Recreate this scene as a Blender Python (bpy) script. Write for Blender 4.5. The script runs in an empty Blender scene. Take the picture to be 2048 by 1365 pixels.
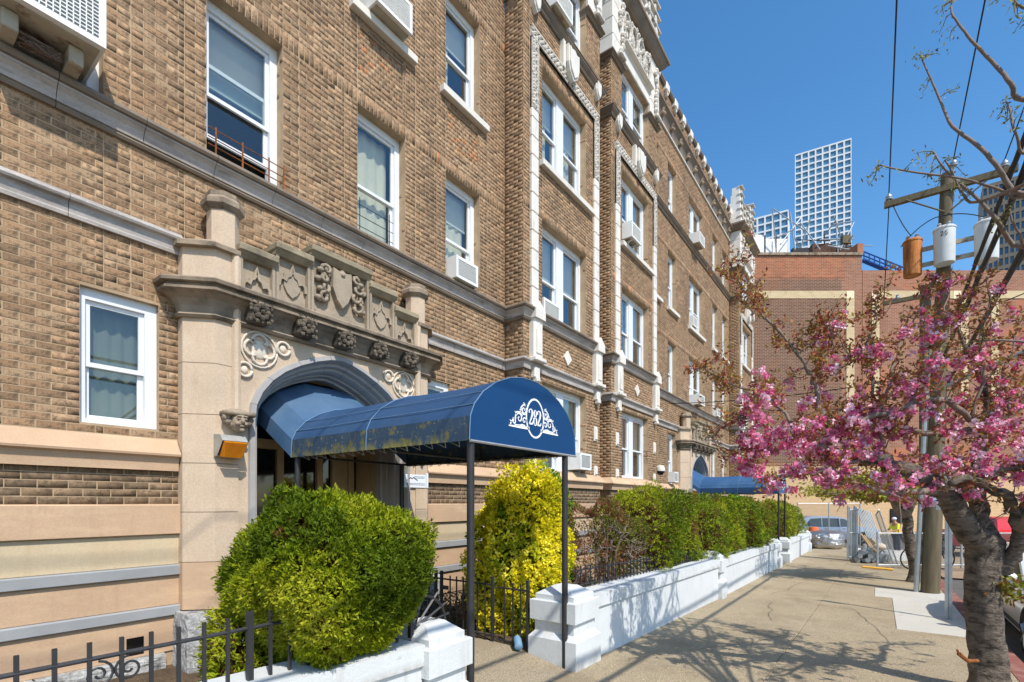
import bpy, bmesh, math, random
import numpy as np
from mathutils import Vector, Matrix
random.seed(7); RNG = np.random.default_rng(7)
sc = bpy.context.scene
COL = sc.collection
PI = math.pi
# ------------------------------------------------------------------ camera
FPX = 1000.0; TH = math.atan(736 / FPX); CT, ST = math.cos(TH), math.sin(TH)
CAMZ = 1.9
cam_d = bpy.data.cameras.new('camera'); cam = bpy.data.objects.new('camera', cam_d); COL.objects.link(cam)
cam.location = (0, 0, CAMZ); cam.rotation_euler = (PI / 2, 0, TH - PI / 2)
cam_d.sensor_width = 36; cam_d.lens = 36 * FPX / 2048; cam_d.shift_y = (1006 - 682.5) / 2048
cam_d.clip_start = .05; cam_d.clip_end = 3000
sc.camera = cam
# ------------------------------------------------------------------ sky and sun
SUN = Vector((.40, .92, -math.tan(math.radians(50)))).normalized()   # direction the light travels
w = bpy.data.worlds.new('World'); sc.world = w; w.use_nodes = True
nt = w.node_tree; nt.nodes.clear()
out = nt.nodes.new('ShaderNodeOutputWorld'); bg = nt.nodes.new('ShaderNodeBackground')
sky = nt.nodes.new('ShaderNodeTexSky'); sky.sky_type = 'NISHITA'; sky.sun_disc = False
sky.sun_elevation = math.radians(50); sky.sun_rotation = math.radians(203.5)
sky.air_density = 1.0; sky.dust_density = .7; sky.ozone_density = 2.2
bg.inputs['Strength'].default_value = .15
hs = nt.nodes.new('ShaderNodeHueSaturation'); hs.inputs['Saturation'].default_value = 1.28; hs.inputs['Hue'].default_value = .496; hs.inputs['Value'].default_value = 1.3
nt.links.new(sky.outputs[0], hs.inputs['Color']); nt.links.new(hs.outputs[0], bg.inputs[0]); nt.links.new(bg.outputs[0], out.inputs[0])
sd = bpy.data.lights.new('sun', 'SUN'); so = bpy.data.objects.new('sun', sd); COL.objects.link(so)
sd.energy = 4.2; sd.angle = math.radians(.5); sd.color = (1, .94, .86)
so.rotation_euler = SUN.to_track_quat('-Z', 'Y').to_euler(); so.location = (0, -20, 30)
vs = sc.view_settings; vs.view_transform = 'Standard'; vs.look = 'None'; vs.gamma = 1; vs.exposure = .22; vs.use_curve_mapping = False
try: sc.cycles.max_bounces = 6; sc.cycles.transparent_max_bounces = 12
except Exception: pass

# ------------------------------------------------------------------ helpers
def lin(r, g, b):
    f = lambda c: c / 12.92 if c <= .04045 else ((c + .055) / 1.055) ** 2.4
    return (f(r / 255), f(g / 255), f(b / 255))
def at(u, v, w):                       # a point seen at photo pixel (u,v) at forward distance w
    r = (u - 1024) / FPX * w
    return Vector((r * ST + w * CT, -r * CT + w * ST, CAMZ - (v - 1006) * w / FPX))
_gx = [-30, 0, 4.6, 10.9, 18.25, 26.9, 60, 400]; _gz = [.6, .26, .13, -.055, -.187, -.34, -.75, -2.0]
def gz(x): return float(np.interp(x, _gx, _gz))

class MB:
    def __init__(s): s.v = []; s.f = []
    def add(s, vs, fs):
        o = len(s.v); s.v += [tuple(p) for p in vs]; s.f += [tuple(i + o for i in q) for q in fs]; return s
    def box(s, x0, x1, y0, y1, z0, z1):
        return s.add([(x0,y0,z0),(x1,y0,z0),(x1,y1,z0),(x0,y1,z0),(x0,y0,z1),(x1,y0,z1),(x1,y1,z1),(x0,y1,z1)],
                     [(3,2,1,0),(4,5,6,7),(0,1,5,4),(1,2,6,5),(2,3,7,6),(3,0,4,7)])
    def cbox(s, x0, x1, y0, y1, z0, z1, b=.01):      # box with every edge chamfered
        vs = []
        for X, sx in ((x0, 1), (x1, -1)):
            for Y, sy in ((y0, 1), (y1, -1)):
                for Z, sz in ((z0, 1), (z1, -1)):
                    vs += [(X, Y + sy*b, Z + sz*b), (X + sx*b, Y, Z + sz*b), (X + sx*b, Y + sy*b, Z)]
        bm = bmesh.new(); [bm.verts.new(p) for p in vs]
        r = bmesh.ops.convex_hull(bm, input=bm.verts[:]); bm.verts.ensure_lookup_table()
        for i, q in enumerate(bm.verts): q.index = i
        s.add([q.co[:] for q in bm.verts], [[q.index for q in f.verts] for f in bm.faces]); bm.free(); return s
    def prism(s, poly, z0, z1, top=None):            # plan polygon (counter-clockwise) extruded upwards
        n = len(poly); t = top or poly
        return s.add([(x, y, z0) for x, y in poly] + [(x, y, z1) for x, y in t],
                     [tuple(range(n))[::-1], tuple(range(n, 2*n))] + [(i, (i+1) % n, n + (i+1) % n, n + i) for i in range(n)])
    def fprism(s, poly, y0, y1):                     # facade polygon (x,z) extruded in depth, y0 is the front
        n = len(poly)
        return s.add([(x, y0, z) for x, z in poly] + [(x, y1, z) for x, z in poly],
                     [tuple(range(n)), tuple(range(n, 2*n))[::-1]] + [(i, n + i, n + (i+1) % n, (i+1) % n) for i in range(n)])
    def tube(s, pts, rad, n=6, cap=True):
        pts = [Vector(p) for p in pts]; m = len(pts)
        rad = rad if hasattr(rad, '__len__') else [rad] * m
        prev = None; vs = []
        for i, p in enumerate(pts):
            d = (pts[min(i+1, m-1)] - pts[max(i-1, 0)])
            d = d.normalized() if d.length > 1e-9 else Vector((0, 0, 1))
            if prev is None:
                a = Vector((0, 0, 1)) if abs(d.z) < .9 else Vector((1, 0, 0)); u = d.cross(a).normalized()
            else:
                u = prev - d * prev.dot(d); u = u.normalized() if u.length > 1e-6 else d.orthogonal().normalized()
            prev = u; q = d.cross(u)
            for k in range(n):
                an = 2 * PI * k / n; vs.append(p + (u * math.cos(an) + q * math.sin(an)) * rad[i])
        fs = [(i*n + k, i*n + (k+1) % n, (i+1)*n + (k+1) % n, (i+1)*n + k) for i in range(m-1) for k in range(n)]
        if cap: fs += [tuple(range(n))[::-1], tuple(range((m-1)*n, m*n))]
        return s.add(vs, fs)
    def lathe(s, c, prof, n=16, axis='z'):           # prof: (radius, height)
        vs = []
        for r, h in prof:
            for k in range(n):
                a = 2*PI*k/n; x, y = r*math.cos(a), r*math.sin(a)
                vs.append((c[0]+x, c[1]+y, c[2]+h) if axis == 'z' else (c[0]+x, c[1]+h, c[2]+y) if axis == 'y' else (c[0]+h, c[1]+x, c[2]+y))
        m = len(prof)
        fs = [(i*n + k, i*n + (k+1) % n, (i+1)*n + (k+1) % n, (i+1)*n + k) for i in range(m-1) for k in range(n)]
        return s.add(vs, fs + [tuple(range(n))[::-1], tuple(range((m-1)*n, m*n))])
    def ball(s, c, r, nu=8, nv=5):
        r = r if hasattr(r, '__len__') else (r, r, r); vs = [(c[0], c[1], c[2]-r[2])]
        for j in range(1, nv):
            t = PI * j / nv - PI/2
            for i in range(nu):
                a = 2*PI*i/nu; vs.append((c[0]+r[0]*math.cos(t)*math.cos(a), c[1]+r[1]*math.cos(t)*math.sin(a), c[2]+r[2]*math.sin(t)))
        vs.append((c[0], c[1], c[2]+r[2])); N = len(vs)-1
        fs = [(0, 1+(i+1) % nu, 1+i) for i in range(nu)]
        for j in range(nv-2):
            b = 1 + j*nu; fs += [(b+i, b+(i+1) % nu, b+nu+(i+1) % nu, b+nu+i) for i in range(nu)]
        b = 1 + (nv-2)*nu; fs += [(b+i, b+(i+1) % nu, N) for i in range(nu)]
        return s.add(vs, fs)
    def sweep(s, path, prof):                        # moulding: prof (out, z) swept along a plan path, outside on the right
        P = [Vector((p[0], p[1])) for p in path]; m = len(P); n = len(prof); vs = []
        for i in range(m):
            d0 = (P[i] - P[i-1]).normalized() if i else None
            d1 = (P[i+1] - P[i]).normalized() if i < m-1 else None
            d0 = d0 or d1; d1 = d1 or d0
            n0 = Vector((d0.y, -d0.x)); n1 = Vector((d1.y, -d1.x)); b = (n0 + n1)
            b = b / max(b.dot(n0), .2)
            vs += [(P[i].x + b.x*o, P[i].y + b.y*o, z) for o, z in prof]
        fs = [(i*n + k, (i+1)*n + k, (i+1)*n + (k+1) % n, i*n + (k+1) % n) for i in range(m-1) for k in range(n)]
        return s.add(vs, fs + [tuple(range(n)), tuple(range((m-1)*n, m*n))[::-1]])
    def ribbon(s, pts, wid, y0, y1):                 # flat stroke in the facade plane (x,z), variable width
        m = len(pts); wid = wid if hasattr(wid, '__len__') else [wid]*m; L = []; R = []
        for i in range(m):
            a, b = pts[max(i-1, 0)], pts[min(i+1, m-1)]; dx, dz = b[0]-a[0], b[1]-a[1]; l = math.hypot(dx, dz) or 1
            nx, nz = -dz/l*wid[i]/2, dx/l*wid[i]/2
            L.append((pts[i][0]+nx, pts[i][1]+nz)); R.append((pts[i][0]-nx, pts[i][1]-nz))
        for i in range(m-1):
            q = [L[i], R[i], R[i+1], L[i+1]]
            s.fprism(q, y0, y1)
        return s
    def xf(s, M): s.v = [tuple(M @ Vector(p)) for p in s.v]; return s
    def mesh(s, name, m, smooth=False):
        me = bpy.data.meshes.new(name); me.from_pydata(s.v, [], s.f); me.validate(); me.materials.append(m)
        bm = bmesh.new(); bm.from_mesh(me); bmesh.ops.recalc_face_normals(bm, faces=bm.faces[:]); bm.to_mesh(me); bm.free()
        if smooth:
            me.polygons.foreach_set('use_smooth', [True]*len(me.polygons))
            if smooth == 'auto':
                try: me.set_sharp_from_angle(angle=math.radians(38))
                except Exception: pass
        return me
    def ob(s, name, m, parent=None, smooth=False, loc=None):
        o = bpy.data.objects.new(name, s.mesh(name, m, smooth)); COL.objects.link(o)
        if parent: o.parent = parent
        if loc is not None:
            L = Vector(loc); o.data.transform(Matrix.Translation(-L)); o.location = L
            if parent:
                o.location = L - parent.matrix_world.translation if False else L - wloc(parent)
        elif parent: o.location = -wloc(parent)
        return o
def wloc(o):
    p = Vector(o.location)
    while o.parent: o = o.parent; p += Vector(o.location)
    return p
def empty(name, loc, label, cat, group=None):
    o = bpy.data.objects.new(name, None); COL.objects.link(o); o.location = loc; o.empty_display_size = .1
    return tag(o, label, cat, group)
def tag(o, label=None, cat=None, group=None, kind=None):
    if label: o['label'] = label
    if cat: o['category'] = cat
    if group: o['group'] = group
    if kind: o['kind'] = kind
    return o
def place(o, parent=None):
    COL.objects.link(o)
    if parent: o.parent = parent
    return o
def fastmesh(name, V, F, m, cols=None, smooth=False):      # V (N,3), F (M,4) numpy quads
    me = bpy.data.meshes.new(name); nF = len(F); k = F.shape[1]
    me.vertices.add(len(V)); me.vertices.foreach_set('co', np.ascontiguousarray(V, dtype=np.float32).ravel())
    me.loops.add(nF*k); me.loops.foreach_set('vertex_index', np.ascontiguousarray(F, dtype=np.int32).ravel())
    me.polygons.add(nF); me.polygons.foreach_set('loop_start', np.arange(nF, dtype=np.int32)*k)
    try: me.polygons.foreach_set('loop_total', np.full(nF, k, dtype=np.int32))
    except Exception: pass
    if cols is not None:
        a = me.attributes.new('Col', 'FLOAT_COLOR', 'FACE'); a.data.foreach_set('color', np.ascontiguousarray(np.c_[cols, np.ones(nF)], dtype=np.float32).ravel())
    me.update(calc_edges=True); me.validate(); me.materials.append(m)
    if smooth: me.polygons.foreach_set('use_smooth', np.ones(nF, dtype=bool))
    return me

# ------------------------------------------------------------------ materials
def mat(name, col, rough=.8, var=.18, scale=6, bump=.15, bscale=70, attr=None, spec=.3, metal=0, stain=None, strans=None, emit=None, rand=None, coat=0, stretch=None, bdist=.01, transl=0, fine=0):
    m = bpy.data.materials.new(name); m.use_nodes = True; t = m.node_tree; N = t.nodes; L = t.links
    b = N['Principled BSDF']; b.inputs['Roughness'].default_value = rough; b.inputs['Metallic'].default_value = metal
    b.inputs['Specular IOR Level'].default_value = spec
    if coat: b.inputs['Coat Weight'].default_value = coat; b.inputs['Coat Roughness'].default_value = .08
    tc = N.new('ShaderNodeTexCoord'); vec = tc.outputs['Object']
    if stretch:
        mp = N.new('ShaderNodeMapping'); mp.inputs['Scale'].default_value = stretch; L.new(vec, mp.inputs[0]); vec = mp.outputs[0]
    def noise(sc_, det=6, rg=.6, v=None):
        n = N.new('ShaderNodeTexNoise'); n.inputs['Scale'].default_value = sc_; n.inputs['Detail'].default_value = det; n.inputs['Roughness'].default_value = rg
        L.new(v or vec, n.inputs['Vector']); return n.outputs['Fac']
    if attr:
        a = N.new('ShaderNodeAttribute'); a.attribute_name = attr; c = a.outputs['Color']
    elif rand:
        oi = N.new('ShaderNodeObjectInfo'); cr = N.new('ShaderNodeValToRGB'); cr.color_ramp.interpolation = 'CONSTANT'
        e = cr.color_ramp.elements
        while len(e) < len(rand): e.new(.5)
        for i, q in enumerate(rand): e[i].position = i/len(rand); e[i].color = (*q, 1)
        L.new(oi.outputs['Random'], cr.inputs[0]); c = cr.outputs[0]
    else:
        r = N.new('ShaderNodeRGB'); r.outputs[0].default_value = (*col, 1); c = r.outputs[0]
    def mix(mode, c1, c2, fac):
        x = N.new('ShaderNodeMix'); x.data_type = 'RGBA'; x.blend_type = mode
        (L.new(fac, x.inputs[0]) if hasattr(fac, 'links') else setattr(x.inputs[0], 'default_value', fac))
        for s_, q in ((6, c1), (7, c2)):
            if hasattr(q, 'links'): L.new(q, x.inputs[s_])
            else: x.inputs[s_].default_value = (*q, 1)
        return x.outputs[2]
    def ramp(fac, p0, v0, p1, v1):
        x = N.new('ShaderNodeMapRange'); L.new(fac, x.inputs[0]); x.inputs[1].default_value = p0; x.inputs[2].default_value = p1
        x.inputs[3].default_value = v0; x.inputs[4].default_value = v1; return x.outputs[0]
    if var:
        g = ramp(noise(scale), .3, 1-var, .7, 1+var)
        cb = N.new('ShaderNodeCombineColor'); [L.new(g, cb.inputs[i]) for i in range(3)]
        c = mix('MULTIPLY', c, cb.outputs[0], 1.0)
    if fine:
        g = ramp(noise(bscale*1.3, 3), .35, 1-fine, .65, 1+fine)
        cb = N.new('ShaderNodeCombineColor'); [L.new(g, cb.inputs[i]) for i in range(3)]
        c = mix('MULTIPLY', c, cb.outputs[0], 1.0)
    for st in (stain or []):              # (colour, noise scale, low, high, strength[, stretch])
        v2 = None
        if len(st) > 5:
            mp = N.new('ShaderNodeMapping'); mp.inputs['Scale'].default_value = st[5]; L.new(tc.outputs['Object'], mp.inputs[0]); v2 = mp.outputs[0]
        fc = ramp(noise(st[1], 8, .65, v2), st[2], 0, st[3], st[4])
        if len(st) > 6:                   # wear that gathers along the lower edge
            sx = N.new('ShaderNodeSeparateXYZ'); L.new(tc.outputs['Generated'], sx.inputs[0]); g2 = ramp(sx.outputs[2], 0, 1, st[6], 0)
            mm = N.new('ShaderNodeMath'); mm.operation = 'MULTIPLY'; L.new(fc, mm.inputs[0]); L.new(g2, mm.inputs[1]); fc = mm.outputs[0]
        c = mix('MIX', c, st[0], fc)
    L.new(c, b.inputs['Base Color'])
    if bump:
        bp = N.new('ShaderNodeBump'); bp.inputs['Strength'].default_value = bump; bp.inputs['Distance'].default_value = bdist
        L.new(noise(bscale, 8), bp.inputs['Height']); L.new(bp.outputs[0], b.inputs['Normal'])
    if emit: b.inputs['Emission Color'].default_value = (*emit[0], 1); b.inputs['Emission Strength'].default_value = emit[1]
    if transl:
        tl = N.new('ShaderNodeBsdfTranslucent'); ms = N.new('ShaderNodeMixShader'); ms.inputs[0].default_value = transl
        L.new(c, tl.inputs[0]); L.new(b.outputs[0], ms.inputs[1]); L.new(tl.outputs[0], ms.inputs[2]); L.new(ms.outputs[0], N['Material Output'].inputs[0])
    return m
def glass_mat(name, tint=(.93, .96, .95), refl=.10, rough=.02):
    m = bpy.data.materials.new(name); m.use_nodes = True; t = m.node_tree; N = t.nodes; L = t.links
    N.remove(N['Principled BSDF']); tr = N.new('ShaderNodeBsdfTransparent'); tr.inputs[0].default_value = (*tint, 1)
    gl = N.new('ShaderNodeBsdfGlossy'); gl.inputs['Roughness'].default_value = rough
    lw = N.new('ShaderNodeLayerWeight'); lw.inputs[0].default_value = .5; fr = N.new('ShaderNodeMath'); fr.operation = 'POWER'; L.new(lw.outputs['Facing'], fr.inputs[0]); fr.inputs[1].default_value = 3.2
    mr = N.new('ShaderNodeMapRange'); mr.inputs[1].default_value = 0; mr.inputs[2].default_value = 1; mr.inputs[3].default_value = refl; mr.inputs[4].default_value = 1
    ms = N.new('ShaderNodeMixShader'); L.new(fr.outputs[0], mr.inputs[0]); L.new(mr.outputs[0], ms.inputs[0]); L.new(tr.outputs[0], ms.inputs[1]); L.new(gl.outputs[0], ms.inputs[2])
    tc = N.new('ShaderNodeTexCoord'); nz = N.new('ShaderNodeTexNoise'); nz.inputs['Scale'].default_value = 1.7; bp = N.new('ShaderNodeBump'); bp.inputs['Strength'].default_value = .05
    L.new(tc.outputs['Object'], nz.inputs[0]); L.new(nz.outputs[0], bp.inputs['Height']); L.new(bp.outputs[0], gl.inputs['Normal'])
    L.new(ms.outputs[0], N['Material Output'].inputs[0]); return m

BRICKS = [lin(176,142,110), lin(164,128,98), lin(150,116,88), lin(185,152,120), lin(170,134,104), lin(140,110,86), lin(158,130,104), lin(181,144,110), lin(124,98,78), lin(190,160,128)]
_bm = np.mean(BRICKS, axis=0); BRICKS = [tuple(_bm*np.array((.93, .945, .90)) + (np.array(b) - _bm)*.55) for b in BRICKS]
soot = [(lin(76,64,50), 21, .46, .62, .72), (lin(70,58,46), .8, .50, .74, .5), (lin(78,66,52), 1.6, .54, .74, .45, (2,2,.4)), (lin(205,178,146), 3.1, .62, .85, .25)]
M = {}
M['brick'] = mat('brown_brick', (0,0,0), .9, .16, 14, .3, 110, attr='Col', stain=soot, bdist=.006, fine=.2)
M['brick1'] = mat('single_brown_brick', (0,0,0), .9, .16, 14, .3, 110, rand=BRICKS, stain=soot, bdist=.006, fine=.2)
M['mortar'] = mat('lime_mortar', lin(176,152,122), .95, .2, 5, .4, 150, stain=[(lin(120,98,76), 2, .5, .8, .5)])
M['peach'] = mat('peach_stone', lin(190,160,130), .85, .07, 1.6, .15, 60, fine=.06, stain=[(lin(150,116,86), 1.5, .55, .8, .4, (3,3,.35)), (lin(226,200,160), 1.2, .5, .8, .6, (1,1,4)), (lin(168,132,100), 4, .66, .85, .5)])
M['cream'] = mat('cream_stone', lin(198,180,148), .85, .07, 1.6, .15, 60, fine=.06, stain=[(lin(160,130,96), 1.5, .52, .78, .4, (3,3,.35)), (lin(206,178,140), 1.5, .5, .8, .6, (1,1,4))])
M['bluestone'] = mat('grey_bluestone', lin(150,152,152), .85, .1, 3, .15, 60)
M['limestone'] = mat('weathered_limestone', lin(196,175,150), .85, .10, 2.2, .2, 45, fine=.08, stain=[(lin(150,112,78), 1.3, .58, .8, .45, (2,2,.6)), (lin(96,86,74), 2.6, .60, .82, .5), (lin(214,202,186), 1.8, .55, .8, .4)])
M['darkstone'] = mat('sooty_limestone', lin(152,136,116), .9, .22, 4, .35, 45, stain=[(lin(66,60,52), 3, .46, .68, .8), (lin(170,156,134), 5, .62, .8, .5)])
M['cornice'] = mat('grey_terracotta', lin(176,168,160), .55, .14, 3, .2, 40, spec=.4, fine=.08, stain=[(lin(78,68,58), 2.2, .48, .75, .7, (1,1,5)), (lin(190,180,166), 2, .6, .8, .4)])
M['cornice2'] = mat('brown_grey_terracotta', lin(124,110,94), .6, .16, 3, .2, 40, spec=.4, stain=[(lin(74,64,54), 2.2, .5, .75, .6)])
M['terra'] = mat('white_glazed_terracotta', lin(222,216,204), .45, .06, 4, .12, 30, spec=.45, stain=[(lin(128,112,92), 3.2, .56, .8, .6, (1,1,.5)), (lin(176,150,116), 7, .66, .8, .5)])
M['ornament'] = mat('carved_white_terracotta', lin(206,200,188), .6, .2, 16, .6, 60, stain=[(lin(84,74,62), 14, .5, .66, .8)])
M['granite'] = mat('rough_granite', lin(172,172,168), .85, .2, 7, .7, 40, fine=.25, bdist=.02, stain=[(lin(78,78,78), 9, .5, .7, .8), (lin(222,222,216), 12, .6, .75, .6)])
M['white'] = mat('white_vinyl', lin(220,223,224), .4, .03, 5, .02, 30, spec=.4, stain=[(lin(180,178,170), 3, .62, .9, .3)])
M['sill'] = mat('white_stone_sill', lin(214,208,196), .7, .06, 5, .1, 30, stain=[(lin(140,126,106), 3, .58, .85, .5)])
M['glass'] = glass_mat('window_glass', refl=.07)
M['interior'] = mat('dark_room', lin(84,84,80), .9, .3, .8, 0)
M['blind'] = mat('pale_slat_blind', lin(216,218,214), .6, .03, 4, 0)
M['shade'] = mat('grey_green_pane_fill', lin(112,116,106), .9, .06, 2, .05, 20)  # for a sheet added behind bare panes, coloured to give their flat tone
M['curtain'] = mat('cream_curtain', lin(206,200,180), .9, .08, 5, .1, 40)
M['ac'] = mat('ac_white_enamel', lin(226,226,220), .45, .05, 5, .02, spec=.4, stain=[(lin(150,130,104), 4, .62, .85, .5)])
M['acgrille'] = mat('ac_grille_grey', lin(150,156,158), .5, .1, 30, 0, metal=.3)
M['rust'] = mat('rusted_steel', lin(140,84,44), .8, .3, 9, .3, 60, stain=[(lin(70,40,24), 5, .5, .7, .7), (lin(190,170,140), 3, .6, .8, .6)])
M['black'] = mat('black_painted_iron', lin(44,44,46), .5, .2, 12, .15, 80, spec=.5, stain=[(lin(120,118,116), 16, .66, .74, .6)])
M['blue'] = mat('blue_canvas', lin(44,74,108), .85, .1, 2, .12, 240, spec=.25, stain=[(lin(80,102,126), 1.2, .5, .8, .45), (lin(40,58,84), 3, .55, .75, .5, (1,.4,1)), (lin(150,160,170), 60, .70, .78, .5)])
M['bluefade'] = mat('faded_blue_canvas', lin(60, 92, 124), .8, .08, 2, .12, 240, spec=.25, stain=[(lin(104,126,146), .7, .40, .75, .8)])
M['bluefront'] = mat('royal_blue_canvas', lin(14,64,110), .7, .05, 2, .1, 240, spec=.25)
M['blueedge'] = mat('mossy_blue_canvas', lin(50,70,90), .85, .12, 3, .15, 200, stain=[(lin(146,136,58), 7, .44, .60, .9, (1.0,1.4,.8), .42), (lin(120,116,66), 16, .56, .70, .5, (1,1,.3)), (lin(150,144,90), 30, .60, .68, .8), (lin(120,112,40), 9, .56, .66, .7)])
M['blueunder'] = mat('dark_blue_lining', lin(20,26,48), .9, .1, 3, .05)
M['print'] = mat('white_print', lin(235,238,240), .6, .02, 5, 0)
M['steelgrey'] = mat('weathered_wire', lin(170,172,172), .5, .1, 10, .05, metal=.5)
M['paint'] = mat('white_masonry_paint', lin(206,210,210), .8, .05, 2, .35, 55, bdist=.012, stain=[(lin(176,172,160), 2.5, .56, .8, .5), (lin(140,134,122), 11, .64, .74, .5), (lin(116,106,90), 5, .36, .62, .85, (1,1,.6), .28), (lin(170,166,156), 2, .54, .72, .5, (4,4,.4))])
M['amber'] = mat('amber_lens', lin(226,140,16), .25, .15, 14, .1, spec=.5, transl=.3)
M['lampmetal'] = mat('lamp_grey_metal', lin(176,174,164), .5, .15, 8, .1, metal=.4)
M['wood'] = mat('tan_door_wood', lin(168,146,112), .6, .12, 4, .1, stretch=(6,6,1))
M['darkglass'] = mat('dark_door_glass', lin(24,22,22), .05, .1, 3, 0, spec=.8)
M['concrete'] = mat('old_sidewalk_concrete', lin(160,145,118), .92, .1, .7, .5, 60, fine=.45, stain=[(lin(122,106,84), 1.1, .50, .72, .6), (lin(92,82,68), 16, .64, .70, .6), (lin(110,98,82), 4.5, .58, .74, .5), (lin(184,172,150), .6, .55, .75, .4)])
M['concrete2'] = mat('paved_walk_concrete', lin(156,143,120), .92, .1, .9, .45, 60, fine=.4, stain=[(lin(116,102,84), 1.6, .5, .76, .55)])
M['newconc'] = mat('new_pale_concrete', lin(192,188,176), .9, .05, 1.2, .2, 90, fine=.08)
M['asphalt'] = mat('worn_asphalt', lin(96,92,86), .92, .18, 1.4, .35, 80, fine=.25)
M['curb'] = mat('faded_red_curb', lin(140,88,76), .9, .25, 3, .3, 60, stain=[(lin(150,136,120), 3, .5, .66, .8)])
M['soil'] = mat('garden_soil', lin(92,76,58), .95, .35, 7, .8, 40, fine=.3, bdist=.03)
M['bark'] = mat('cherry_bark', lin(118,106,94), .9, .3, 7, .9, 22, stretch=(1,1,2.2), bdist=.05, stain=[(lin(50,42,36), 8, .46, .62, .85), (lin(168,160,140), 6, .56, .74, .7), (lin(122,128,84), 2.2, .58, .8, .45)])
M['bark2'] = mat('grey_twig_bark', lin(128,112,100), .85, .2, 12, .4, 40)
M['polewood'] = mat('weathered_pole_wood', lin(104,93,73), .9, .24, 4, .6, 24, stretch=(5,5,.5), stain=[(lin(112,120,88), 1.5, .5, .75, .5), (lin(80,66,50), 5, .6, .75, .5, (5,5,.5))])
M['galv'] = mat('galvanised_steel', lin(168,174,176), .45, .15, 6, .05, metal=.6)
M['cable'] = mat('black_cable', lin(34,34,36), .6, .1, 10, 0)
M['redbrick'] = None
LEAFMAT = lambda n, t=.35: mat(n, (0,0,0), .6, .12, 5, 0, attr='Col', spec=.25, transl=t)
M['leaf'] = LEAFMAT('leafage'); M['petal'] = LEAFMAT('petals', .3)
# ------------------------------------------------------------------ the brick building
W0 = 5.8; BF = 5.366; CH = .068
bld = empty('apartment_building', (4, 7, .25), 'tan brick apartment block with carved stone entrance 282, nearest the camera', 'building')
bld2 = empty('apartment_building', (20, 7, -.1), 'matching tan brick block farther along, with white crowned bays and second entrance', 'building')
BL = np.array(BRICKS); BW = np.array([.13,.14,.12,.1,.13,.08,.12,.1,.04,.04]); BW = BW / BW.sum()
brick_bins = {'a': [], 'b': []}; singles = []
def lay(bin_, O, u, n, L, z0, z1, holes=(), breaks=(), bands=(), pick=False, warm=0, course=CH, blen=.203):
    """running bond bricks on a vertical plane. holes: (s0,s1,z0,z1). bands: (z0,z1) soldier courses."""
    runs = []; z = z0
    for b in sorted(bands) + [(z1, z1)]:
        if b[0] - z > .01:
            k = max(1, round((b[0]-z)/course)); h = (b[0]-z)/k
            runs += [(z + i*h, h, False) for i in range(k)]
        if b[1] > b[0]: runs.append((b[0], b[1]-b[0], True))
        z = b[1]
    segs = [0] + sorted(x for x in breaks if 0 < x < L) + [L]
    for ci, (zb, h, sol) in enumerate(runs):
        for a, b in zip(segs[:-1], segs[1:]):
            step = .0677 if sol else blen
            x = a - (0 if sol else (blen/2 if ci % 2 else 0))
            while x < b - .012:
                s0, s1 = max(x, a), min(x + step, b); x += step
                parts = [(s0, s1)]
                for hs0, hs1, hz0, hz1 in holes:
                    if zb + h*.5 > hz0 and zb + h*.5 < hz1:
                        np_ = []
                        for p0, p1 in parts:
                            if p1 <= hs0 or p0 >= hs1: np_.append((p0, p1)); continue
                            if p0 < hs0: np_.append((p0, hs0))
                            if p1 > hs1: np_.append((hs1, p1))
                        parts = np_
                for p0, p1 in parts:
                    if p1 - p0 < .025: continue
                    r = (O, u, n, p0 + .003, p1 - .003, zb + .0025, zb + h - .0032, warm + (.035 if sol else 0))
                    if pick and not sol and p1 - p0 > step - .002: singles.append((bin_, r))
                    else: brick_bins[bin_].append(r)
def build_bricks(rows):
    k = len(rows); a = np.array([(O[0], O[1], u[0], u[1], n[0], n[1], s0, s1, z0, z1, wm) for O, u, n, s0, s1, z0, z1, wm in rows])
    ox, oy, ux, uy, nx, ny, s0, s1, z0, z1, wm = a.T
    out = -.001 + np.clip(RNG.normal(0, .0006, k), -.0012, .0012); back = np.full(k, -.007); c = .0015
    V = np.zeros((k, 8, 3)); j = RNG.normal(0, .0009, (k, 8))
    for i, (ss, zz, oo) in enumerate([(s0, z0, back), (s1, z0, back), (s1, z1, back), (s0, z1, back), (s0 + c, z0 + c, out), (s1 - c, z0 + c, out), (s1 - c, z1 - c, out), (s0 + c, z1 - c, out)]):
        sj = ss + j[:, i]
        V[:, i, 0] = ox + ux*sj + nx*oo; V[:, i, 1] = oy + uy*sj + ny*oo; V[:, i, 2] = zz + j[:, (i+3) % 8]
    Fq = np.array([[4,5,6,7],[0,1,5,4],[1,2,6,5],[2,3,7,6],[3,0,4,7]])
    F = (np.arange(k)[:, None, None]*8 + Fq[None]).reshape(-1, 4)
    C = BL[RNG.choice(len(BL), k, p=BW)] * RNG.normal(1, .07, (k, 1))
    low = z1 < 2.3; C[low] = C[low]*.45 + np.array(lin(104, 92, 74))*.5
    red = RNG.random(k) < wm
    C[red] = np.array(lin(192, 128, 84)) * RNG.normal(1, .08, (red.sum(), 1))
    return V.reshape(-1, 3), F, np.repeat(C, 5, axis=0)
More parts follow.
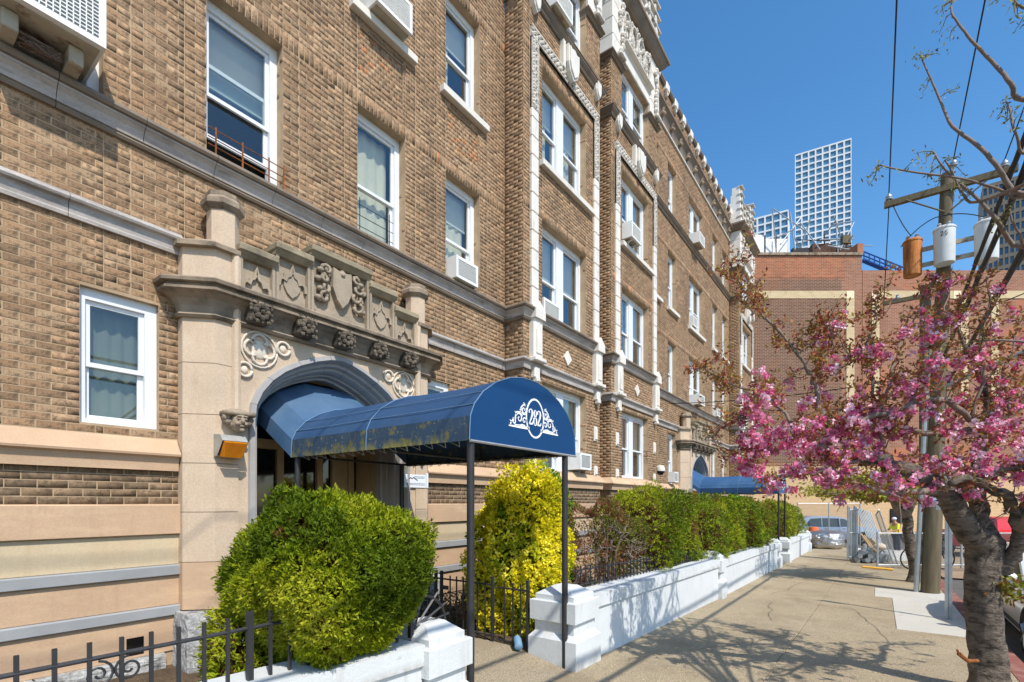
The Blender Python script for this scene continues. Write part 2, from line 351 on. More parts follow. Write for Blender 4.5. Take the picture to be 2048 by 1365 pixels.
def backing(mb, O, u, n, L, z0, z1, holes=(), depth=.24, inset=.003):
    """mortar wall face behind the bricks with reveals round the holes"""
    xs = sorted({0, L, *[h[0] for h in holes], *[h[1] for h in holes]}); zs = sorted({z0, z1, *[h[2] for h in holes], *[h[3] for h in holes]})
    xs = [x for x in xs if 0 <= x <= L]; zs = [z for z in zs if z0 <= z <= z1]
    P = lambda s, o, z: (O[0] + u[0]*s - n[0]*o, O[1] + u[1]*s - n[1]*o, z)
    for a, b in zip(xs[:-1], xs[1:]):
        for c, d in zip(zs[:-1], zs[1:]):
            if any(h[0] - 1e-6 <= a and b <= h[1] + 1e-6 and h[2] - 1e-6 <= c and d <= h[3] + 1e-6 for h in holes): continue
            mb.add([P(a, inset, c), P(b, inset, c), P(b, inset, d), P(a, inset, d)], [(0,1,2,3)])
    for a, b, c, d in holes:
        q = [(a, c), (b, c), (b, d), (a, d)]
        for i in range(4):
            (s0, k0), (s1, k1) = q[i], q[(i+1) % 4]
            mb.add([P(s0, inset, k0), P(s1, inset, k1), P(s1, depth, k1), P(s0, depth, k0)], [(0,1,2,3)])
def window(parent, x0, x1, z0, z1, y, mull=None, blind=0, curt=None, open_=0, meet=.47, bars=0, extra=0, cm='curtain'):
    """sash window; parts: frame > sash, pane, blind. y: front plane of the frame"""
    t = .05; cells = [(x0, x1)] if not mull else [(x0, mull[0]), (mull[1], x1)]
    f = MB().box(x0, x0 + t, y, y + .11, z0, z1).box(x1 - t - extra, x1, y, y + .11, z0, z1).box(x0 + t, x1 - t - extra, y, y + .11, z1 - t - .05, z1).box(x0 + t, x1 - t - extra, y - .015, y + .11, z0, z0 + .045)
    if mull: f.box(mull[0], mull[1], y - .006, y + .115, z0 + .045, z1 - t - .05)
    w = f.ob('window', M['white'], parent)
    x1e = x1 - extra
    for a, b in cells:
        a2 = a + (t if a == x0 else 0); b2 = b - ((t + extra) if b == x1 else 0); c, d = z0 + .045, z1 - t - .05
        zm = c + (d - c)*meet; r = .042
        for nm, (k0, k1, yy) in (('upper_sash', (zm - .02, d, y + .03)), ('lower_sash', (c + open_, zm + .02 + open_, y + .065))):
            s_ = MB().box(a2, a2 + r, yy, yy + .03, k0, k1).box(b2 - r, b2, yy, yy + .03, k0, k1).box(a2 + r, b2 - r, yy, yy + .03, k0, k0 + r).box(a2 + r, b2 - r, yy, yy + .03, k1 - r, k1)
            if bars and nm == 'lower_sash': s_.box(a2 + r, b2 - r, yy, yy + .03, (k0 + k1)/2 - .015, (k0 + k1)/2 + .015)
            s_.ob(nm, M['white'], w)
            MB().box(a2 + r - .004, b2 - r + .004, yy + .012, yy + .016, k0 + r - .004, k1 - r + .004).ob('pane', M['glass'], w)
        if blind:
            bl = MB(); zz = d
            while zz > d - (d - c)*blind: bl.add([(a2, y + .14, zz), (b2, y + .14, zz), (b2, y + .155, zz - .022), (a2, y + .155, zz - .022)], [(0,1,2,3)]); zz -= .026
            bl.box(a2, b2, y + .135, y + .16, zz - .02, zz); bl.ob('blind', M['blind'], w)
        if curt:
            k0, k1 = c + (d - c)*curt[0], c + (d - c)*curt[1]; n_ = 14; vs = []
            for i in range(n_ + 1):
                xx = a2 + (b2 - a2)*curt[2]*i/n_; yy = y + .17 + .018*math.sin(i*1.9); vs += [(xx, yy, k0 + .02*math.sin(i*.9)), (xx, yy, k1)]
            MB().add(vs, [(2*i, 2*i+2, 2*i+3, 2*i+1) for i in range(n_)]).ob('curtain', M[cm], w, smooth=True)
    return w
def sill(parent, x0, x1, z, y, d=.1): MB().cbox(x0, x1, y - d, y + .12, z - .12, z, .008).ob('window_sill', M['sill'], parent)

# --- openings: wing 1 (x0, x1, z0, z1)
F1A = (1.32, 1.93, 2.63, 3.87); F1B = (5.54, 6.14, 2.63, 3.89)
X2 = [(.62, 1.49), (2.37, 3.22), (4.29, 5.15), (6.03, 6.9)]
wing1 = [F1A, F1B] + [(a, b, 5.55, 7.42) for a, b in X2] + [(a, b, 8.74, 10.5) for a, b in X2]
PX0, PX1 = 2.1, 5.52                                       # portal of entrance 282
DW1 = .0; N1 = (0, -1); U1 = (1, 0); X00 = -1.4; ZT = 12.4
door_hole = (PX0 + .02, PX1 - .02, .2, 4.3)
wallA = MB(); wallB = MB()
HO = lambda hs, x: [(a - x, b - x, c, d) for a, b, c, d in hs]
panels1 = [(a + .04, b - .04, 7.86, 8.50) for a, b in X2[2:]]
brks = [X for a, b in X2 for X in (a - .21, a, b, b + .21)]
lay('a', (X00, W0), U1, N1, 7.65 - X00, 2.545, ZT, HO(wing1 + [door_hole] + panels1, X00), [q - X00 for q in brks], [(7.42, 7.615), (10.5, 10.695)], pick=True)
lay('a', (X00, W0), U1, N1, 7.65 - X00, 1.885, 2.24, HO([door_hole], X00), [], pick=True)
backing(wallA, (X00, W0), U1, N1, 7.65 - X00, 0, ZT, HO(wing1 + [door_hole] + panels1, X00))
for a, b, c, d in panels1: lay('a', (a, W0 + .022), U1, N1, b - a, c, d, warm=.14, blen=.1); backing(wallA, (a, W0 + .022), U1, N1, b - a, c, d)
for a, b, c, d in wing1: lay('a', (b, W0), (0, 1), (-1, 0), .16, c, d, blen=.16); lay('a', (a, W0 + .16), (0, -1), (1, 0), .16, c, d, blen=.16)
for a, b, c, d in (F1A, F1B): pass
# --- bay
BW_ = 3.17; WZ = [(2.55, 4.30), (5.56, 7.49), (8.62, 10.5), (11.66, 13.35)]
def bay(x0, bin_, wall, parent, ztop, wx=(.65, 2.47), detail=True, AC=()):
    x1 = x0 + BW_
    hs = [(wx[0], wx[1], c, d) for c, d in WZ]
    lay(bin_, (x0, BF), U1, N1, BW_, 1.885, 2.24); lay(bin_, (x0, BF), U1, N1, BW_, 2.545, ztop, hs, [.2, .46, wx[0], wx[1], BW_ - .36, BW_ - .1], [(7.49, 7.685), (10.5, 10.695), (11.0, 11.06)] if detail else [])
    lay(bin_, (x0, W0), (0, -1), (-1, 0), W0 - BF, 1.885, 2.24); lay(bin_, (x0, W0), (0, -1), (-1, 0), W0 - BF, 2.545, ztop)
    lay(bin_, (x1, BF), (0, 1), (1, 0), W0 - BF, 2.545, ztop)
    backing(wall, (x0, BF), U1, N1, BW_, -.2, ztop, hs); backing(wall, (x0, W0), (0, -1), (-1, 0), W0 - BF, -.2, ztop); backing(wall, (x1, BF), (0, 1), (1, 0), W0 - BF, -.2, ztop)
    for i, (c, d) in enumerate(WZ):
        a, b = x0 + wx[0], x0 + wx[1]
        lay(bin_, (b, BF), (0, 1), (-1, 0), .16, c, d, blen=.16); lay(bin_, (a, BF + .16), (0, -1), (1, 0), .16, c, d, blen=.16)
        window(parent, a, b, c, d, BF + .15, mull=((a+b)/2 - .14, (a+b)/2 + .14), blind=[.5, .45, .35, .3][i], curt=[(0, .9, .5), (0, 1, .35), (0, 1, .8), (0, 1, .5)][i], extra=.03)
        if i == 2: sill(parent, a - .1, b + .27, c, BF)
    xc = x0 + BW_/2
    for sx in (x0 + .34, x1 - .24):
        hw = .115; z = 5.66; j = 0
        while z < 9.44:                                    # plain glazed blocks of the strip
            h = min(.36, 9.44 - z); MB().cbox(sx - hw, sx + hw, BF - .05, BF + .02, z + .004, z + h - .004, .012).ob('terracotta_block', M['terra'], parent); z += h
        o = MB().box(sx - hw, sx + hw, BF - .03, BF + .02, 9.44, 11.0)
        zz = 9.5
        while zz < 10.76:                                  # leafy knots up the strip
            for q in range(4):
                an = q*PI/2 + .78; o.ball((sx + .055*math.cos(an), BF - .045, zz + .045*math.sin(an)), (.045, .03, .035), 6, 4)
            o.ball((sx, BF - .06, zz), .03, 6, 4); zz += .125
        o.box(sx - hw, sx - hw + .02, BF - .055, BF, 9.44, 10.76).box(sx + hw - .02, sx + hw, BF - .055, BF, 9.44, 10.76)
        o.ob('carved_strip', M['ornament'], parent)
        f = MB().cbox(sx - .15, sx + .15, BF - .12, BF + .02, 4.66, 5.42, .02)      # pier block and gabled finial
        f.fprism([(sx - .09, 4.75), (sx + .09, 4.75), (sx + .09, 5.2), (sx, 5.34), (sx - .09, 5.2)], BF - .14, BF - .1)
        f.ob('pier_block', M['terra'], parent)
        g = MB().add([(sx - .17, BF - .17, 5.4), (sx + .17, BF - .17, 5.4), (sx + .17, BF + .02, 5.4), (sx - .17, BF + .02, 5.4), (sx - .17, BF - .17, 5.58), (sx + .17, BF - .17, 5.58), (sx + .17, BF + .02, 5.58), (sx - .17, BF + .02, 5.58), (sx, BF - .15, 5.74), (sx, BF + .02, 5.74)],
                     [(3,2,1,0), (0,1,5,4), (1,2,6,5), (2,3,7,6), (3,0,4,7), (4,5,8), (5,6,9,8), (6,7,9), (7,4,8,9)]); g.ob('finial', M['terra'], parent)
        MB().cbox(sx - .19, sx + .19, BF - .19, BF + .02, 4.58, 4.66, .015).cbox(sx - .09, sx + .09, BF - .1, BF + .02, 4.28, 4.5, .02).cbox(sx - .06, sx + .06, BF - .13, BF, 4.2, 4.3, .02).ob('pendant', M['terra'], parent)
        for c, d in ((3.34, 3.68), (2.53, 2.76)):
            MB().cbox(sx - .075, sx + .075, BF - .02, BF + .02, c, d, .006).cbox(sx - .05, sx + .05, BF - .045, BF, c + .03, d - .03, .012).ob('ornament_block', M['terra'], parent)
        s_ = [(-.12, .46), (.12, .46), (.12, .2), (.09, .1), (0, 0), (-.09, .1), (-.12, .2)]
        MB().fprism([(sx + a, 11.28 + b) for a, b in s_], BF - .09, BF + .02).fprism([(sx + a*.75, 11.33 + b*.75) for a, b in s_], BF - .12, BF - .08).ob('shield', M['terra'], parent)
    o = MB().box(x0 + .22, x1 - .12, BF - .035, BF + .02, 10.77, 11.0)                # horizontal carved band
    o.box(x0 + .22, x1 - .12, BF - .06, BF, 10.975, 11.0).box(x0 + .22, x1 - .12, BF - .06, BF, 10.77, 10.79)
    xx = x0 + .28
    while xx < x1 - .16:
        for q in range(3): o.ball((xx + .05*math.cos(q*2.1), BF - .045, 10.885 + .055*math.sin(q*2.1)), (.045, .03, .035), 6, 4)
        xx += .12
    o.ob('carved_band', M['ornament'], parent)
    s_ = [(-.22, .66), (-.1, .62), (0, .68), (.1, .62), (.22, .66), (.22, .3), (.16, .14), (0, 0), (-.16, .14), (-.22, .3)]
    MB().fprism([(xc + .05 + a, 10.80 + b) for a, b in s_], BF - .16, BF + .02).fprism([(xc + .05 + a*.85, 10.86 + b*.85) for a, b in s_], BF - .19, BF - .15).box(xc - .28, xc - .19, BF - .1, BF, 10.95, 11.5).ob('shield', M['terra'], parent)
    MB().fprism([(xc + .03, 4.81), (xc + .19, 4.97), (xc + .03, 5.13), (xc - .13, 4.97)], BF - .03, BF + .02).ob('diamond_block', M['terra'], parent)
    # sill moulding under the top storey
    pr = [(-.02, 11.5), (.03, 11.5), (.05, 11.53), (.04, 11.56), (.08, 11.6), (.11, 11.64), (.11, 11.67), (.13, 11.68), (.12, 11.71), (-.02, 11.73)]
    MB().sweep([(x0, W0), (x0, BF), (x1, BF), (x1, W0)], pr).ob('sill_moulding', M['cornice2'], parent)
def crown(x0, parent, full=True):
    """white glazed top of a bay: pier panels, corbels, frieze of shields, stepped merlons"""
    x1 = x0 + BW_; zb = 13.1
    pr = lambda z, d=.1: [(-.02, z), (.03, z), (.06, z + .03), (.05, z + .06), (d, z + .09), (d, z + .12), (-.02, z + .13)]
    for a, b in ((x0, x0 + .62), (x1 - .66, x1)):
        MB().sweep([(a, W0 if a == x0 else BF + .2), (a, BF), (b, BF), (b, W0 if b == x1 else BF + .2)], pr(zb - .13)).ob('pier_moulding', M['cornice2'], parent)
        for k in range(4): MB().cbox(a - .01, b + .01, BF - .06, W0, zb + k*.42 + .004, zb + (k + 1)*.42 - .004, .012).ob('terracotta_block', M['terra'], parent)
        o = MB(); cx = (a + b)/2 + .08
        for k in range(9): o.ball((cx + random.uniform(-.14, .14), BF - .1, zb + .25 + k*.15), (.09, .06, .08), 6, 4)
        o.cbox(cx - .17, cx + .17, BF - .18, BF, zb + .02, zb + .14, .03); o.ob('carved_cluster', M['ornament'], parent)
    a, b = x0 + .62, x1 - .66
    MB().cbox(a, b, BF - .03, BF + .3, 13.36, 13.66, .015).ob('lintel_block', M['terra'], parent)
    MB().sweep([(a, BF), (b, BF)], pr(13.66, .16)).ob('lintel_moulding', M['terra'], parent)
    MB().box(a, b, BF - .01, BF + .3, 13.79, 14.78).ob('frieze_panel', M['ornament'], parent)
    o = MB()
    for k in range(4):
        cx = a + (b - a)*(k + .5)/4; o.tube([(cx + .2*math.cos(t*.3927), BF - .06, 14.3 + .34*math.sin(t*.3927)) for t in range(17)], .035, 5)
        for q in range(9): o.ball((cx + random.uniform(-.2, .2), BF - .05, 14.3 + random.uniform(-.38, .38)), (.07, .07, .07), 6, 4)
    o.ob('carved_frieze', M['ornament'], parent)
    MB().sweep([(x0 - .01, W0), (x0 - .01, BF - .05), (x1 + .01, BF - .05), (x1 + .01, W0)], [(-.02, 14.78), (.05, 14.78), (.12, 14.84), (.22, 14.98), (.26, 15.0), (.26, 15.08), (-.02, 15.12)]).ob('crown_cornice', M['cornice2'], parent)
    MB().box(x0 + .02, x1 - .02, BF - .04, W0 + .3, 15.1, 15.5).ob('parapet', M['terra'], parent)
    for k, (cx, hw, zt) in enumerate(((x0 + .3, .3, 16.9), (xc_(x0) - .75, .2, 16.0), (xc_(x0), .42, 16.5), (xc_(x0) + .75, .2, 16.0), (x1 - .34, .33, 17.3))):
        z = 15.12; q = 0; m = MB()
        while z < zt - .1:
            s = hw*(1 - .07*q); h = .36; MB().cbox(cx - s, cx + s, BF - .1 + .02*q, W0 + .12 - .05*q, z + .003, z + h - .003, .02).ob('merlon_block', M['terra'], parent); 
            m.cbox(cx - .06, cx + .06, BF - .15 + .02*q, BF, z + .05, z + h - .08, .015).cbox(cx - s - .03, cx + s + .03, BF - .14, BF + .1, z + h - .05, z + h + .01, .01); z += h; q += 1
        m.ob('merlon_carving', M['ornament'], parent)
xc_ = lambda x0: x0 + BW_/2
bay(7.65, 'a', wallA, bld, 13.1); crown(7.65, bld)
BX2 = 11.43; BX3 = 25.4
bay(BX2, 'b', wallB, bld2, 13.1); crown(BX2, bld2)
bay(BX3, 'b', wallB, bld2, 13.1); crown(BX3, bld2)
# --- wing 2
X3 = [(15.10, 15.95), (16.82, 17.66), (19.14, 20.95), (22.42, 23.27), (24.10, 24.9)]
wing2 = [(a, b, 2.55, 4.3) for a, b in X3 if b < 17.7 or a > 22.3] + [(a, b, c, d) for a, b in X3 for c, d in ((5.56, 7.42), (8.55, 10.5), (11.66, 13.5))]
PC2 = 19.5; PD2 = PC2 - 1.71, PC2 + 1.71
xa, xb = BX2 + BW_, BX3
dh2 = (PD2[0] + .02, PD2[1] - .02, -.2, 4.3)
bk2 = [q for a, b in X3 for q in (a, b)]
lay('b', (xa, W0), U1, N1, xb - xa, 2.545, 15.75, HO(wing2 + [dh2], xa), [q - xa for q in bk2], [(7.42, 7.615), (10.5, 10.695), (13.5, 13.695)])
lay('b', (xa, W0), U1, N1, xb - xa, 1.885, 2.24, HO([dh2], xa))
backing(wallB, (xa, W0), U1, N1, xb - xa, -.3, 15.75, HO(wing2 + [dh2], xa))
for a, b, c, d in wing2: lay('b', (b, W0), (0, 1), (-1, 0), .16, c, d, blen=.16); lay('b', (a, W0 + .16), (0, -1), (1, 0), .16, c, d, blen=.16)
# recessed slot between the two blocks
for bin_, wl, a, L in (('a', wallA, 10.82, .30), ('b', wallB, 11.12, .31)):
    lay(bin_, (a, W0), U1, N1, L, 2.545, 13.1); backing(wl, (a, W0), U1, N1, L, -.2, 13.1)
wallB.add([(28.57, BF, -.5), (28.57, 12, -.5), (28.57, 12, 15.6), (28.57, W0, 15.6), (28.57, W0, 13.1), (28.57, BF, 13.1)], [(0,1,2,3,4,5)])
wallA.box(X00, 11.10, 7.02, 12, 0, ZT - .1); wallB.box(11.14, 28.56, 7.02, 12, -.5, 15.6)
wallA.ob('wall', M['mortar'], bld); wallB.ob('wall', M['mortar'], bld2)
MB().box(X00, 11.10, 6.98, 7.0, .1, ZT - .1).ob('interior', M['interior'], bld); MB().box(11.14, 28.5, 6.98, 7.0, -.4, 15.5).ob('interior', M['interior'], bld2)
for nm, zs in (('a', (5.5, 8.6, 11.6)), ('b', (5.45, 8.45, 11.55))):
    m = MB(); [m.box(*((X00, 11.10) if nm == 'a' else (11.14, 28.5)), 6.08, 6.97, z - .25, z - .1) for z in zs]; m.ob('floor_slab', M['interior'], bld if nm == 'a' else bld2)
# the 300 bricks that show largest are objects of their own
def score(r):
    O, u, n, s0, s1, z0, z1, wm = r; x = O[0] + (s0 + s1)/2; y = O[1]; z = (z0 + z1)/2
    fw = x*CT + y*ST; uu = 1024 + FPX*(x*ST - y*CT)/fw; vv = 1006 - FPX*(z - CAMZ)/fw
    vis = -5 < uu < 2040 and -5 < vv < 1365 and not (355 < uu < 870 and vv > 480) and not (vv > 940 and uu > 360)
    return fw if vis and z > 2.4 else 99
order = sorted(range(len(singles)), key=lambda i: score(singles[i][1]))
unit = []
for k in range(5):
    rr = random.Random(k); m = MB(); a, b, c = .0973, .0296, .0028; q = lambda: rr.gauss(0, .0012)
    m.add([(-a+q(), .016, -b+q()), (a+q(), .016, -b+q()), (a+q(), .016, b+q()), (-a+q(), .016, b+q()), (-a+c+q(), q(), -b+c+q()), (a-c+q(), q(), -b+c+q()), (a-c+q(), q(), b-c+q()), (-a+c+q(), q(), b-c+q())],
          [(4,5,6,7), (0,1,5,4), (1,2,6,5), (2,3,7,6), (3,0,4,7)]); unit.append(m.mesh('brick', M['brick1']))
bl_ = wloc(bld)
for i in order[:300]:
    O, u, n, s0, s1, z0, z1, wm = singles[i][1]
    o = bpy.data.objects.new('brick', unit[i % 5]); o.location = Vector((O[0] + (s0 + s1)/2, O[1] + random.gauss(0, .0006), (z0 + z1)/2)) - bl_
    o.scale = ((s1 - s0)/.1950, 1, (z1 - z0)/.0592); place(o, bld)
brick_bins['a'] += [singles[i][1] for i in order[300:]]
for k, p in (('a', bld), ('b', bld2)):
    V, F, C = build_bricks(brick_bins[k]); o = bpy.data.objects.new('brickwork', fastmesh('brickwork', V, F, M['brick'], C)); o.location = -wloc(p); place(o, p); o['kind'] = 'stuff'
# windows
window(bld, *F1A[:2], F1A[2], F1A[3], W0 + .06, meet=.46, extra=.05, curt=(0, 1, 1), cm='shade'); window(bld, *F1B[:2], F1B[2], F1B[3], W0 + .06, meet=.46, extra=.05)  # first window: added sheet sets the grey-green of its glass, no real curtain
for i, (a, b) in enumerate(X2):
    window(bld, a, b, 5.56, 7.42, W0 + .14, blind=[0, .42, 0, .3][i], curt=[None, None, (0, 1, .98), (.0, .7, .96)][i], open_=[0, .35, 0, 0][i], bars=i == 3, extra=.04)
    window(bld, a, b, 8.74, 10.5, W0 + .14, blind=[0, 0, .3, .35][i], curt=[None, None, (0, 1, .5), (0, .8, .45)][i], extra=.04)
    if i > 1: sill(bld, a - .14, b + .17, 8.74, W0)
for k, (a, b, c, d) in enumerate(wing2):
    dbl = b - a > 1.2
    window(bld2, a, b, c, d, W0 + .14, mull=(((a + b)/2 - .1, (a + b)/2 + .1) if dbl else None), blind=[.4, .2, .6][k % 3], curt=[(0, 1, .6), (0, 1, .8), None][k % 3], extra=.04)
    if 8 < c < 9: sill(bld2, a - .12, b + .15, c, W0)
# stone courses round the building
def blocks(path, prof, name, m, parent, L=.62):           # straight runs cut in blocks; corner runs mitred whole
    for (p, q) in zip(path[:-1], path[1:]):
        pass
def straight(x0, x1, y, prof, name, m, parent, L=.62, gap=.005):
    n = max(1, round((x1 - x0)/L)); h = (x1 - x0)/n
    for i in range(n): MB().sweep([(x0 + i*h + gap*.5, y), (x0 + (i + 1)*h - gap*.5, y)], prof).ob(name, m, parent)
CP = [(-.02, 5.34), (.03, 5.34), (.045, 5.365), (.03, 5.39), (.045, 5.395), (.055, 5.43), (.075, 5.47), (.105, 5.5), (.115, 5.505), (.115, 5.525), (.14, 5.53), (.155, 5.555), (.15, 5.58), (.13, 5.6), (-.02, 5.625)]
CPT = [(-.02, 5.527), (.115, 5.527), (.14, 5.53), (.155, 5.555), (.15, 5.58), (.13, 5.6), (-.02, 5.625)]
CPB = [(-.02, 5.34), (.03, 5.34), (.045, 5.365), (.03, 5.39), (-.02, 5.391)]
CP = [(-.02, 5.392), (.03, 5.392), (.045, 5.395), (.055, 5.43), (.075, 5.47), (.105, 5.5), (.115, 5.505), (.115, 5.525), (-.02, 5.526)]
SP = [(-.02, 4.43), (.03, 4.43), (.035, 4.46), (.03, 4.47), (.04, 4.53), (.05, 4.555), (.085, 4.565), (.095, 4.585), (.09, 4.605), (.075, 4.615), (.075, 4.625), (-.02, 4.665)]
KP = [(-.02, 2.22), (.05, 2.22), (.055, 2.29), (.07, 2.35), (.11, 2.365), (.115, 2.385), (-.02, 2.56)]
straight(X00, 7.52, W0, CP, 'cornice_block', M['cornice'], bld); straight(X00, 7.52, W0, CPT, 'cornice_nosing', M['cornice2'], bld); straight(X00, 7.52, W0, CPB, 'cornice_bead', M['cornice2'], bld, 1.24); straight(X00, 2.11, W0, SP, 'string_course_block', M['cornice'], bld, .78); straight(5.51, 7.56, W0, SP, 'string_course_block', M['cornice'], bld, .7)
straight(X00, 2.09, W0, KP, 'plinth_cap_block', M['peach'], bld, 1.75, .004); straight(5.53, 7.55, W0, KP, 'plinth_cap_block', M['peach'], bld, 1.0, .004)
for x0, par in ((7.65, bld), (BX2, bld2), (BX3, bld2)):
    x1 = x0 + BW_; e = .0
    l = x0 - (.13 if x0 != BX2 else .3); r = x1 + (.3 if x0 == 7.65 else .13)
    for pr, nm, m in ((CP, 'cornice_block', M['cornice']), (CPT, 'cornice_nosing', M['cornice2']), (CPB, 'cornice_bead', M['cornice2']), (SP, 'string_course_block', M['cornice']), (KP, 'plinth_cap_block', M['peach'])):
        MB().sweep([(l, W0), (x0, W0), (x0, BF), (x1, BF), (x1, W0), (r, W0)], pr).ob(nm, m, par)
straight(xa + .13, xb - .13, W0, CP, 'cornice_block', M['cornice'], bld2, .9); straight(xa + .13, xb - .13, W0, CPT, 'cornice_nosing', M['cornice2'], bld2, 1.8); straight(xa + .13, xb - .13, W0, CPB, 'cornice_bead', M['cornice2'], bld2, 1.8)
for a, b in ((xa + .13, PD2[0] + .01), (PD2[1] - .01, xb - .13)): straight(a, b, W0, SP, 'string_course_block', M['cornice'], bld2, .9); straight(a, b, W0, KP, 'plinth_cap_block', M['peach'], bld2, 1.5)
# plinth bands (wing 1, either side of the portal, then round the bays)
def bands(path, parent, lo):
    for z0, z1, d, nm, m in ((1.585, 1.885, .05, 'plinth_stone', 'peach'), (1.275, 1.585, .012, 'plinth_stone', 'cream'), (1.17, 1.275, .05, 'bluestone_band', 'bluestone'), (.867, 1.17, .014, 'plinth_stone', 'peach'), (.765, .867, .05, 'bluestone_band', 'bluestone'), (lo, .765, .014, 'plinth_stone', 'peach')):
        c = .012
        MB().sweep(path, [(-.02, z0), (d - .004, z0), (d, z0 + c*.5), (d, z1 - c), (d - c, z1 - .001), (-.02, z1 - .001)]).ob(nm, M[m], parent)
for a, b in ((X00, .72), (.724, 2.10), (5.52, 7.6)): bands([(a, W0), (b, W0)], bld, .40)
bands([(7.604, W0), (7.65, W0), (7.65, BF), (10.82, BF), (10.82, W0), (11.1, W0)], bld, .1)
bands([(11.14, W0), (BX2, W0), (BX2, BF), (BX2 + BW_, BF), (BX2 + BW_, W0), (PD2[0], W0)], bld2, -.1)
bands([(PD2[1], W0), (BX3, W0), (BX3, BF), (28.57, BF)], bld2, -.3)
def rough(x0, x1, y0, y1, z0, z1, name, parent, n=14, amp=.025):      # hewn granite
    bm = bmesh.new(); bmesh.ops.create_cube(bm, size=1); bmesh.ops.subdivide_edges(bm, edges=bm.edges[:], cuts=n, use_grid_fill=True)
    rr = random.Random(int(x0*100)); ph = [rr.uniform(0, 6) for _ in range(8)]
    for v in bm.verts:
        p = Vector(((x0+x1)/2 + v.co.x*(x1-x0), (y0+y1)/2 + v.co.y*(y1-y0), (z0+z1)/2 + v.co.z*(z1-z0)))
        e = sum(math.sin(p.x*k*9 + ph[k] + p.z*7*(3-k)) * math.cos(p.z*k*11 + ph[k+3] + p.y*8) for k in range(1, 4))/3
        edge = min(1, 6*min(.5 - abs(v.co.x), .5 - abs(v.co.z)) + .15)
        if v.co.y < -.4: p.y -= (e*amp + rr.uniform(-.3, .3)*amp + amp)*edge
        if v.co.x < -.4: p.x -= (e + rr.uniform(-.4, .4))*amp*.5
        if v.co.x > .4: p.x += (e + rr.uniform(-.4, .4))*amp*.5
        v.co = p
    me = bpy.data.meshes.new(name); bm.to_mesh(me); bm.free(); me.materials.append(M['granite']); o = bpy.data.objects.new(name, me); o.location = -wloc(parent); place(o, parent)
for a, b in ((X00, -.2), (-.19, 1.0), (1.01, 1.97)): rough(a, b, W0 - .06, W0 + .1, .1, .40, 'granite_block', bld)
MB().box(1.66, 1.80, W0 - .0155, W0 + .02, .43, .60).ob('vent_opening', M['darkglass'], bld)
# wing 2 upper mouldings, frieze and roof blocks
straight(xa + .13, xb - .13, W0, [(-.02, 11.5), (.03, 11.5), (.05, 11.53), (.04, 11.56), (.08, 11.6), (.11, 11.64), (.11, 11.67), (.13, 11.68), (.12, 11.71), (-.02, 11.73)], 'sill_moulding', M['cornice2'], bld2, 1.8)
straight(xa, xb, W0, [(-.02, 14.36), (.05, 14.36), (.06, 14.4), (.04, 14.44), (-.02, 14.45)], 'white_fillet', M['terra'], bld2, 1.8)
straight(xa, xb, W0, [(-.02, 14.45), (.02, 14.45), (.03, 14.6), (.08, 14.75), (.17, 14.85), (.2, 14.87), (.2, 14.93), (-.02, 14.96)], 'frieze_moulding', M['cornice2'], bld2, 1.8)
for i in range(12): 
    x = xa + .6 + i*.88; m = MB().cbox(x - .08, x + .08, W0 - .14, W0, 14.55, 14.8, .03); [m.ball((x + .07*math.cos(q), W0 - .13, 14.66 + .08*math.sin(q)), .05, 6, 4) for q in range(0, 7, 2)]; m.ob('corbel', M['darkstone'], bld2)
    MB().sweep([(x - .42, W0), (x + .42, W0)], [(-.3, 15.74), (.06, 15.74), (.1, 15.8), (.1, 15.86), (-.3, 15.92)]).ob('coping_stone', M['cornice2'], bld2)
    x += .44; m = MB().cbox(x - .15, x + .15, W0 - .12, W0 + .2, 15.62, 15.88, .02); m.fprism([(x - .09, 15.58), (x, 15.46), (x + .09, 15.58)], W0 - .1, W0); m.ob('roof_block', M['terra'], bld2)
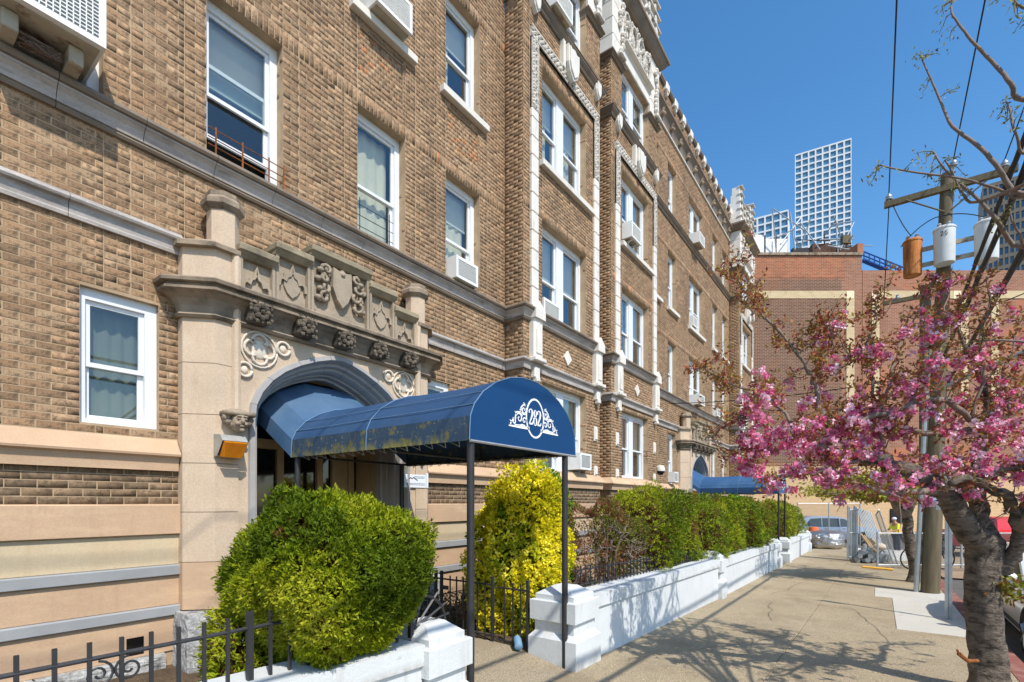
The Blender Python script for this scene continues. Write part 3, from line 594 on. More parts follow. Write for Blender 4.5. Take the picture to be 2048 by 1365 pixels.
# ------------------------------------------------------------------ carved entrance portals
ARC = [(1.15, 2.80), (1.13, 2.98), (1.06, 3.14), (.94, 3.30), (.78, 3.44), (.58, 3.56), (.36, 3.66), (.16, 3.725), (0, 3.75)]
def arcpts(hw, zs, za, zb):            # half-width, spring, apex, foot: outline of the four-centred arch
    R = [(x/1.15*hw, zs + (z - 2.80)/.95*(za - zs)) for x, z in ARC]
    return [(hw, zb)] + R + [(-x, z) for x, z in R[::-1][1:]] + [(-hw, zb)]
def portal(cx, parent, zf, detail=True):
    FY = 5.48
    # spandrel wall with the arch cut out: the portal itself
    A = arcpts(1.15, 2.80, 3.75, zf); m = MB(); n = len(A)
    outer = []
    for x, z in A:
        outer.append((max(-1.31, min(1.31, x*1.25 if abs(x) > .9 and z < 3.2 else x)), 3.80 if z > 3.2 or abs(x) < 1.0 else z) if z > 2.79 else (math.copysign(1.31, x), z))
    outer = [(math.copysign(1.31, x), z) if z < 3.3 else (x, 3.80) for x, z in A]
    k = [i for i in range(n) if outer[i][1] == 3.80]; outer[k[0]] = (1.31, 3.80); outer[k[-1]] = (-1.31, 3.80)
    m.add([(cx + x, 5.5, z) for x, z in A] + [(cx + x, 5.5, z) for x, z in outer], [(i, i+1, n+i+1, n+i) for i in range(n-1)])
    p = m.ob('portal', M['limestone'], parent)
    prof = [(1.15, 3.75, 5.5), (1.14, 3.74, 5.47), (1.09, 3.69, 5.46), (1.07, 3.67, 5.5), (1.07, 3.67, 5.56), (1.03, 3.625, 5.57), (1.02, 3.615, 5.64), (.99, 3.58, 5.63), (.97, 3.56, 5.68), (.97, 3.555, 5.76), (.945, 3.53, 5.76), (.935, 3.52, 5.84), (.91, 3.495, 5.85), (.91, 3.49, 5.96)]
    cuts = [0, 3, 6, 8, 10, 12, 14, 16, len(A) - 1] if detail else [0, len(A) - 1]
    for a, b in zip(cuts[:-1], cuts[1:]):                 # voussoirs of the moulded arch
        g = MB(); vs = []; nn = b - a + 1; k = len(prof)
        for hw, za, y in prof:
            P = arcpts(hw, 2.80, za, zf)
            for i in range(a, b + 1):
                x, z = P[i]
                if i == a and a: q = P[i+1]; x, z = x + (q[0]-x)*.018, z + (q[1]-z)*.018
                vs.append((cx + x, y, z))
        g.add(vs, [(r*nn + i, r*nn + i + 1, (r+1)*nn + i + 1, (r+1)*nn + i) for r in range(k-1) for i in range(nn-1)])
        g.ob('arch_stone', M['bluestone2'], p, smooth='auto')
    poly = lambda sx, e=0: [(cx + sx*x, y) for x, y in ((1.71 + e, W0 + .02), (1.71 + e, 5.69 - e*.5), (1.49 + e*.5, FY - e), (1.26, FY - e), (1.26, W0 + .02))][::(1 if sx < 0 else -1)]
    for sx in (-1, 1):
        zz = [.81, 1.296, 1.805, 2.304, 2.803, 3.327, 3.80]
        for a, b in zip(zz[:-1], zz[1:]): MB().prism(poly(sx), a + .003, b - .003).ob('stone_block', M['peach' if b < 1.9 and sx < 0 and a > .8 and b < 1.4 else 'limestone'], p)
        x0, x1 = sorted((cx + sx*1.76, cx + sx*1.14))
        rough(x0, x1, FY - .03, W0 + .05, zf, .80, 'granite_block', p, 12, .03)
        MB().prism(poly(sx), 4.12, 4.50).ob('turret_block', M['limestone'], p)
        MB().prism(poly(sx, .06), 4.50, 4.545).prism(poly(sx, .06), 4.545, 4.62, [(x + (cx + sx*1.45 - x)*.45, y + (W0 - y)*.35) for x, y in poly(sx, .06)]).ob('turret_cap', M['darkstone'], p)
        o8 = lambda r, c: [(c[0] + r*math.cos(PI/8 + k*PI/4), c[1] + r*math.sin(PI/8 + k*PI/4)) for k in range(8)]
        tc_ = (cx + sx*1.36, 5.60)
        MB().prism(o8(.15, tc_), 4.53, 4.93).ob('turret', M['limestone'], p)
        MB().prism(o8(.15, tc_), 4.93, 4.98, o8(.205, tc_)).prism(o8(.205, tc_), 4.98, 5.03).prism(o8(.205, tc_), 5.03, 5.08, o8(.16, tc_)).prism(o8(.165, tc_), 5.08, 5.12).prism(o8(.165, tc_), 5.12, 5.15, o8(.08, tc_)).ob('turret_cap', M['darkstone'], p)
        MB().tube([(cx + sx*1.285, FY - .01, 2.83), (cx + sx*1.285, FY - .01, 4.55)], .045, 8).ob('shaft', M['limestone'], p, smooth='auto')
        if detail:                                       # carved head under the shaft
            h = (cx + sx*1.30, FY - .10, 2.745); g = MB().cbox(h[0] - .15, h[0] + .15, FY - .17, FY + .02, 2.80, 2.85, .012)
            g.ball(h, (.085, .085, .11), 10, 7).ball((h[0], h[1] - .09, h[2] - .005), (.018, .03, .03), 6, 4).ball((h[0], h[1] - .075, h[2] - .055), (.03, .02, .012), 6, 4).ball((h[0], h[1] - .07, h[2] - .095), (.03, .025, .02), 6, 4)
            for q in (-1, 1): g.ball((h[0] + q*.035, h[1] - .078, h[2] + .02), (.018, .012, .01), 6, 4).ball((h[0] + q*.035, h[1] - .08, h[2] + .045), (.028, .015, .009), 6, 4).ball((h[0] + q*.04, h[1] - .065, h[2] - .03), (.03, .025, .025), 6, 4)
            for q in range(12): an = q/12*2*PI; g.ball((h[0] + .12*math.cos(an), h[1] + .02, h[2] + .03 + .07*math.sin(an)), (.045, .05, .04), 6, 4)
            g.ob('carved_head', M['darkstone'], p, smooth=True)
    # main cornice
    cp = [(-.02, 3.78), (.03, 3.78), (.05, 3.805), (.03, 3.835), (.02, 3.84), (.03, 3.9), (.07, 3.96), (.14, 4.0), (.19, 4.01), (.19, 4.035), (.165, 4.05), (.17, 4.065), (.22, 4.075), (.225, 4.105), (.2, 4.125), (-.05, 4.14)]
    MB().sweep([(cx - 1.71, W0), (cx - 1.71, 5.69), (cx - 1.49, FY), (cx + 1.49, FY), (cx + 1.71, 5.69), (cx + 1.71, W0)], cp).ob('portal_cornice', M['darkstone'], p)
    for q in range(5):                                   # five carved bosses in the hollow
        bx = cx - 1.10 + q*.53; rr = random.Random(q + 5); g = MB().cbox(bx - .11, bx + .11, FY - .175, FY, 3.82, 4.04, .02)
        for a in range(8): an = a*PI/4; g.ball((bx + .062*math.cos(an), FY - .19, 3.93 + .062*math.sin(an)), (.036, .026, .032), 6, 4)
        g.ball((bx, FY - .205, 3.93), .024, 6, 4)
        for a in range(22): sd__ = a % 4; tt0 = rr.uniform(-.115, .115); g.ball((bx + (tt0 if sd__ < 2 else (.11 if sd__ == 2 else -.11)), FY - .175, 3.93 + (tt0 if sd__ >= 2 else (.1 if sd__ == 0 else -.1))), rr.uniform(.014, .026), 5, 4)
        g.ob('carved_boss', M['bossstone'], p)
    # stepped parapet of five panels
    ed = [(-1.25, -.86, 4.57), (-.85, -.43, 4.75), (-.42, .42, 4.90), (.43, .85, 4.75), (.86, 1.25, 4.57)]
    for i, (a, b, zt) in enumerate(ed):
        a += cx; b += cx; mid = (a + b)/2; hw = (b - a)/2
        MB().box(a, b, 5.53, 5.72, 4.10, zt).box(a, a + .035, 5.47, 5.53, 4.13, zt).box(b - .035, b, 5.47, 5.53, 4.13, zt).ob('parapet_panel', M['limestone2'], p)
        MB().cbox(a - .02, b + .02, 5.41, 5.74, zt + .002, zt + .08, .012).add([(a - .01, 5.48, zt - .05), (b + .01, 5.48, zt - .05), (b + .01, 5.54, zt - .055), (a - .01, 5.54, zt - .055), (a - .01, 5.425, zt + .001), (b + .01, 5.425, zt + .001), (b + .01, 5.54, zt + .001), (a - .01, 5.54, zt + .001)], [(3,2,1,0), (0,1,5,4), (1,2,6,5), (2,3,7,6), (3,0,4,7)]).ob('coping_stone', M['darkstone2'], p)
        if i != 2:
            zo = 4.16; top = zt - .13; w_ = hw - .045
            og = [(-w_, top - .24), (-w_*.95, top - .17), (-w_*.75, top - .14), (-w_*.5, top - .16), (-w_*.42, top - .11), (-w_*.2, top - .09), (-w_*.07, top - .04), (0, top + .03)]
            og = og + [(-x, z) for x, z in og[::-1][1:]]
            MB().ribbon([(mid + x, z) for x, z in og], .035, 5.49, 5.54).ob('ogee_moulding', M['limestone2'], p)
            if i in (1, 3):
                s = [(-.10, .1), (-.06, .12), (0, .15), (.06, .12), (.10, .1), (.10, -.06), (.06, -.14), (0, -.19), (-.06, -.14), (-.10, -.06)]
                MB().fprism([(mid + x, 4.45 + z*.9) for x, z in s], 5.505, 5.54).ob('shield', M['limestone2'], p)
        else:
            s = [(-.13, .24), (-.05, .22), (0, .25), (.05, .22), (.13, .24), (.14, 0), (.08, -.14), (0, -.23), (-.08, -.14), (-.14, 0)]
            MB().fprism([(mid + x, 4.58 + z) for x, z in s], 5.45, 5.54).ob('shield', M['limestone2'], p)
            rr = random.Random(3); g = MB()
            for sx in (-1, 1):
                for k in range(4):                       # curling mantling either side of the shield
                    x0_, z0_ = sx*(.17 + .03*(k % 2)), 4.77 - k*.115
                    g.tube([(mid + x0_ + sx*(.05 + .05*math.cos(t*.8 + k)), 5.50 - .01*t, z0_ + .05*math.sin(t*.8 + k)) for t in range(7)], [.03, .028, .026, .024, .022, .02, .02], 5)
                    g.ball((mid + x0_ + sx*.12, 5.49, z0_ - .03), (.05, .05, .035), 6, 4).ball((mid + x0_ + sx*rr.uniform(0, .16), 5.5, z0_ + rr.uniform(-.05, .05)), (.035, .04, .04), 6, 4)
            g.ball((mid, 5.47, 4.77), (.05, .05, .04), 6, 4)
            g.ob('carved_mantling', M['limestone2'], p, smooth=True)
            MB().ribbon([(mid - .36, 4.22), (mid - .25, 4.205), (mid - .1, 4.20), (mid + .1, 4.20), (mid + .25, 4.205), (mid + .36, 4.22)], [.04, .09, .1, .1, .09, .04], 5.48, 5.54).ob('carved_scroll', M['limestone2'], p)
    if detail:
        for sx in (-1, 1):                               # tracery roundels in the spandrels
            for nm, (x, z, r, lob) in (('quatrefoil', (-1.03, 3.58, .155, 4)), ('roundel', (-.76, 3.655, .075, 0)), ('roundel', (-1.19, 3.33, .075, 0))):
                X = cx + (-sx)*x; g = MB()
                if lob:
                    for k in range(4):
                        ax, az = X + .085*math.cos(k*PI/2), z + .085*math.sin(k*PI/2)
                        g.tube([(ax + .082*math.cos(t*PI/6 + k*PI/2), 5.485, az + .082*math.sin(t*PI/6 + k*PI/2)) for t in range(-4, 5)], .018, 5)
                    g.tube([(X + .195*math.cos(t*PI/10), 5.49, z + .195*math.sin(t*PI/10)) for t in range(21)], .014, 5); g.ball((X, 5.50, z), (.1, .02, .11), 8, 5)
                else:
                    g.tube([(X + r*math.cos(t*PI/8), 5.485, z + r*math.sin(t*PI/8)) for t in range(17)], .018, 5).ball((X, 5.5, z), (r*.6, .02, r*.6), 8, 5)
                g.ob(nm, M['limestone3'], p, smooth=True)
    # recessed doorway
    d = MB()
    for x in (-.88, -.30, .28, .52, .80): d.box(cx + x - .045, cx + x + .045, 6.38, 6.48, zf, 2.60)
    d.box(cx - .92, cx + .92, 6.37, 6.5, 2.60, 2.72).box(cx - .92, cx + .92, 6.39, 6.47, zf, zf + .25).box(cx + .57, cx + .75, 6.41, 6.45, zf + .25, 2.6).box(cx - .92, cx + .92, 6.40, 6.48, 3.1, 3.16)
    d.ob('door_frame', M['wood'], p)
    MB().box(cx - .92, cx + .92, 6.43, 6.44, zf + .25, 3.6).ob('door_glass', M['darkglass'], p)
    MB().box(cx - .94, cx - .915, 5.95, 6.5, zf, 3.6).box(cx + .915, cx + .94, 5.95, 6.5, zf, 3.6).box(cx - .94, cx + .94, 5.95, 6.5, 3.58, 3.62).ob('door_reveal', M['wood'], p)
    return p
M['bluestone2'] = mat('blue_grey_arch_stone', lin(158, 154, 150), .7, .10, 3, .2, 40, stain=[(lin(84, 84, 86), 3, .56, .8, .5), (lin(190, 196, 200), 4, .6, .8, .4)])
M['limestone2'] = mat('grey_carved_limestone', lin(158, 144, 124), .85, .14, 3, .3, 45, fine=.08, stain=[(lin(92, 84, 72), 2.4, .5, .75, .6), (lin(196, 178, 152), 3, .6, .8, .5)])
M['limestone3'] = mat('bleached_carved_limestone', lin(210, 198, 180), .85, .08, 3, .2, 45, stain=[(lin(120, 104, 84), 7, .58, .75, .6)])
M['darkstone2'] = mat('mossy_coping_stone', lin(150, 138, 114), .9, .22, 4, .35, 45, stain=[(lin(70, 64, 54), 3, .46, .7, .7), (lin(120, 112, 72), 5, .6, .8, .5)])
M['bossstone'] = mat('blackened_carved_stone', lin(104, 94, 80), .9, .3, 9, .4, 45, stain=[(lin(48, 44, 38), 7, .44, .62, .8)])
PCX = 3.81
portal(PCX, bld, .18); portal(PC2, bld2, -.15, detail=False)
for i in range(2): MB().cbox(PCX - .90, PCX + .90, 5.5 + i*.3, 7, .18 + .14*i, .32 + .14*i, .01).ob('door_step', M['concrete2'], bld)

# ------------------------------------------------------------------ entrance awnings
def spiral(cx, cz, r, a0, turns, sx=1, n=16): return [(cx + sx*r*(1 - .85*i/n)*math.cos(a0 + turns*2*PI*i/n), cz + r*(1 - .85*i/n)*math.sin(a0 + turns*2*PI*i/n)) for i in range(n + 1)]
GL = {'2': ([(-.36, .28), (-.40, .40), (-.28, .52), (-.06, .56), (.18, .50), (.28, .32), (.20, .10), (-.02, -.14), (-.28, -.40), (-.40, -.50)], [.16, .14, .07, .08, .16, .22, .20, .14, .09, .06]),
      '2b': ([(-.40, -.50), (-.1, -.46), (.2, -.46), (.36, -.42), (.40, -.26)], [.05, .15, .16, .12, .05]),
      '8a': ([(.0, .06), (-.22, .16), (-.27, .32), (-.16, .50), (0, .55), (.16, .50), (.27, .32), (.22, .16), (.0, .06)], [.12, .17, .18, .08, .06, .08, .16, .13, .12]),
      '8b': ([(.0, .06), (-.28, -.08), (-.33, -.28), (-.2, -.48), (0, -.54), (.2, -.48), (.33, -.28), (.28, -.08), (.0, .06)], [.12, .14, .19, .09, .06, .09, .20, .17, .12]),
      '5a': ([(.40, .54), (-.26, .54), (-.32, .08), (.04, .14), (.34, -.04), (.36, -.28), (.10, -.54), (-.16, -.54), (-.36, -.46)], .10)}
def digits(s, cx, cz, h, y0, y1, m=None, adv=.80):
    m = m or MB(); x = cx - (len(s) - 1)*adv*h/2
    for ch in s:
        for k in {'2': ('2', '2b'), '8': ('8a', '8b'), '5': ('5a',)}[ch]:
            P, wd = GL[k]; m.ribbon([(x + a*h*.58, cz + b*h) for a, b in P], [q*h*.8 for q in (wd if hasattr(wd, '__len__') else [wd]*len(P))], y0, y1)
        x += adv*h
    return m
def awning(cx, yf, yb, ztop, zg, label, group, number=None, fade=False, hw=.865, dz=0):
    zb = 2.405 + dz; t = empty('awning', (cx, (yf + yb)/2, zg), label, 'awning', group)
    sec = [(-1, 0), (-.995, .10), (-.985, .20), (-.93, .30), (-.80, .42), (-.60, .53), (-.36, .61), (-.15, .645), (0, .65)]
    sec = sec + [(-x, z) for x, z in sec[::-1][1:]]; n = len(sec)
    S = lambda y, k=1, lift=0, sq=1: [(cx + x*hw*k, y, zb + lift + z*sq) for x, z in sec]
    mats = (M['blue2'], M['blue2'], M['blueedge2']) if fade else (M['blue'], M['bluefade'], M['blueedge'])
    segs = [yf, yf + (yb - yf)/2, yb]
    m = MB(); e = MB(); e2 = MB()
    for a, b in zip(segs[:-1], segs[1:]):
        A, B = S(a), S(b); r = range(2, n - 3)
        N_ = 6; rows = [[tuple(np.array(A[i]) + (np.array(B[i]) - np.array(A[i]))*j/N_ - np.array((0, 0, .018*math.sin(PI*j/N_)*(1 if 2 < i < n-3 else 0)))) for i in range(n)] for j in range(N_ + 1)]
        flat = [p for row in rows for p in row]
        for mb_, lo, hi in ((m, 2, n - 2), (e, 0, 3), (e2, n - 3, n)):
            q_ = [p for row in rows for p in row[lo:hi]]; k_ = hi - lo
            mb_.add(q_, [(j*k_ + i, (j+1)*k_ + i, (j+1)*k_ + i + 1, j*k_ + i + 1) for j in range(N_) for i in range(k_ - 1)])
    m.ob('roof_cover', mats[0], t, smooth=True); e.ob('side_valance', mats[2], t); e2.ob('side_valance', mats[2], t)
    A = S(yb); ks = [0, 2, 4, 6, 10, 12, 14, 16]; A = [A[i] for i in ks]; B = [S(5.93, 1.03, .42, .98)[i] for i in ks]; C = [S(6.2, 1.03, .52, .95)[i] for i in ks]; n0 = n; n = len(ks)
    MB().add(A + B + C, [(i, n + i, n + i + 1, i + 1) for i in range(n-1)] + [(n + i, 2*n + i, 2*n + i + 1, n + i + 1) for i in range(n-1)]).ob('porch_cover', mats[1], t); n = n0
    tri = S(yf); F = MB().add(tri + [(x, y + .012, z) for x, y, z in tri], [tuple(range(n)), tuple(range(n, 2*n))[::-1]]); F.ob('front_panel', M['bluefront'] if not fade else M['blue2'], t)
    MB().tube([(cx - hw, yf - .006, zb - .004), (cx + hw, yf - .006, zb - .004)], .012, 6).ob('front_bar', M['steelgrey'], t)
    s_ = MB()                                            # welted seams along the cover
    for x, z in ((sec[4]), (sec[3]), (sec[-4])): s_.tube([(cx + x*hw*1.003, yf, zb + z + .004), (cx + x*hw*1.003, yb, zb + z + .004)], .004, 4)
    for a in segs: s_.tube([(cx + x*hw*1.004, a, zb + z + .003) for x, z in sec], .006, 4)
    s_.ob('seam', M['seam'], t)
    fr = MB()
    for sx in (-1, 1): fr.tube([(cx + sx*(hw - .03), yf + .03, zb + .02), (cx + sx*(hw - .03), yb, zb + .02)], .017, 6)
    for a in (yf + .03, segs[1], yb): fr.tube([(cx - hw + .03, a, zb + .02), (cx + hw - .03, a, zb + .02)], .015, 6).tube([(cx + x*(hw - .02), a, zb + z*.96) for x, z in sec], .012, 5)
    fr.ob('frame', M['black'], t)
    for sx in (-1, 1):                                   # lacing under the edge
        l = MB(); k = 0; y = yf + .15
        while y < yb - .1: l.tube([(cx + sx*(hw - .03), y, zb + .03), (cx + sx*(hw - .10), y + .05, zb - .03), (cx + sx*(hw - .03), y + .13, zb + .02)], .004, 4); y += .16
        l.ob('lacing', M['steelgrey'], t)
    px = cx - hw + .045, cx + hw - .17
    for x in px:
        for y in (yf + .03, yb - .05): MB().lathe((x, y, 0), [(.032, (gz(x) if y < 3.5 else zg + .12) - .02), (.032, zb + .02)], 12).ob('post', M['black'], t, smooth='auto')
    e0, e1 = yf - .004, yf + .002; ex = cx + .08 if number else cx; ez = zb + .30
    MB().ribbon([(ex + .148*math.cos(q*PI/16), ez + .182*math.sin(q*PI/16)) for q in range(33)], .017, e0, e1).ob('oval_ring', M['print'], t)
    if number: digits(number, ex, ez + .005, .135, e0, e1, adv=.52).ob('house_number', M['print'], t)
    o = MB()
    for sx in (-1, 1):
        X = lambda a: ex + sx*a
        o.ribbon([(X(.10), ez - .105), (X(.25), ez - .11), (X(.42), ez - .115)], [.028, .024, .012], e0, e1)
        for (a, b, r, a0, tn) in ((.190, .055, .042, 2.6, 1.2), (.262, -.03, .050, .4, 1.2), (.182, -.045, .036, 3.4, -1.1), (.345, -.07, .032, 1.0, 1.1)):
            o.ribbon([(X(p - ex) if False else ex + sx*(p - ex), q) for p, q in spiral(ex + a, ez + b, r, a0, tn)], [.012]*9 + [.009]*8, e0, e1)
        for ln in (((.16, .02), (.20, .012), (.23, .03), (.30, .022), (.325, -.03)), ((.17, -.09), (.22, -.085), (.25, -.095), (.33, -.10)), ((.31, -.035), (.345, -.04), (.385, -.085), (.40, -.10)), ((.16, .10), (.20, .10), (.235, .07), (.235, .02))): o.ribbon([(ex + sx*a, ez + b) for a, b in ln], .013, e0, e1)
        for (a, b) in ((.165, .10), (.225, .03), (.30, .0), (.215, -.005), (.375, -.085)): o.ribbon([(ex + sx*a, ez + b), (ex + sx*(a + .03), ez + b + .022)], [.018, .006], e0, e1)
    o.ob('scroll_emblem', M['print'], t)
    return t
M['blue2'] = mat('clean_blue_canvas', lin(50, 88, 128), .75, .06, 2, .1, 240, spec=.25, stain=[(lin(96, 130, 166), 1.4, .5, .8, .4)])
M['blueedge2'] = mat('clean_blue_valance', lin(36, 66, 104), .75, .06, 2, .1, 240)
M['seam'] = mat('pale_blue_seam', lin(92, 122, 152), .8, .1, 5, 0)
awning(3.905, 2.66, 5.30, 3.05, .18, 'long blue canvas awning numbered 282 over the nearest entrance', 'blue entrance awnings', '282')
awning(PC2, 2.70, 5.30, 3.05, -.22, 'smaller looking distant blue awning beyond the hedge at the second entrance', 'blue entrance awnings', None, fade=True, hw=.8, dz=-.18)

# ------------------------------------------------------------------ things fixed to the building
def lamp(x, y, z, label, w_=.25):
    t = empty('wall_lamp', (x, y, z), label, 'wall lamp', 'box wall lamps beside the entrances')
    h = w_/2
    MB().add([(x-h, y, z+.11), (x+h, y, z+.11), (x+h, y, z-.12), (x-h, y, z-.12), (x-h, y-.14, z+.10), (x+h, y-.14, z+.10), (x+h, y-.2, z+.035), (x-h, y-.2, z+.035), (x+h, y-.08, z-.11), (x-h, y-.08, z-.11)],
             [(0,1,2,3), (0,4,5,1), (4,7,6,5), (1,5,6,8,2), (0,3,9,7,4), (3,2,8,9)]).ob('housing', M['lampmetal'], t)
    MB().add([(x-h+.012, y-.2, z+.03), (x+h-.012, y-.2, z+.03), (x+h-.02, y-.085, z-.118), (x-h+.02, y-.085, z-.118), (x-h+.02, y-.225, z+.015), (x+h-.02, y-.225, z+.015), (x+h-.04, y-.15, z-.13), (x-h+.04, y-.15, z-.13)],
             [(0,1,5,4), (1,2,6,5), (2,3,7,6), (3,0,4,7), (4,5,6,7), (3,2,1,0)]).ob('lens', M['amber'], t)
lamp(2.43, 5.478, 2.49, 'amber box lamp on the stone pier left of entrance 282')
lamp(PC2 - 1.35, 5.478, 2.30, 'dull box lamp on the stone pier at the second entrance')
t = empty('security_camera', (14.75, 5.6, 2.9), 'beige dome security camera on the corner by the second bay', 'security camera')
MB().cbox(14.585, 14.64, 5.45, 5.62, 2.90, 3.06, .01).tube([(14.62, 5.5, 2.98), (14.8, 5.38, 2.98)], .03, 8).ob('bracket', M['lampmetal'], t)
MB().lathe((14.86, 5.36, 2.78), [(.02, .26), (.1, .24), (.14, .16), (.14, .08)], 14).ob('housing', M['lampcream'] if 'lampcream' in M else M['sill'], t, smooth='auto')
MB().lathe((14.86, 5.36, 2.78), [(.13, .08), (.12, .03), (.07, -.03), (.02, -.05)], 14).ob('dome', M['darkglass'], t, smooth=True)
M['plate'] = mat('white_sign_plate', lin(226, 232, 236), .4, .02, 5, 0); M['ink'] = mat('blue_grey_ink', lin(96, 112, 130), .6, 0, 5, 0); M['inkdark'] = mat('black_ink', lin(30, 34, 42), .6, 0, 5, 0)
def plaque(x0, x1, z0, z1, label, roof):
    y = 5.474; t = empty('sign_plate', ((x0 + x1)/2, y, z0), label, 'sign')
    MB().cbox(x0, x1, y - .006, y + .006, z0, z1, .003).ob('plate', M['plate'], t)
    w_ = x1 - x0; m = MB(); rr = random.Random(int(x0*10))
    for k in range(4 if roof else 8):                    # unreadable rows of small print
        zz = z1 - .03 - k*(.022 if not roof else .02) - (.06 if roof and k > 1 else 0); a = x0 + (w_*.45 if roof and k < 2 else .02)
        while a < x1 - .03: b = min(a + rr.uniform(.012, .04), x1 - .02); m.box(a, b, y - .0085, y - .007, zz, zz + .007); a = b + .008
    m.ob('small_print', M['ink'], t)
    if roof: MB().ribbon([(x0 + .05, z1 - .085), (x0 + .12, z1 - .045), (x0 + .15, z1 - .06), (x0 + .17, z1 - .04), (x0 + .25, z1 - .085)], .012, y - .009, y - .007).ob('roof_logo', M['inkdark'], t)
plaque(4.50 + .34, 4.92 + .34, 2.12, 2.31, 'white sign with a roofline logo on the pier right of entrance 282', True)
plaque(5.10 + .17, 5.27 + .04, 2.12, 2.34, 'narrow white notice beside the roofline sign, partly behind an awning post', False)

def aircon(x0, x1, z0, z1, yf, yb, label, legs=False, grid=False):
    t = empty('air_conditioner', ((x0 + x1)/2, yf, z0), label, 'air conditioner', 'window air conditioners'); e = .05
    MB().box(x0, x1, yf + .02, yb, z0, z1).box(x0, x0 + e, yf, yf + .02, z0, z1).box(x1 - e, x1, yf, yf + .02, z0, z1).box(x0 + e, x1 - e, yf, yf + .02, z0, z0 + e).box(x0 + e, x1 - e, yf, yf + .02, z1 - e, z1).ob('casing', M['ac'], t)
    MB().box(x0 + e, x1 - e, yf + .013, yf + .018, z0 + e, z1 - e).ob('coil', M['acgrille'], t)
    g = MB(); k = (z1 - z0 - 2*e)/(.03 if grid else .022); s = .004
    for i in range(1, int(k)): zz = z0 + e + i*(z1 - z0 - 2*e)/int(k); g.box(x0 + e, x1 - e, yf + .002, yf + .012, zz - s, zz + s)
    if grid:
        n_ = int((x1 - x0 - 2*e)/.04)
        for i in range(1, n_): xx = x0 + e + i*(x1 - x0 - 2*e)/n_; g.box(xx - s, xx + s, yf - .002, yf + .004, z0 + e, z1 - e)
    g.ob('grille', M['ac'], t)
    b = MB().box(x0 + .03, x1 - .03, yf + .06, yb - .02, z0 - .012, z0 - .001)
    for i in range(7): xx = x1 - .0; b.box(xx, xx + .003, yf + .1 + i*.03, yf + .115 + i*.03, z0 + .08, z1 - .08)
    b.ob('base_pan', M['rustpan'], t)
    if legs:
        for x in (x0 + (x1-x0)*.25, x0 + (x1-x0)*.75): MB().tube([(x, yf + .12, z0 - .012), (x, yb - .02, z0 - .45)], .014, 6).tube([(x, yf + .05, z0 - .02), (x, yb, z0 - .02)], .014, 6).ob('support_arm', M['ac'], t)
M['rustpan'] = mat('stained_base_pan', lin(170, 160, 140), .6, .15, 6, .1, stain=[(lin(110, 66, 34), 5, .54, .64, .85)])
aircon(.66, 1.38, 5.76, 6.24, 5.30, 5.95, 'large old air conditioner with square wire grille and rusty underside, top left window', grid=True)
for x in (.82, 1.22): tag(MB().cbox(x - .05, x + .05, 5.46, 5.72, 5.60, 5.745, .008).ob('support_block', M['rustpan'], None), 'rust stained %s block propping up the large air conditioner' % ('left' if x < 1 else 'right'), 'block')
n_ = MB(); [n_.tube([(1.02 + random.uniform(-.14, .14), 5.6 + random.uniform(-.06, .05), 5.63 + random.uniform(-.02, .06)) for _ in range(5)], .003, 3) for _ in range(90)]
tag(n_.ob('bird_nest', M['bark2'], None), 'twiggy nest packed under the large air conditioner', 'nest')
aircon(6.07, 6.62, 5.62, 5.98, 5.60, 6.05, 'small white air conditioner in the cream curtained window above the entrance awning')
aircon(4.40, 5.04, 8.76, 9.2, 5.52, 6.0, 'white air conditioner with fine slats above the recessed brick panel, top of the picture')
aircon(8.35, 8.98, 5.62, 5.98, 5.36, 5.58, 'air conditioner in the left half of the bay window above the diamond block')
aircon(8.42, 9.05, 11.74, 12.16, 5.10, 5.6, 'boxy beige air conditioner in the topmost visible window of the nearest bay')
aircon(9.52, 10.03, 2.62, 2.98, 5.18, 5.58, 'air conditioner low in the bay window right behind the awning number')
aircon(12.1, 12.72, 8.72, 9.12, 5.1, 5.56, 'air conditioner on two white brackets in the second bay', legs=True)
aircon(19.3, 19.98, 11.72, 12.12, 5.45, 6.0, 'white air conditioner in the high window just under the roof frieze')
aircon(19.3, 19.98, 5.62, 6.0, 5.45, 6.0, 'white air conditioner in the window above the second entrance')
aircon(19.25, 19.75, 8.6, 8.98, 5.66, 6.0, 'air conditioner on a wire bracket, middle of three in one column of windows', legs=True)
aircon(16.85, 17.3, 2.6, 2.95, 5.6, 6.0, 'small air conditioner in the narrow window left of the second entrance')
aircon(22.45, 22.9, 5.62, 5.95, 5.6, 6.0, 'small air conditioner in a narrow window near the far bay, behind blossom')
t = empty('window_guard', (2.8, 5.75, 5.63), 'rusty low window guard of thin rods on the cornice ledge', 'window guard')
for x in (2.44, 2.72, 3.02, 3.2): MB().box(x - .008, x + .008, 5.74, 5.748, 5.61, 5.93).ob('upright', M['rust'], t)
for z in (5.72, 5.80, 5.90): MB().tube([(2.36, 5.745, z), (3.26, 5.745, z - .01)], .006, 5).ob('rod', M['rust'], t)
t = empty('window_guard', (4.7, 5.9, 5.63), 'dark bent wire guard inside the window above the portal', 'window guard')
for z in (5.72, 5.8, 5.95, 6.1): MB().tube([(4.33, 5.90, z), (5.0, 5.90, z)], .005, 5).ob('rod', M['cable'], t)
for x in (4.4, 4.93): MB().tube([(x, 5.90, 5.62), (x, 5.90, 6.2)], .006, 5).ob('upright', M['cable'], t)
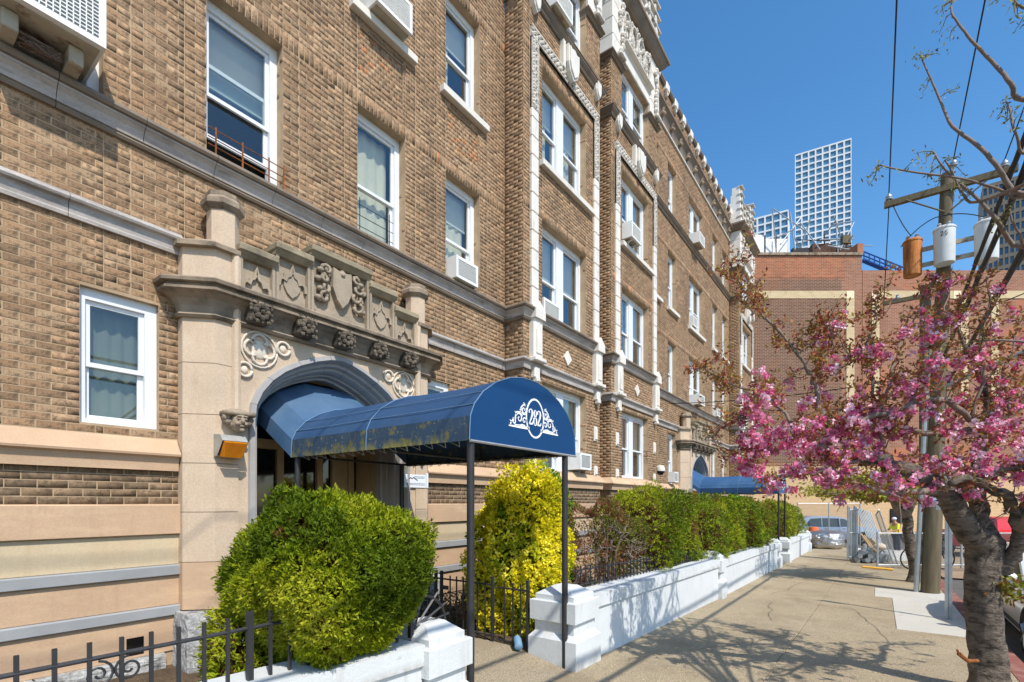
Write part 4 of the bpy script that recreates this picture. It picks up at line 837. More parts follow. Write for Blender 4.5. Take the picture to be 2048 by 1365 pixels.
# ------------------------------------------------------------------ ground
def sheet(name, xs, ys, zf, m, kind='structure', parent=None):
    V = [(x, y, zf(x, y)) for x in xs for y in ys]; k = len(ys)
    mb = MB().add(V, [(i*k + j, (i+1)*k + j, (i+1)*k + j + 1, i*k + j + 1) for i in range(len(xs)-1) for j in range(k-1)])
    o = mb.ob(name, m, parent); 
    if kind: o['kind'] = kind
    return o
XS = list(np.linspace(-12, 36, 49)) + [45, 60, 90, 150, 300, 600, 900]
sheet('ground', [-600, -200, -60] + XS, [-600, -200, -80, -30, -10, 3, 12, 40, 100, 300, 900], lambda x, y: gz(x) - .32, M['asphalt'])
sheet('road', XS[:-4], [-11, -8, -5, -1.42], lambda x, y: gz(x) - .15 - .02*0, M['asphalt'])
CY0, CY1 = -1.38, -1.16
sw = empty('sidewalk', (10, .5, 0), None, None); sw['kind'] = 'structure'
cb = empty('curb', (10, -1.3, 0), None, None); cb['kind'] = 'structure'
def slab(x0, x1, y0, y1, m, lift=0, g=.0025, th=.12):
    d = random.uniform(-.004, .004) + lift; t1, t2, t3, t4 = (random.uniform(-.002, .002) for _ in range(4)); c = .006
    z = lambda x: gz(x) + d
    a, b, e, f = x0 + g, x1 - g, y0 + g, y1 - g
    MB().add([(a, e, z(a) - th), (b, e, z(b) - th), (b, f, z(b) - th), (a, f, z(a) - th), (a, e, z(a) - c + t1), (b, e, z(b) - c + t2), (b, f, z(b) - c + t3), (a, f, z(a) - c + t4), (a + c, e + c, z(a) + t1), (b - c, e + c, z(b) + t2), (b - c, f - c, z(b) + t3), (a + c, f - c, z(a) + t4)],
             [(0,1,5,4), (1,2,6,5), (2,3,7,6), (3,0,4,7), (4,5,9,8), (5,6,10,9), (6,7,11,10), (7,4,8,11), (8,9,10,11)]).ob('paving_slab', m, sw)
x = -6.0; k = 0
while x < 30:
    L_ = 2.3
    slab(x, x + L_, .95, 2.66, M['concrete'])
    if x + L_ < 8 or (x > 16.2): slab(x, x + L_, CY1, .95, M['concrete'] if x < 22 else M['newconc'])
    x += L_; k += 1
# around the poles newer pale panels lie among the old slabs; the row is laid to meet them
for a, b, y0, y1, m in ((7.8, 9.6, CY1, .95, 'concrete'), (9.6, 11.3, -.2, .95, 'concrete'), (9.6, 11.3, CY1, -.2, 'newconc'), (11.3, 13.2, -.2, .95, 'concrete'), (11.3, 13.2, CY1, -.2, 'newconc'), (13.2, 14.3, CY1, .1, 'newconc'), (13.2, 14.7, .1, .95, 'concrete'), (14.3, 14.7, CY1, .1, 'newconc'), (14.7, 17.0, CY1, .95, 'concrete')): slab(a, b, y0, y1, M[m])
x = -6.0
while x < 30:
    z0, z1 = gz(x), gz(x + 1.5)
    MB().add([(x + .004, CY0, z0 - .3), (x + 1.496, CY0, z1 - .3), (x + 1.496, CY1 - .006, z1 - .3), (x + .004, CY1 - .006, z0 - .3), (x + .004, CY0 + .02, z0 - .005), (x + 1.496, CY0 + .02, z1 - .005), (x + 1.496, CY1 - .006, z1), (x + .004, CY1 - .006, z0)],
             [(3,2,1,0), (4,5,6,7), (0,1,5,4), (1,2,6,5), (2,3,7,6), (3,0,4,7)]).ob('curb_stone', M['curb'], cb); x += 1.5
o = sheet('garden_bed', list(np.linspace(-2, 2.9, 30)), list(np.linspace(2.9, 5.9, 20)), lambda x, y: gz(x) + .05 + .03*math.sin(x*5)*math.sin(y*6), M['soil'])
o = sheet('garden_bed', list(np.linspace(4.66, 28, 60)), list(np.linspace(3.0, 5.9, 12)), lambda x, y: gz(x) + .12 + .03*math.sin(x*5)*math.sin(y*6), M['soil'])
sheet('entrance_path', [2.95, 3.8, 4.64], [2.6, 3.1, 3.5, 5.6], lambda x, y: gz(x) + .004 + (0 if y < 3 else .09 if y < 3.3 else .13), M['concrete2'])
sheet('far_lot', [19.5, 24, 28.8, 40, 60, 80], [-30, -20, -12, -4, -1.5], lambda x, y: gz(x) - .10, mat('dusty_lot', lin(150, 128, 102), .95, .2, .5, .3, 60, fine=.2))

# ------------------------------------------------------------------ white garden walls
def pillar(par, x0, x1, y0, y1, g, h=.84):
    k = h/.84; p = lambda e: [(x0 - e, y0 - e), (x1 + e, y0 - e), (x1 + e, y1 + e), (x0 - e, y1 + e)]
    m = MB().prism(p(.025), g - .1, g + .30*k).prism(p(.025), g + .30*k, g + .36*k, p(-.03)).prism(p(-.03), g + .36*k, g + .47*k).prism(p(-.03), g + .47*k, g + .49*k, p(.005)).prism(p(.01), g + .49*k, g + .70*k).prism(p(.01), g + .70*k, g + .71*k, p(-.005)).prism(p(-.035), g + .71*k, g + .765*k).prism(p(-.035), g + .765*k, g + .775*k, p(-.05)).prism(p(-.05), g + .775*k, g + .85*k, [((x0+x1)/2 + sx*.1, (y0+y1)/2 + sy*.1) for sx, sy in ((-1,-1),(1,-1),(1,1),(-1,1))])
    return m.ob('pillar', M['paint'], par)
def gwall(par, x0, x1, y0, y1, h0, h1):
    n = 8; m = MB(); c = MB()
    for i in range(n):
        a, b = x0 + (x1-x0)*i/n, x0 + (x1-x0)*(i+1)/n; za, zb = gz(a) + h0 + (h1-h0)*i/n, gz(b) + h0 + (h1-h0)*(i+1)/n
        def bx(mb, ya, yb, la, lb, ua, ub): mb.add([(a, ya, la), (b, ya, lb), (b, yb, lb), (a, yb, la), (a, ya, ua), (b, ya, ub), (b, yb, ub), (a, yb, ua)], [(4,5,6,7), (0,1,5,4), (2,3,7,6), (3,2,1,0)] + ([(3,0,4,7)] if i == 0 else []) + ([(1,2,6,5)] if i == n-1 else []))
        bx(m, y0, y1, gz(a) - .15, gz(b) - .15, za - .15, zb - .15); bx(c, y0 - .03, y1 + .03, za - .149, zb - .149, za, zb)
    m.ob('wall_body', M['paint'], par); c.ob('coping', M['paint'], par)
def gardenwall(x0, x1, pil, label, hs):
    t = empty('garden_wall', ((x0 + x1)/2, 2.8, gz(x0)), label, 'garden wall', 'low white walls along the sidewalk')
    return t
t = gardenwall(-3, 2.95, 0, 'short white garden wall with stepped pillar under the large round bush, bottom left', 0)
gwall(t, -3, 2.50, 2.64, 2.95, .70, .70); pillar(t, 2.5, 2.95, 2.57, 3.1, gz(2.8), .80)
t = gardenwall(4.6, 17.9, 0, 'long white garden wall with three stepped pillars below the clipped hedge', 0)
pillar(t, 4.6, 5.13, 2.57, 3.12, .13); gwall(t, 5.13, 10.6, 2.63, 2.95, .74, .80); pillar(t, 10.6, 10.95, 2.57, 3.05, gz(10.8), .94); gwall(t, 10.95, 17.85, 2.63, 2.95, .77, .80); pillar(t, 17.85, 18.25, 2.57, 3.05, gz(18), .92)
t = gardenwall(19.6, 27, 0, 'far white garden wall past the second walkway ending beside the parked silver car', 0)
pillar(t, 19.9, 20.35, 2.57, 3.05, gz(20), .88); gwall(t, 20.35, 26.5, 2.63, 2.95, .78, .84); pillar(t, 26.5, 26.9, 2.57, 3.05, gz(26.7), .96)

# ------------------------------------------------------------------ iron railings
def bar(par, p, q, r=.008, name='bar'): return MB().box(p[0]-r, p[0]+r, p[1]-r, p[1]+r, p[2], q[2]).ob(name, M['black'], par)
t = empty('railing', (1, 2.8, .9), 'black iron railing with scrolls on the left white wall, bottom left corner', 'railing')
x = -.72; k = 0
while x < 2.5:
    big = abs(x - 1.376) < .05; zb = gz(x) + .70
    bar(t, (x, 2.8, zb - (.0 if not big else .01)), (x, 2.8, 1.285 if not big else 1.30), .008 if not big else .015); x += .1158
bar(t, (2.54, 2.8, .9), (2.54, 2.8, 1.28), .016, 'post')
MB().tube([(-.8, 2.8, 1.215), (2.54, 2.8, 1.205)], .011, 4).ob('top_rail', M['black'], t); MB().tube([(-.8, 2.8, .955), (2.54, 2.8, .875)], .010, 4).ob('bottom_rail', M['black'], t)
for cx, sx in ((.70, -1), (.815, 1)): MB().tube([(a, 2.8, b) for a, b in spiral(cx, 1.135, .06, 1.6, 1.7, sx, 26)], .006, 5).ob('scroll', M['black'], t)
f = MB().tube([(2.56 + .34*math.sin(a*PI/16), 2.8, .97 + .24*math.cos(a*PI/16)) for a in range(9)], .011, 6).tube([(2.55, 2.8, .96), (2.92, 2.8, .955)], .010, 4)
for a in (.25, .7, 1.1, 1.4): f.tube([(2.58, 2.8, .96), (2.58 + .46*math.sin(a)*.8, 2.8, .96 + .34*math.cos(a)*.9)], .010, 4)
f.ob('fan_ornament', M['black'], t)
t = empty('railing', (4.62, 4.2, .3), 'black iron railing and gate crossing beside the yellow bush on the walkway', 'railing')
for i, y in enumerate([5.2, 5.05, 4.90, 4.747, 4.62, 4.52, 4.37, 4.26, 4.15, 4.04, 3.92, 3.80, 3.686, 3.51, 3.39, 3.28, 3.18]):
    big = i in (4, 5, 12, 16); bar(t, (4.62, y, .22), (4.62, y, .98 if not big else 1.03), .007 if not big else .016, 'bar' if not big else 'post')
for z in (.93, .33): MB().tube([(4.62, 5.25, z), (4.62, 3.66, z)], .011, 4).ob('rail', M['black'], t)
for z in (.91, .30): MB().tube([(4.62, 3.62, z), (4.62, 3.15, z)], .011, 4).ob('rail', M['black'], t)
MB().box(4.60, 4.615, 4.39, 4.5, .80, .85).tube([(4.60, 4.6, .88), (4.57, 4.56, .86)], .012, 5).ob('latch', M['black'], t)
t = empty('railing', (7.8, 2.98, .85), 'thin iron railing on the long white wall in front of the dried bush', 'railing')
x = 5.25
while x < 10.5: bar(t, (x, 2.92, gz(x) + .76), (x, 2.92, gz(x) + 1.03), .007); x += .125
for h in (.80, .98): MB().tube([(xx, 2.92, gz(xx) + h) for xx in (5.15, 7, 9, 10.55)], .009, 4).ob('rail', M['black'], t)
MB().tube([(5.18 + .42*math.sin(a*PI/12 - PI/2) + .42, 2.90, .88 + .25*math.cos(a*PI/12 - PI/2)) for a in range(7)], .010, 5).ob('fan_ornament', M['black'], t)
t = empty('bottle', (4.60, 3.34, .27), 'pale blue bottle lying on the path at the foot of the gate', 'bottle')
b0 = Vector((4.50, 3.22, .30)); b1 = Vector((4.66, 3.36, .37)); d = b1 - b0
MB().tube([b0, b0 + d*.04, b0 + d*.75, b0 + d*.82, b0 + d*.86], [.03, .046, .046, .03, .02], 12).ob('body', mat('powder_blue_plastic', lin(120, 158, 186), .45, .06, 8, .05), t, smooth='auto')
MB().tube([b1 + Vector((.03*math.cos(a*PI/6), 0, .03*math.sin(a*PI/6))) for a in range(13)], .006, 5).ob('loop', M['cable'], t)

# ------------------------------------------------------------------ leaves, shrubs
def lumps(D, seed, amp=.13):                      # smooth pseudo-random radius over directions
    r = np.random.default_rng(seed); s = np.zeros(len(D))
    for k in range(14):
        f = r.normal(0, 1, 3); f = f/np.linalg.norm(f)*r.uniform(2, 9); s += np.sin(D @ f + r.uniform(0, 6))/14**.5
    return 1 + amp*s
def leaflets(P, A, L, Wd, roll=None):              # rhombic leaf quads: base P, axis A, length, width
    n = len(P); A = A/np.linalg.norm(A, axis=1, keepdims=True); R = RNG.normal(0, 1, (n, 3)) if roll is None else roll
    S = np.cross(A, R); S /= np.linalg.norm(S, axis=1, keepdims=True) + 1e-9; Lk = np.asarray(L).reshape(-1, 1)*np.ones((n, 1)); Wk = np.asarray(Wd).reshape(-1, 1)*np.ones((n, 1))
    Nn = np.cross(S, A); V = np.stack([P, P + A*Lk*.5 + S*Wk*.5 + Nn*Lk*.06, P + A*Lk, P + A*Lk*.5 - S*Wk*.5 + Nn*Lk*.06], 1).reshape(-1, 3)
    return V, np.arange(n*4).reshape(-1, 4)
def shrub(name, c, rad, n, leaf, pal, label, group=None, seed=1, fan=5, box=2.4, dead=None, amp=.12, flat=None, bare=None, inner=lin(96, 66, 38), top=0, taper=0, knob=.04):
    r = np.random.default_rng(seed); D = r.normal(0, 1, (n, 3)); D /= np.linalg.norm(D, axis=1, keepdims=True)
    e = (np.abs(D)**box).sum(1)**(-1/box)           # superellipsoid: clipped shapes
    rr = e*lumps(D, seed, amp)*(1 + knob*(lumps(D*3.1, seed + 77, 1.0) - 1)); depth = np.where(r.random(n) < .66, r.normal(1, .025, n), r.uniform(.72, 1, n)**.6)
    P = D*(rr*depth)[:, None]*np.array(rad) + np.array(c)
    if taper: k_ = np.clip((c[2] - P[:, 2])/rad[2], 0, 1); P[:, :2] = np.array(c)[:2] + (P[:, :2] - np.array(c)[:2])*(1 - taper*k_[:, None]**1.3)
    if top: P[:, 2] += top*np.maximum(0, lumps(P, seed + 5, .5) - 1.2)
    N_ = D/np.array(rad); N_ /= np.linalg.norm(N_, axis=1, keepdims=True)
    keep = P[:, 2] > gz(c[0]) + .05; P, N_, D = P[keep], N_[keep], D[keep]; n = len(P)
    A = N_ + r.normal(0, .55, (n, 3)) + np.array((0, 0, .45))
    K = np.repeat(np.arange(n), fan); A2 = A[K]/np.linalg.norm(A[K], axis=1, keepdims=True) + r.normal(0, .5, (len(K), 3)); Pb = P[K] + r.normal(0, leaf[0]*.25, (len(K), 3))
    V, F = leaflets(Pb, A2, leaf[0]*r.uniform(.6, 1.3, len(K)), leaf[1]*r.uniform(.7, 1.2, len(K)), N_[K]*.9 + r.normal(0, .55, (len(K), 3)) + np.array((0, 0, .3)))
    pal = np.array(pal); w_ = lumps(P, seed + 9, 1.0) - 1                # hue drifts in clumps
    idx = np.clip(((w_*.45 + .5 + r.normal(0, .2, n))*len(pal)).astype(int), 0, len(pal)-1); C = pal[idx]*r.normal(1, .12, (n, 1))
    if dead is not None:
        q = (lumps(P*2.4, seed + 24, 1.0) - 1) + r.normal(0, .25, n) > dead[0]; C[q] = np.array(dead[1])*r.normal(1, .2, (q.sum(), 1))
    C = np.clip(C, .002, 1)
    t = empty(name, (c[0], c[1], gz(c[0]) + .1), label, 'bush', group)
    o = bpy.data.objects.new('foliage', fastmesh('foliage', V, F, M['leaf'], C[K])); o.location = -wloc(t); place(o, t)
    if inner is not False:                           # brown inner twiggery
        n2 = n//2; D2 = r.normal(0, 1, (n2, 3)); D2 /= np.linalg.norm(D2, axis=1, keepdims=True); P2 = D2*((np.abs(D2)**box).sum(1)**(-1/box)*lumps(D2, seed, amp)*r.uniform(.5, .84, n2))[:, None]*np.array(rad) + np.array(c)
        P2 = P2[P2[:, 2] > gz(c[0])]; V2, F2 = leaflets(P2, r.normal(0, 1, (len(P2), 3)), leaf[0]*2.6, leaf[1]*1.6)
        C2 = np.tile(np.array(inner), (len(P2), 1))*r.normal(1, .25, (len(P2), 1)); o = bpy.data.objects.new('inner_twigs', fastmesh('inner_twigs', V2, F2, M['leaf'], np.clip(C2, .005, 1))); o.location = -wloc(t); place(o, t)
    st = MB()
    for k in range(5):
        a = k*1.26; st.tube([(c[0] + .05*math.cos(a), c[1] + .05*math.sin(a), gz(c[0]) - .05), (c[0] + rad[0]*.3*math.cos(a), c[1] + rad[1]*.3*math.sin(a), c[2]), (c[0] + rad[0]*.6*math.cos(a), c[1] + rad[1]*.6*math.sin(a), c[2] + rad[2]*.6)], [.03, .02, .008], 5)
    st.ob('stem', M['bark2'], t)
    return t
G1 = [lin(92, 112, 14), lin(122, 138, 16), lin(144, 156, 20), lin(162, 170, 28), lin(172, 174, 44)]
G2 = [lin(86, 106, 20), lin(112, 132, 24), lin(134, 152, 28), lin(152, 164, 38)]
GB = [lin(84, 124, 28), lin(104, 150, 34), lin(124, 168, 44)]
YL = [lin(206, 198, 30), lin(232, 218, 40), lin(244, 230, 46), lin(250, 238, 90), lin(172, 182, 30)]
shrub('arborvitae', (2.01, 3.02, 1.355), (.525, .52, .535), 24000, (.031, .0115), G1, 'big round clipped green arborvitae in front of the entrance, brown in patches', seed=3, fan=6, dead=(1.55, lin(132, 90, 48)), amp=.11, box=3.5, taper=.34, knob=.05)
shrub('arborvitae', (1.60, 3.4, .75), (.22, .24, .46), 1600, (.042, .016), G1, 'small low green shoot behind the railing, left under the big round bush', seed=4, fan=5)
shrub('golden_bush', (5.43, 3.85, 1.12), (.58, .56, 1.04), 9500, (.042, .028), YL, 'tall bright yellow leaved bush between the two awning posts', seed=6, fan=6, amp=.13, dead=(1.1, lin(120, 140, 24)), box=2.5, inner=lin(120, 120, 30))
r_ = np.random.default_rng(2)
for x, y, z, s in ((5.05, 3.9, 2.15, .14), (5.45, 3.8, 2.2, .15), (5.8, 3.95, 2.08, .15)): pass
shrub('green_bush', (6.3, 4.3, 1.35), (.62, .55, .95), 4200, (.055, .032), GB, 'glossy fresh green bush behind the yellow bush', seed=8, fan=5, amp=.2)
t = shrub('dried_bush', (7.35, 3.55, 1.12), (.66, .55, .80), 3000, (.05, .018), [lin(110, 118, 40), lin(150, 96, 64), lin(132, 84, 56), lin(128, 96, 66), lin(104, 112, 40)], 'half dead bush of bare grey twigs with rusty brown leaves', seed=9, fan=4, amp=.25, inner=False)
tw = MB(); rr = random.Random(4)
for k in range(190):
    d = Vector((rr.gauss(0, 1), rr.gauss(0, 1) - .5, rr.gauss(.1, .8))).normalized(); p = Vector((7.35, 3.5, 1.0)) + Vector((d.x*.4, d.y*.34, d.z*.5)); pts = [p]
    for q in range(4): d = (d + Vector((rr.gauss(0, .4), rr.gauss(0, .4), rr.gauss(0, .4)))).normalized(); pts.append(pts[-1] + d*.085)
    tw.tube(pts, [.005, .004, .0035, .003, .002], 3, cap=False)
tw.ob('bare_twigs', mat('dead_grey_twig', lin(176, 160, 146), .9, .2, 12, 0), t)
hl = ['first clipped hedge bush right of the half dead bush', 'second hedge bush from the half dead bush, dense and dark at the foot', 'third hedge bush from the half dead bush, over the wall middle', 'yellowish hedge bush just left of the second wall pillar', 'dark green hedge bush just right of the second wall pillar', 'dull olive hedge bush in the middle of the far wall run', 'brown speckled hedge bush before the bright green shrub', 'thin browning hedge bush left of the second walkway', 'sunlit hedge bush right of the far awning posts', 'small hedge bush above the last wall run', 'last hedge bush at the street corner by the silver car']
hx = [8.45, 9.75, 11.1, 12.5, 13.95, 15.3, 16.6, 17.8, 20.9, 23.2, 26.3]
for i, x in enumerate(hx):
    rx = .82 if i < 8 else 1.1
    shrub('hedge_bush', (x, 3.42 + .08*math.sin(i*2.1), gz(x) + 1.18 + .03*math.sin(i*3)), (rx, .66, .92 if i < 8 else 1.0), 4200 if i < 4 else 2800, (.05, .019) if i < 4 else (.06, .024), G1 if i in (0, 3, 8) else G2, hl[i], 'clipped hedge bushes behind the white wall', seed=30 + i, fan=5, amp=.13, dead=(1.2 if i not in (1, 6, 7) else .75, lin(130, 96, 52)), box=2.5)
shrub('green_bush', (19.0, 4.1, 1.05), (1.0, .5, .95), 3000, (.08, .045), GB, 'bright leafy green shrub poking above the hedge at the second entrance', seed=60, fan=4, amp=.2)
shrub('green_bush', (18.55, 3.3, .7), (.45, .4, .75), 1500, (.07, .04), GB, 'bright green leafy shrub low beside the second walkway pillar', seed=61, fan=4, amp=.2)
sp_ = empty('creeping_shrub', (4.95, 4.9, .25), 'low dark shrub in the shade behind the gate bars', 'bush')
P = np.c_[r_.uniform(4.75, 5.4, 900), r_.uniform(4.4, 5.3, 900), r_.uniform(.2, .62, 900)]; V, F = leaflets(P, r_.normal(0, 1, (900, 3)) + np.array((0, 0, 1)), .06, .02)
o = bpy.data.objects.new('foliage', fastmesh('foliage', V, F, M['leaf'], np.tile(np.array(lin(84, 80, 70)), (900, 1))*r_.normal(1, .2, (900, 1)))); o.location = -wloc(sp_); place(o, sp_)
# sprigs rising from the golden bush
g_ = [o for o in COL.objects if o.name.startswith('golden_bush')][0]
Pp = []; 
for x, y, z0, h in ((5.08, 3.75, 1.95, .42), (5.52, 3.7, 2.0, .46), (5.86, 3.75, 1.85, .42)):
    u_ = r_.random(420); Pp.append(np.c_[x + r_.normal(0, 1, 420)*(.13 - .05*u_), y + r_.normal(0, 1, 420)*(.13 - .05*u_), z0 + u_*h])
P = np.concatenate(Pp); n_ = len(P); V, F = leaflets(P, r_.normal(0, .7, (n_, 3)) + np.array((0, 0, .7)), .05, .03); o = bpy.data.objects.new('young_shoots', fastmesh('young_shoots', V, F, M['leaf'], np.array(YL)[r_.integers(0, 5, n_)])); o.location = -wloc(g_); place(o, g_)

# cracks, petals and litter on the pavement
m = MB(); rc = random.Random(11)
for x, y, dx, dy, n_ in ((4.0, 2.3, -.18, -.12, 7), (6.2, 1.9, .2, -.1, 9), (9.0, 1.4, .22, .05, 8), (8.4, -.1, .25, .06, 9), (12, 1.9, .3, -.06, 8), (5.2, .9, .12, -.2, 8)):
    for k in range(n_):
        x2, y2 = x + dx + rc.gauss(0, .05), y + dy + rc.gauss(0, .05); m.add([(x, y, gz(x) + .008), (x2, y2, gz(x2) + .008), (x2, y2 + .006, gz(x2) + .008), (x, y + .007, gz(x) + .008)], [(0,1,2,3)]); x, y = x2, y2
o = m.ob('pavement_cracks', M['cable'], None); o['kind'] = 'stuff'
P = np.c_[r_.uniform(3.2, 14, 700), r_.uniform(-1.1, 2.55, 700), np.zeros(700)]; P[:, 2] = np.interp(P[:, 0], _gx, _gz) + .012
V, F = leaflets(P, r_.normal(0, 1, (700, 3))*np.array((1, 1, .12)), .022, .014, np.tile(np.array((0, 0, 1.)), (700, 1)))
o = bpy.data.objects.new('fallen_petals', fastmesh('fallen_petals', V, F, M['leaf'], np.array([lin(214, 160, 176), lin(150, 110, 70), lin(120, 96, 60), lin(226, 190, 196)])[r_.integers(0, 4, 700)])); COL.objects.link(o); o['kind'] = 'stuff'
# ------------------------------------------------------------------ trees
def smooth(pts, k=4):                              # Catmull-Rom through the given points
    P = [Vector(p) for p in pts]; P = [P[0]*2 - P[1]] + P + [P[-1]*2 - P[-2]]; o = []
    for i in range(1, len(P)-2):
        a, b, c, d = P[i-1:i+3]
        for j in range(k):
            t = j/k; o.append(.5*((2*b) + (c-a)*t + (2*a - 5*b + 4*c - d)*t*t + (3*b - a - 3*c + d)*t**3))
    return o + [P[-2]]
def wob(pts, a, rr): return [p + Vector((rr.gauss(0, a), rr.gauss(0, a), rr.gauss(0, a))) for p in pts]
def limb(pts, r0, r1, rr, a=.012, k=4):
    q = wob(smooth(pts, k), a, rr); n = len(q); return q, [r0 + (r1 - r0)*(i/(n-1))**.8 for i in range(n)]
PK = [lin(230, 130, 168), lin(240, 160, 190), lin(246, 188, 208), lin(214, 96, 136), lin(250, 214, 226), lin(220, 136, 176)]
LFB = [lin(164, 92, 66), lin(170, 112, 62), lin(150, 124, 58), lin(146, 76, 62), lin(160, 136, 66)]
def pom(r, n, seed):                                # a tassel of ruffled double blossoms
    g = np.random.default_rng(seed); nb = 5; Cc = g.normal(0, .55, (nb, 3))*r; V = []; C = []
    D = g.normal(0, 1, (n, 3)); D /= np.linalg.norm(D, axis=1, keepdims=True); B = g.integers(0, nb, n)
    P = Cc[B] + D*r*.25; A = D*.7 + g.normal(0, .6, (n, 3)); V, F = leaflets(P, A, r*.62, r*.62, g.normal(0, 1, (n, 3)))
    base = np.array(PK)[g.integers(0, len(PK), nb)]
    return V, F, np.clip(base[B]*g.normal(1.02, .16, (n, 1)), 0, 1)
poms = [fastmesh('blossom', *pom(.062, 70, k)[:2], M['petal'], pom(.062, 70, k)[2]) if False else None for k in range(0)]
pd = [pom(.046, 64, k) for k in range(8)]
def sprays(P, seed, n=7, L=.06, Wd=.026, pal=LFB, up=.3):   # tufts of young leaves at twig points
    g = np.random.default_rng(seed); K = np.repeat(np.arange(len(P)), n); A = g.normal(0, 1, (len(K), 3)) + np.array((0, 0, up))
    V, F = leaflets(P[K] + g.normal(0, .025, (len(K), 3)), A, L*g.uniform(.6, 1.3, len(K)), Wd)
    return V, F, np.clip(np.array(pal)[g.integers(0, len(pal), len(K))]*g.normal(1, .15, (len(K), 1)), .003, 1)
rr = random.Random(12)
CHX, CHY = 6.55, -.84
base = Vector((CHX, CHY, gz(CHX)))
tree = empty('cherry_tree', base, 'flowering cherry tree with pink double blossoms at the kerb, trunk bottom right', 'tree')
W4 = 4.75
fork = at(1968, 1085, W4)
tp = [base + Vector((0, 0, -.1)), base + Vector((0, 0, .25)), at(1972, 1260, W4), at(1966, 1170, W4), fork + Vector((0, 0, -.12)), fork + Vector((0, 0, .05))]
q, rad = limb(tp, .17, .19, rr, .004, 5); rad = [.205, .185, .17, .158, .15, .145, .14] + [.136]*(len(q)-12) + [.14, .146, .15, .14, .11]; rad = rad[:len(q)] + [.11]*(len(q) - len(rad))
tb = MB().tube(q, rad, 26)
bm_ = tb; 
tk = []
for i, p in enumerate(tb.v):
    v = Vector(p); c_ = q[i//26]; d_ = (v - c_); a_ = math.atan2(d_.y, d_.x); f_ = 1 + .06*math.sin(a_*3 + v.z*4) + .035*math.sin(a_*7 - v.z*9) + .03*math.sin(v.z*31 + a_*2); tk.append(tuple(c_ + d_*f_))
tb.v = tk; tb.ob('trunk', M['bark'], tree, smooth=True)
Lm = []                                             # main limbs: points, radii
def L_(pts, r0, r1): q, r = limb(pts, r0, r1, rr); Lm.append((q, r)); return q
A1 = L_([fork - Vector((0, 0, .04)), at(1925, 1045, 4.6), at(1885, 985, 4.5), at(1835, 950, 4.45), at(1780, 930, 4.5), at(1720, 915, 4.6), at(1691, 907, 4.7)], .12, .045)
L_([at(1691, 907, 4.7), at(1655, 847, 4.75), at(1638, 816, 4.8), at(1632, 770, 4.85), at(1620, 743, 4.9), at(1593, 705, 4.95), at(1531, 633, 5.0), at(1500, 595, 5.05), at(1469, 547, 5.1), at(1455, 520, 5.1)], .032, .005)
L_([at(1660, 852, 4.75), at(1683, 854, 4.6), at(1753, 832, 4.5), at(1824, 808, 4.45), at(1880, 800, 4.5), at(1940, 835, 4.6), at(1985, 860, 4.7)], .02, .028)
L_([at(1740, 918, 4.55), at(1690, 900, 4.5), at(1640, 892, 4.5), at(1580, 885, 4.6), at(1530, 850, 4.7), at(1490, 835, 4.8), at(1440, 860, 4.9), at(1405, 885, 5.0)], .045, .006)
L_([at(1600, 888, 4.6), at(1560, 812, 4.8), at(1510, 785, 4.9), at(1465, 770, 5.0), at(1420, 745, 5.05), at(1400, 728, 5.1)], .018, .004)
L_([at(1720, 915, 4.6), at(1660, 940, 4.5), at(1600, 945, 4.5), at(1550, 960, 4.5)], .022, .006)
L_([fork, at(1962, 1035, 4.75), at(1955, 980, 4.8), at(1960, 900, 4.9), at(1975, 820, 5.0), at(1960, 760, 5.1), at(1935, 700, 5.2), at(1900, 640, 5.25)], .10, .010)
L_([at(1980, 1175, 4.74), at(2008, 1138, 4.68), at(2034, 1095, 4.6), at(2040, 1055, 4.55), at(2022, 1010, 4.5), at(1990, 980, 4.4), at(1935, 955, 4.3), at(1900, 970, 4.3)], .075, .028)
L_([at(2038, 1055, 4.55), at(2060, 1000, 4.5), at(2110, 940, 4.6), at(2180, 860, 4.7)], .05, .01)
L_([at(1905, 1010, 4.55), at(1960, 950, 4.4), at(2010, 940, 4.3), at(2060, 925, 4.2)], .05, .012)
L_([at(1960, 900, 4.9), at(1990, 855, 4.9), at(2020, 830, 4.9), at(2055, 800, 4.9), at(2100, 740, 5)], .05, .012)
L_([at(1940, 866, 4.7), at(1870, 868, 4.6), at(1800, 858, 4.6), at(1740, 850, 4.7)], .04, .012)
L_([at(1885, 985, 4.5), at(1820, 985, 4.3), at(1770, 985, 4.2), at(1700, 960, 4.2), at(1650, 975, 4.25)], .035, .006)
L_([at(1780, 930, 4.5), at(1760, 850, 4.6), at(1745, 770, 4.7), at(1735, 700, 4.8), at(1750, 640, 4.9), at(1752, 580, 4.95)], .02, .004)
L_([at(1753, 832, 4.5), at(1780, 760, 4.6), at(1800, 690, 4.7), at(1840, 620, 4.8), at(1860, 570, 4.8)], .016, .004)
L_([at(1824, 808, 4.45), at(1850, 740, 4.5), at(1880, 690, 4.6), at(1890, 610, 4.7), at(1905, 545, 4.8)], .016, .004)
L_([at(1940, 840, 4.6), at(1965, 750, 4.6), at(1955, 690, 4.6), at(1975, 620, 4.7), at(1970, 560, 4.7)], .016, .004)
L_([at(2020, 830, 4.9), at(2000, 760, 4.9), at(2025, 690, 4.9), at(2040, 630, 4.9)], .016, .004)
L_([at(1593, 705, 4.95), at(1650, 680, 5.0), at(1665, 640, 5.0)], .008, .003); L_([at(1620, 743, 4.9), at(1700, 725, 4.8), at(1660, 660, 4.8), at(1640, 640, 4.8)], .008, .003)
L_([at(1580, 885, 4.6), at(1530, 910, 4.7), at(1490, 890, 4.7), at(1480, 930, 4.7)], .010, .003)
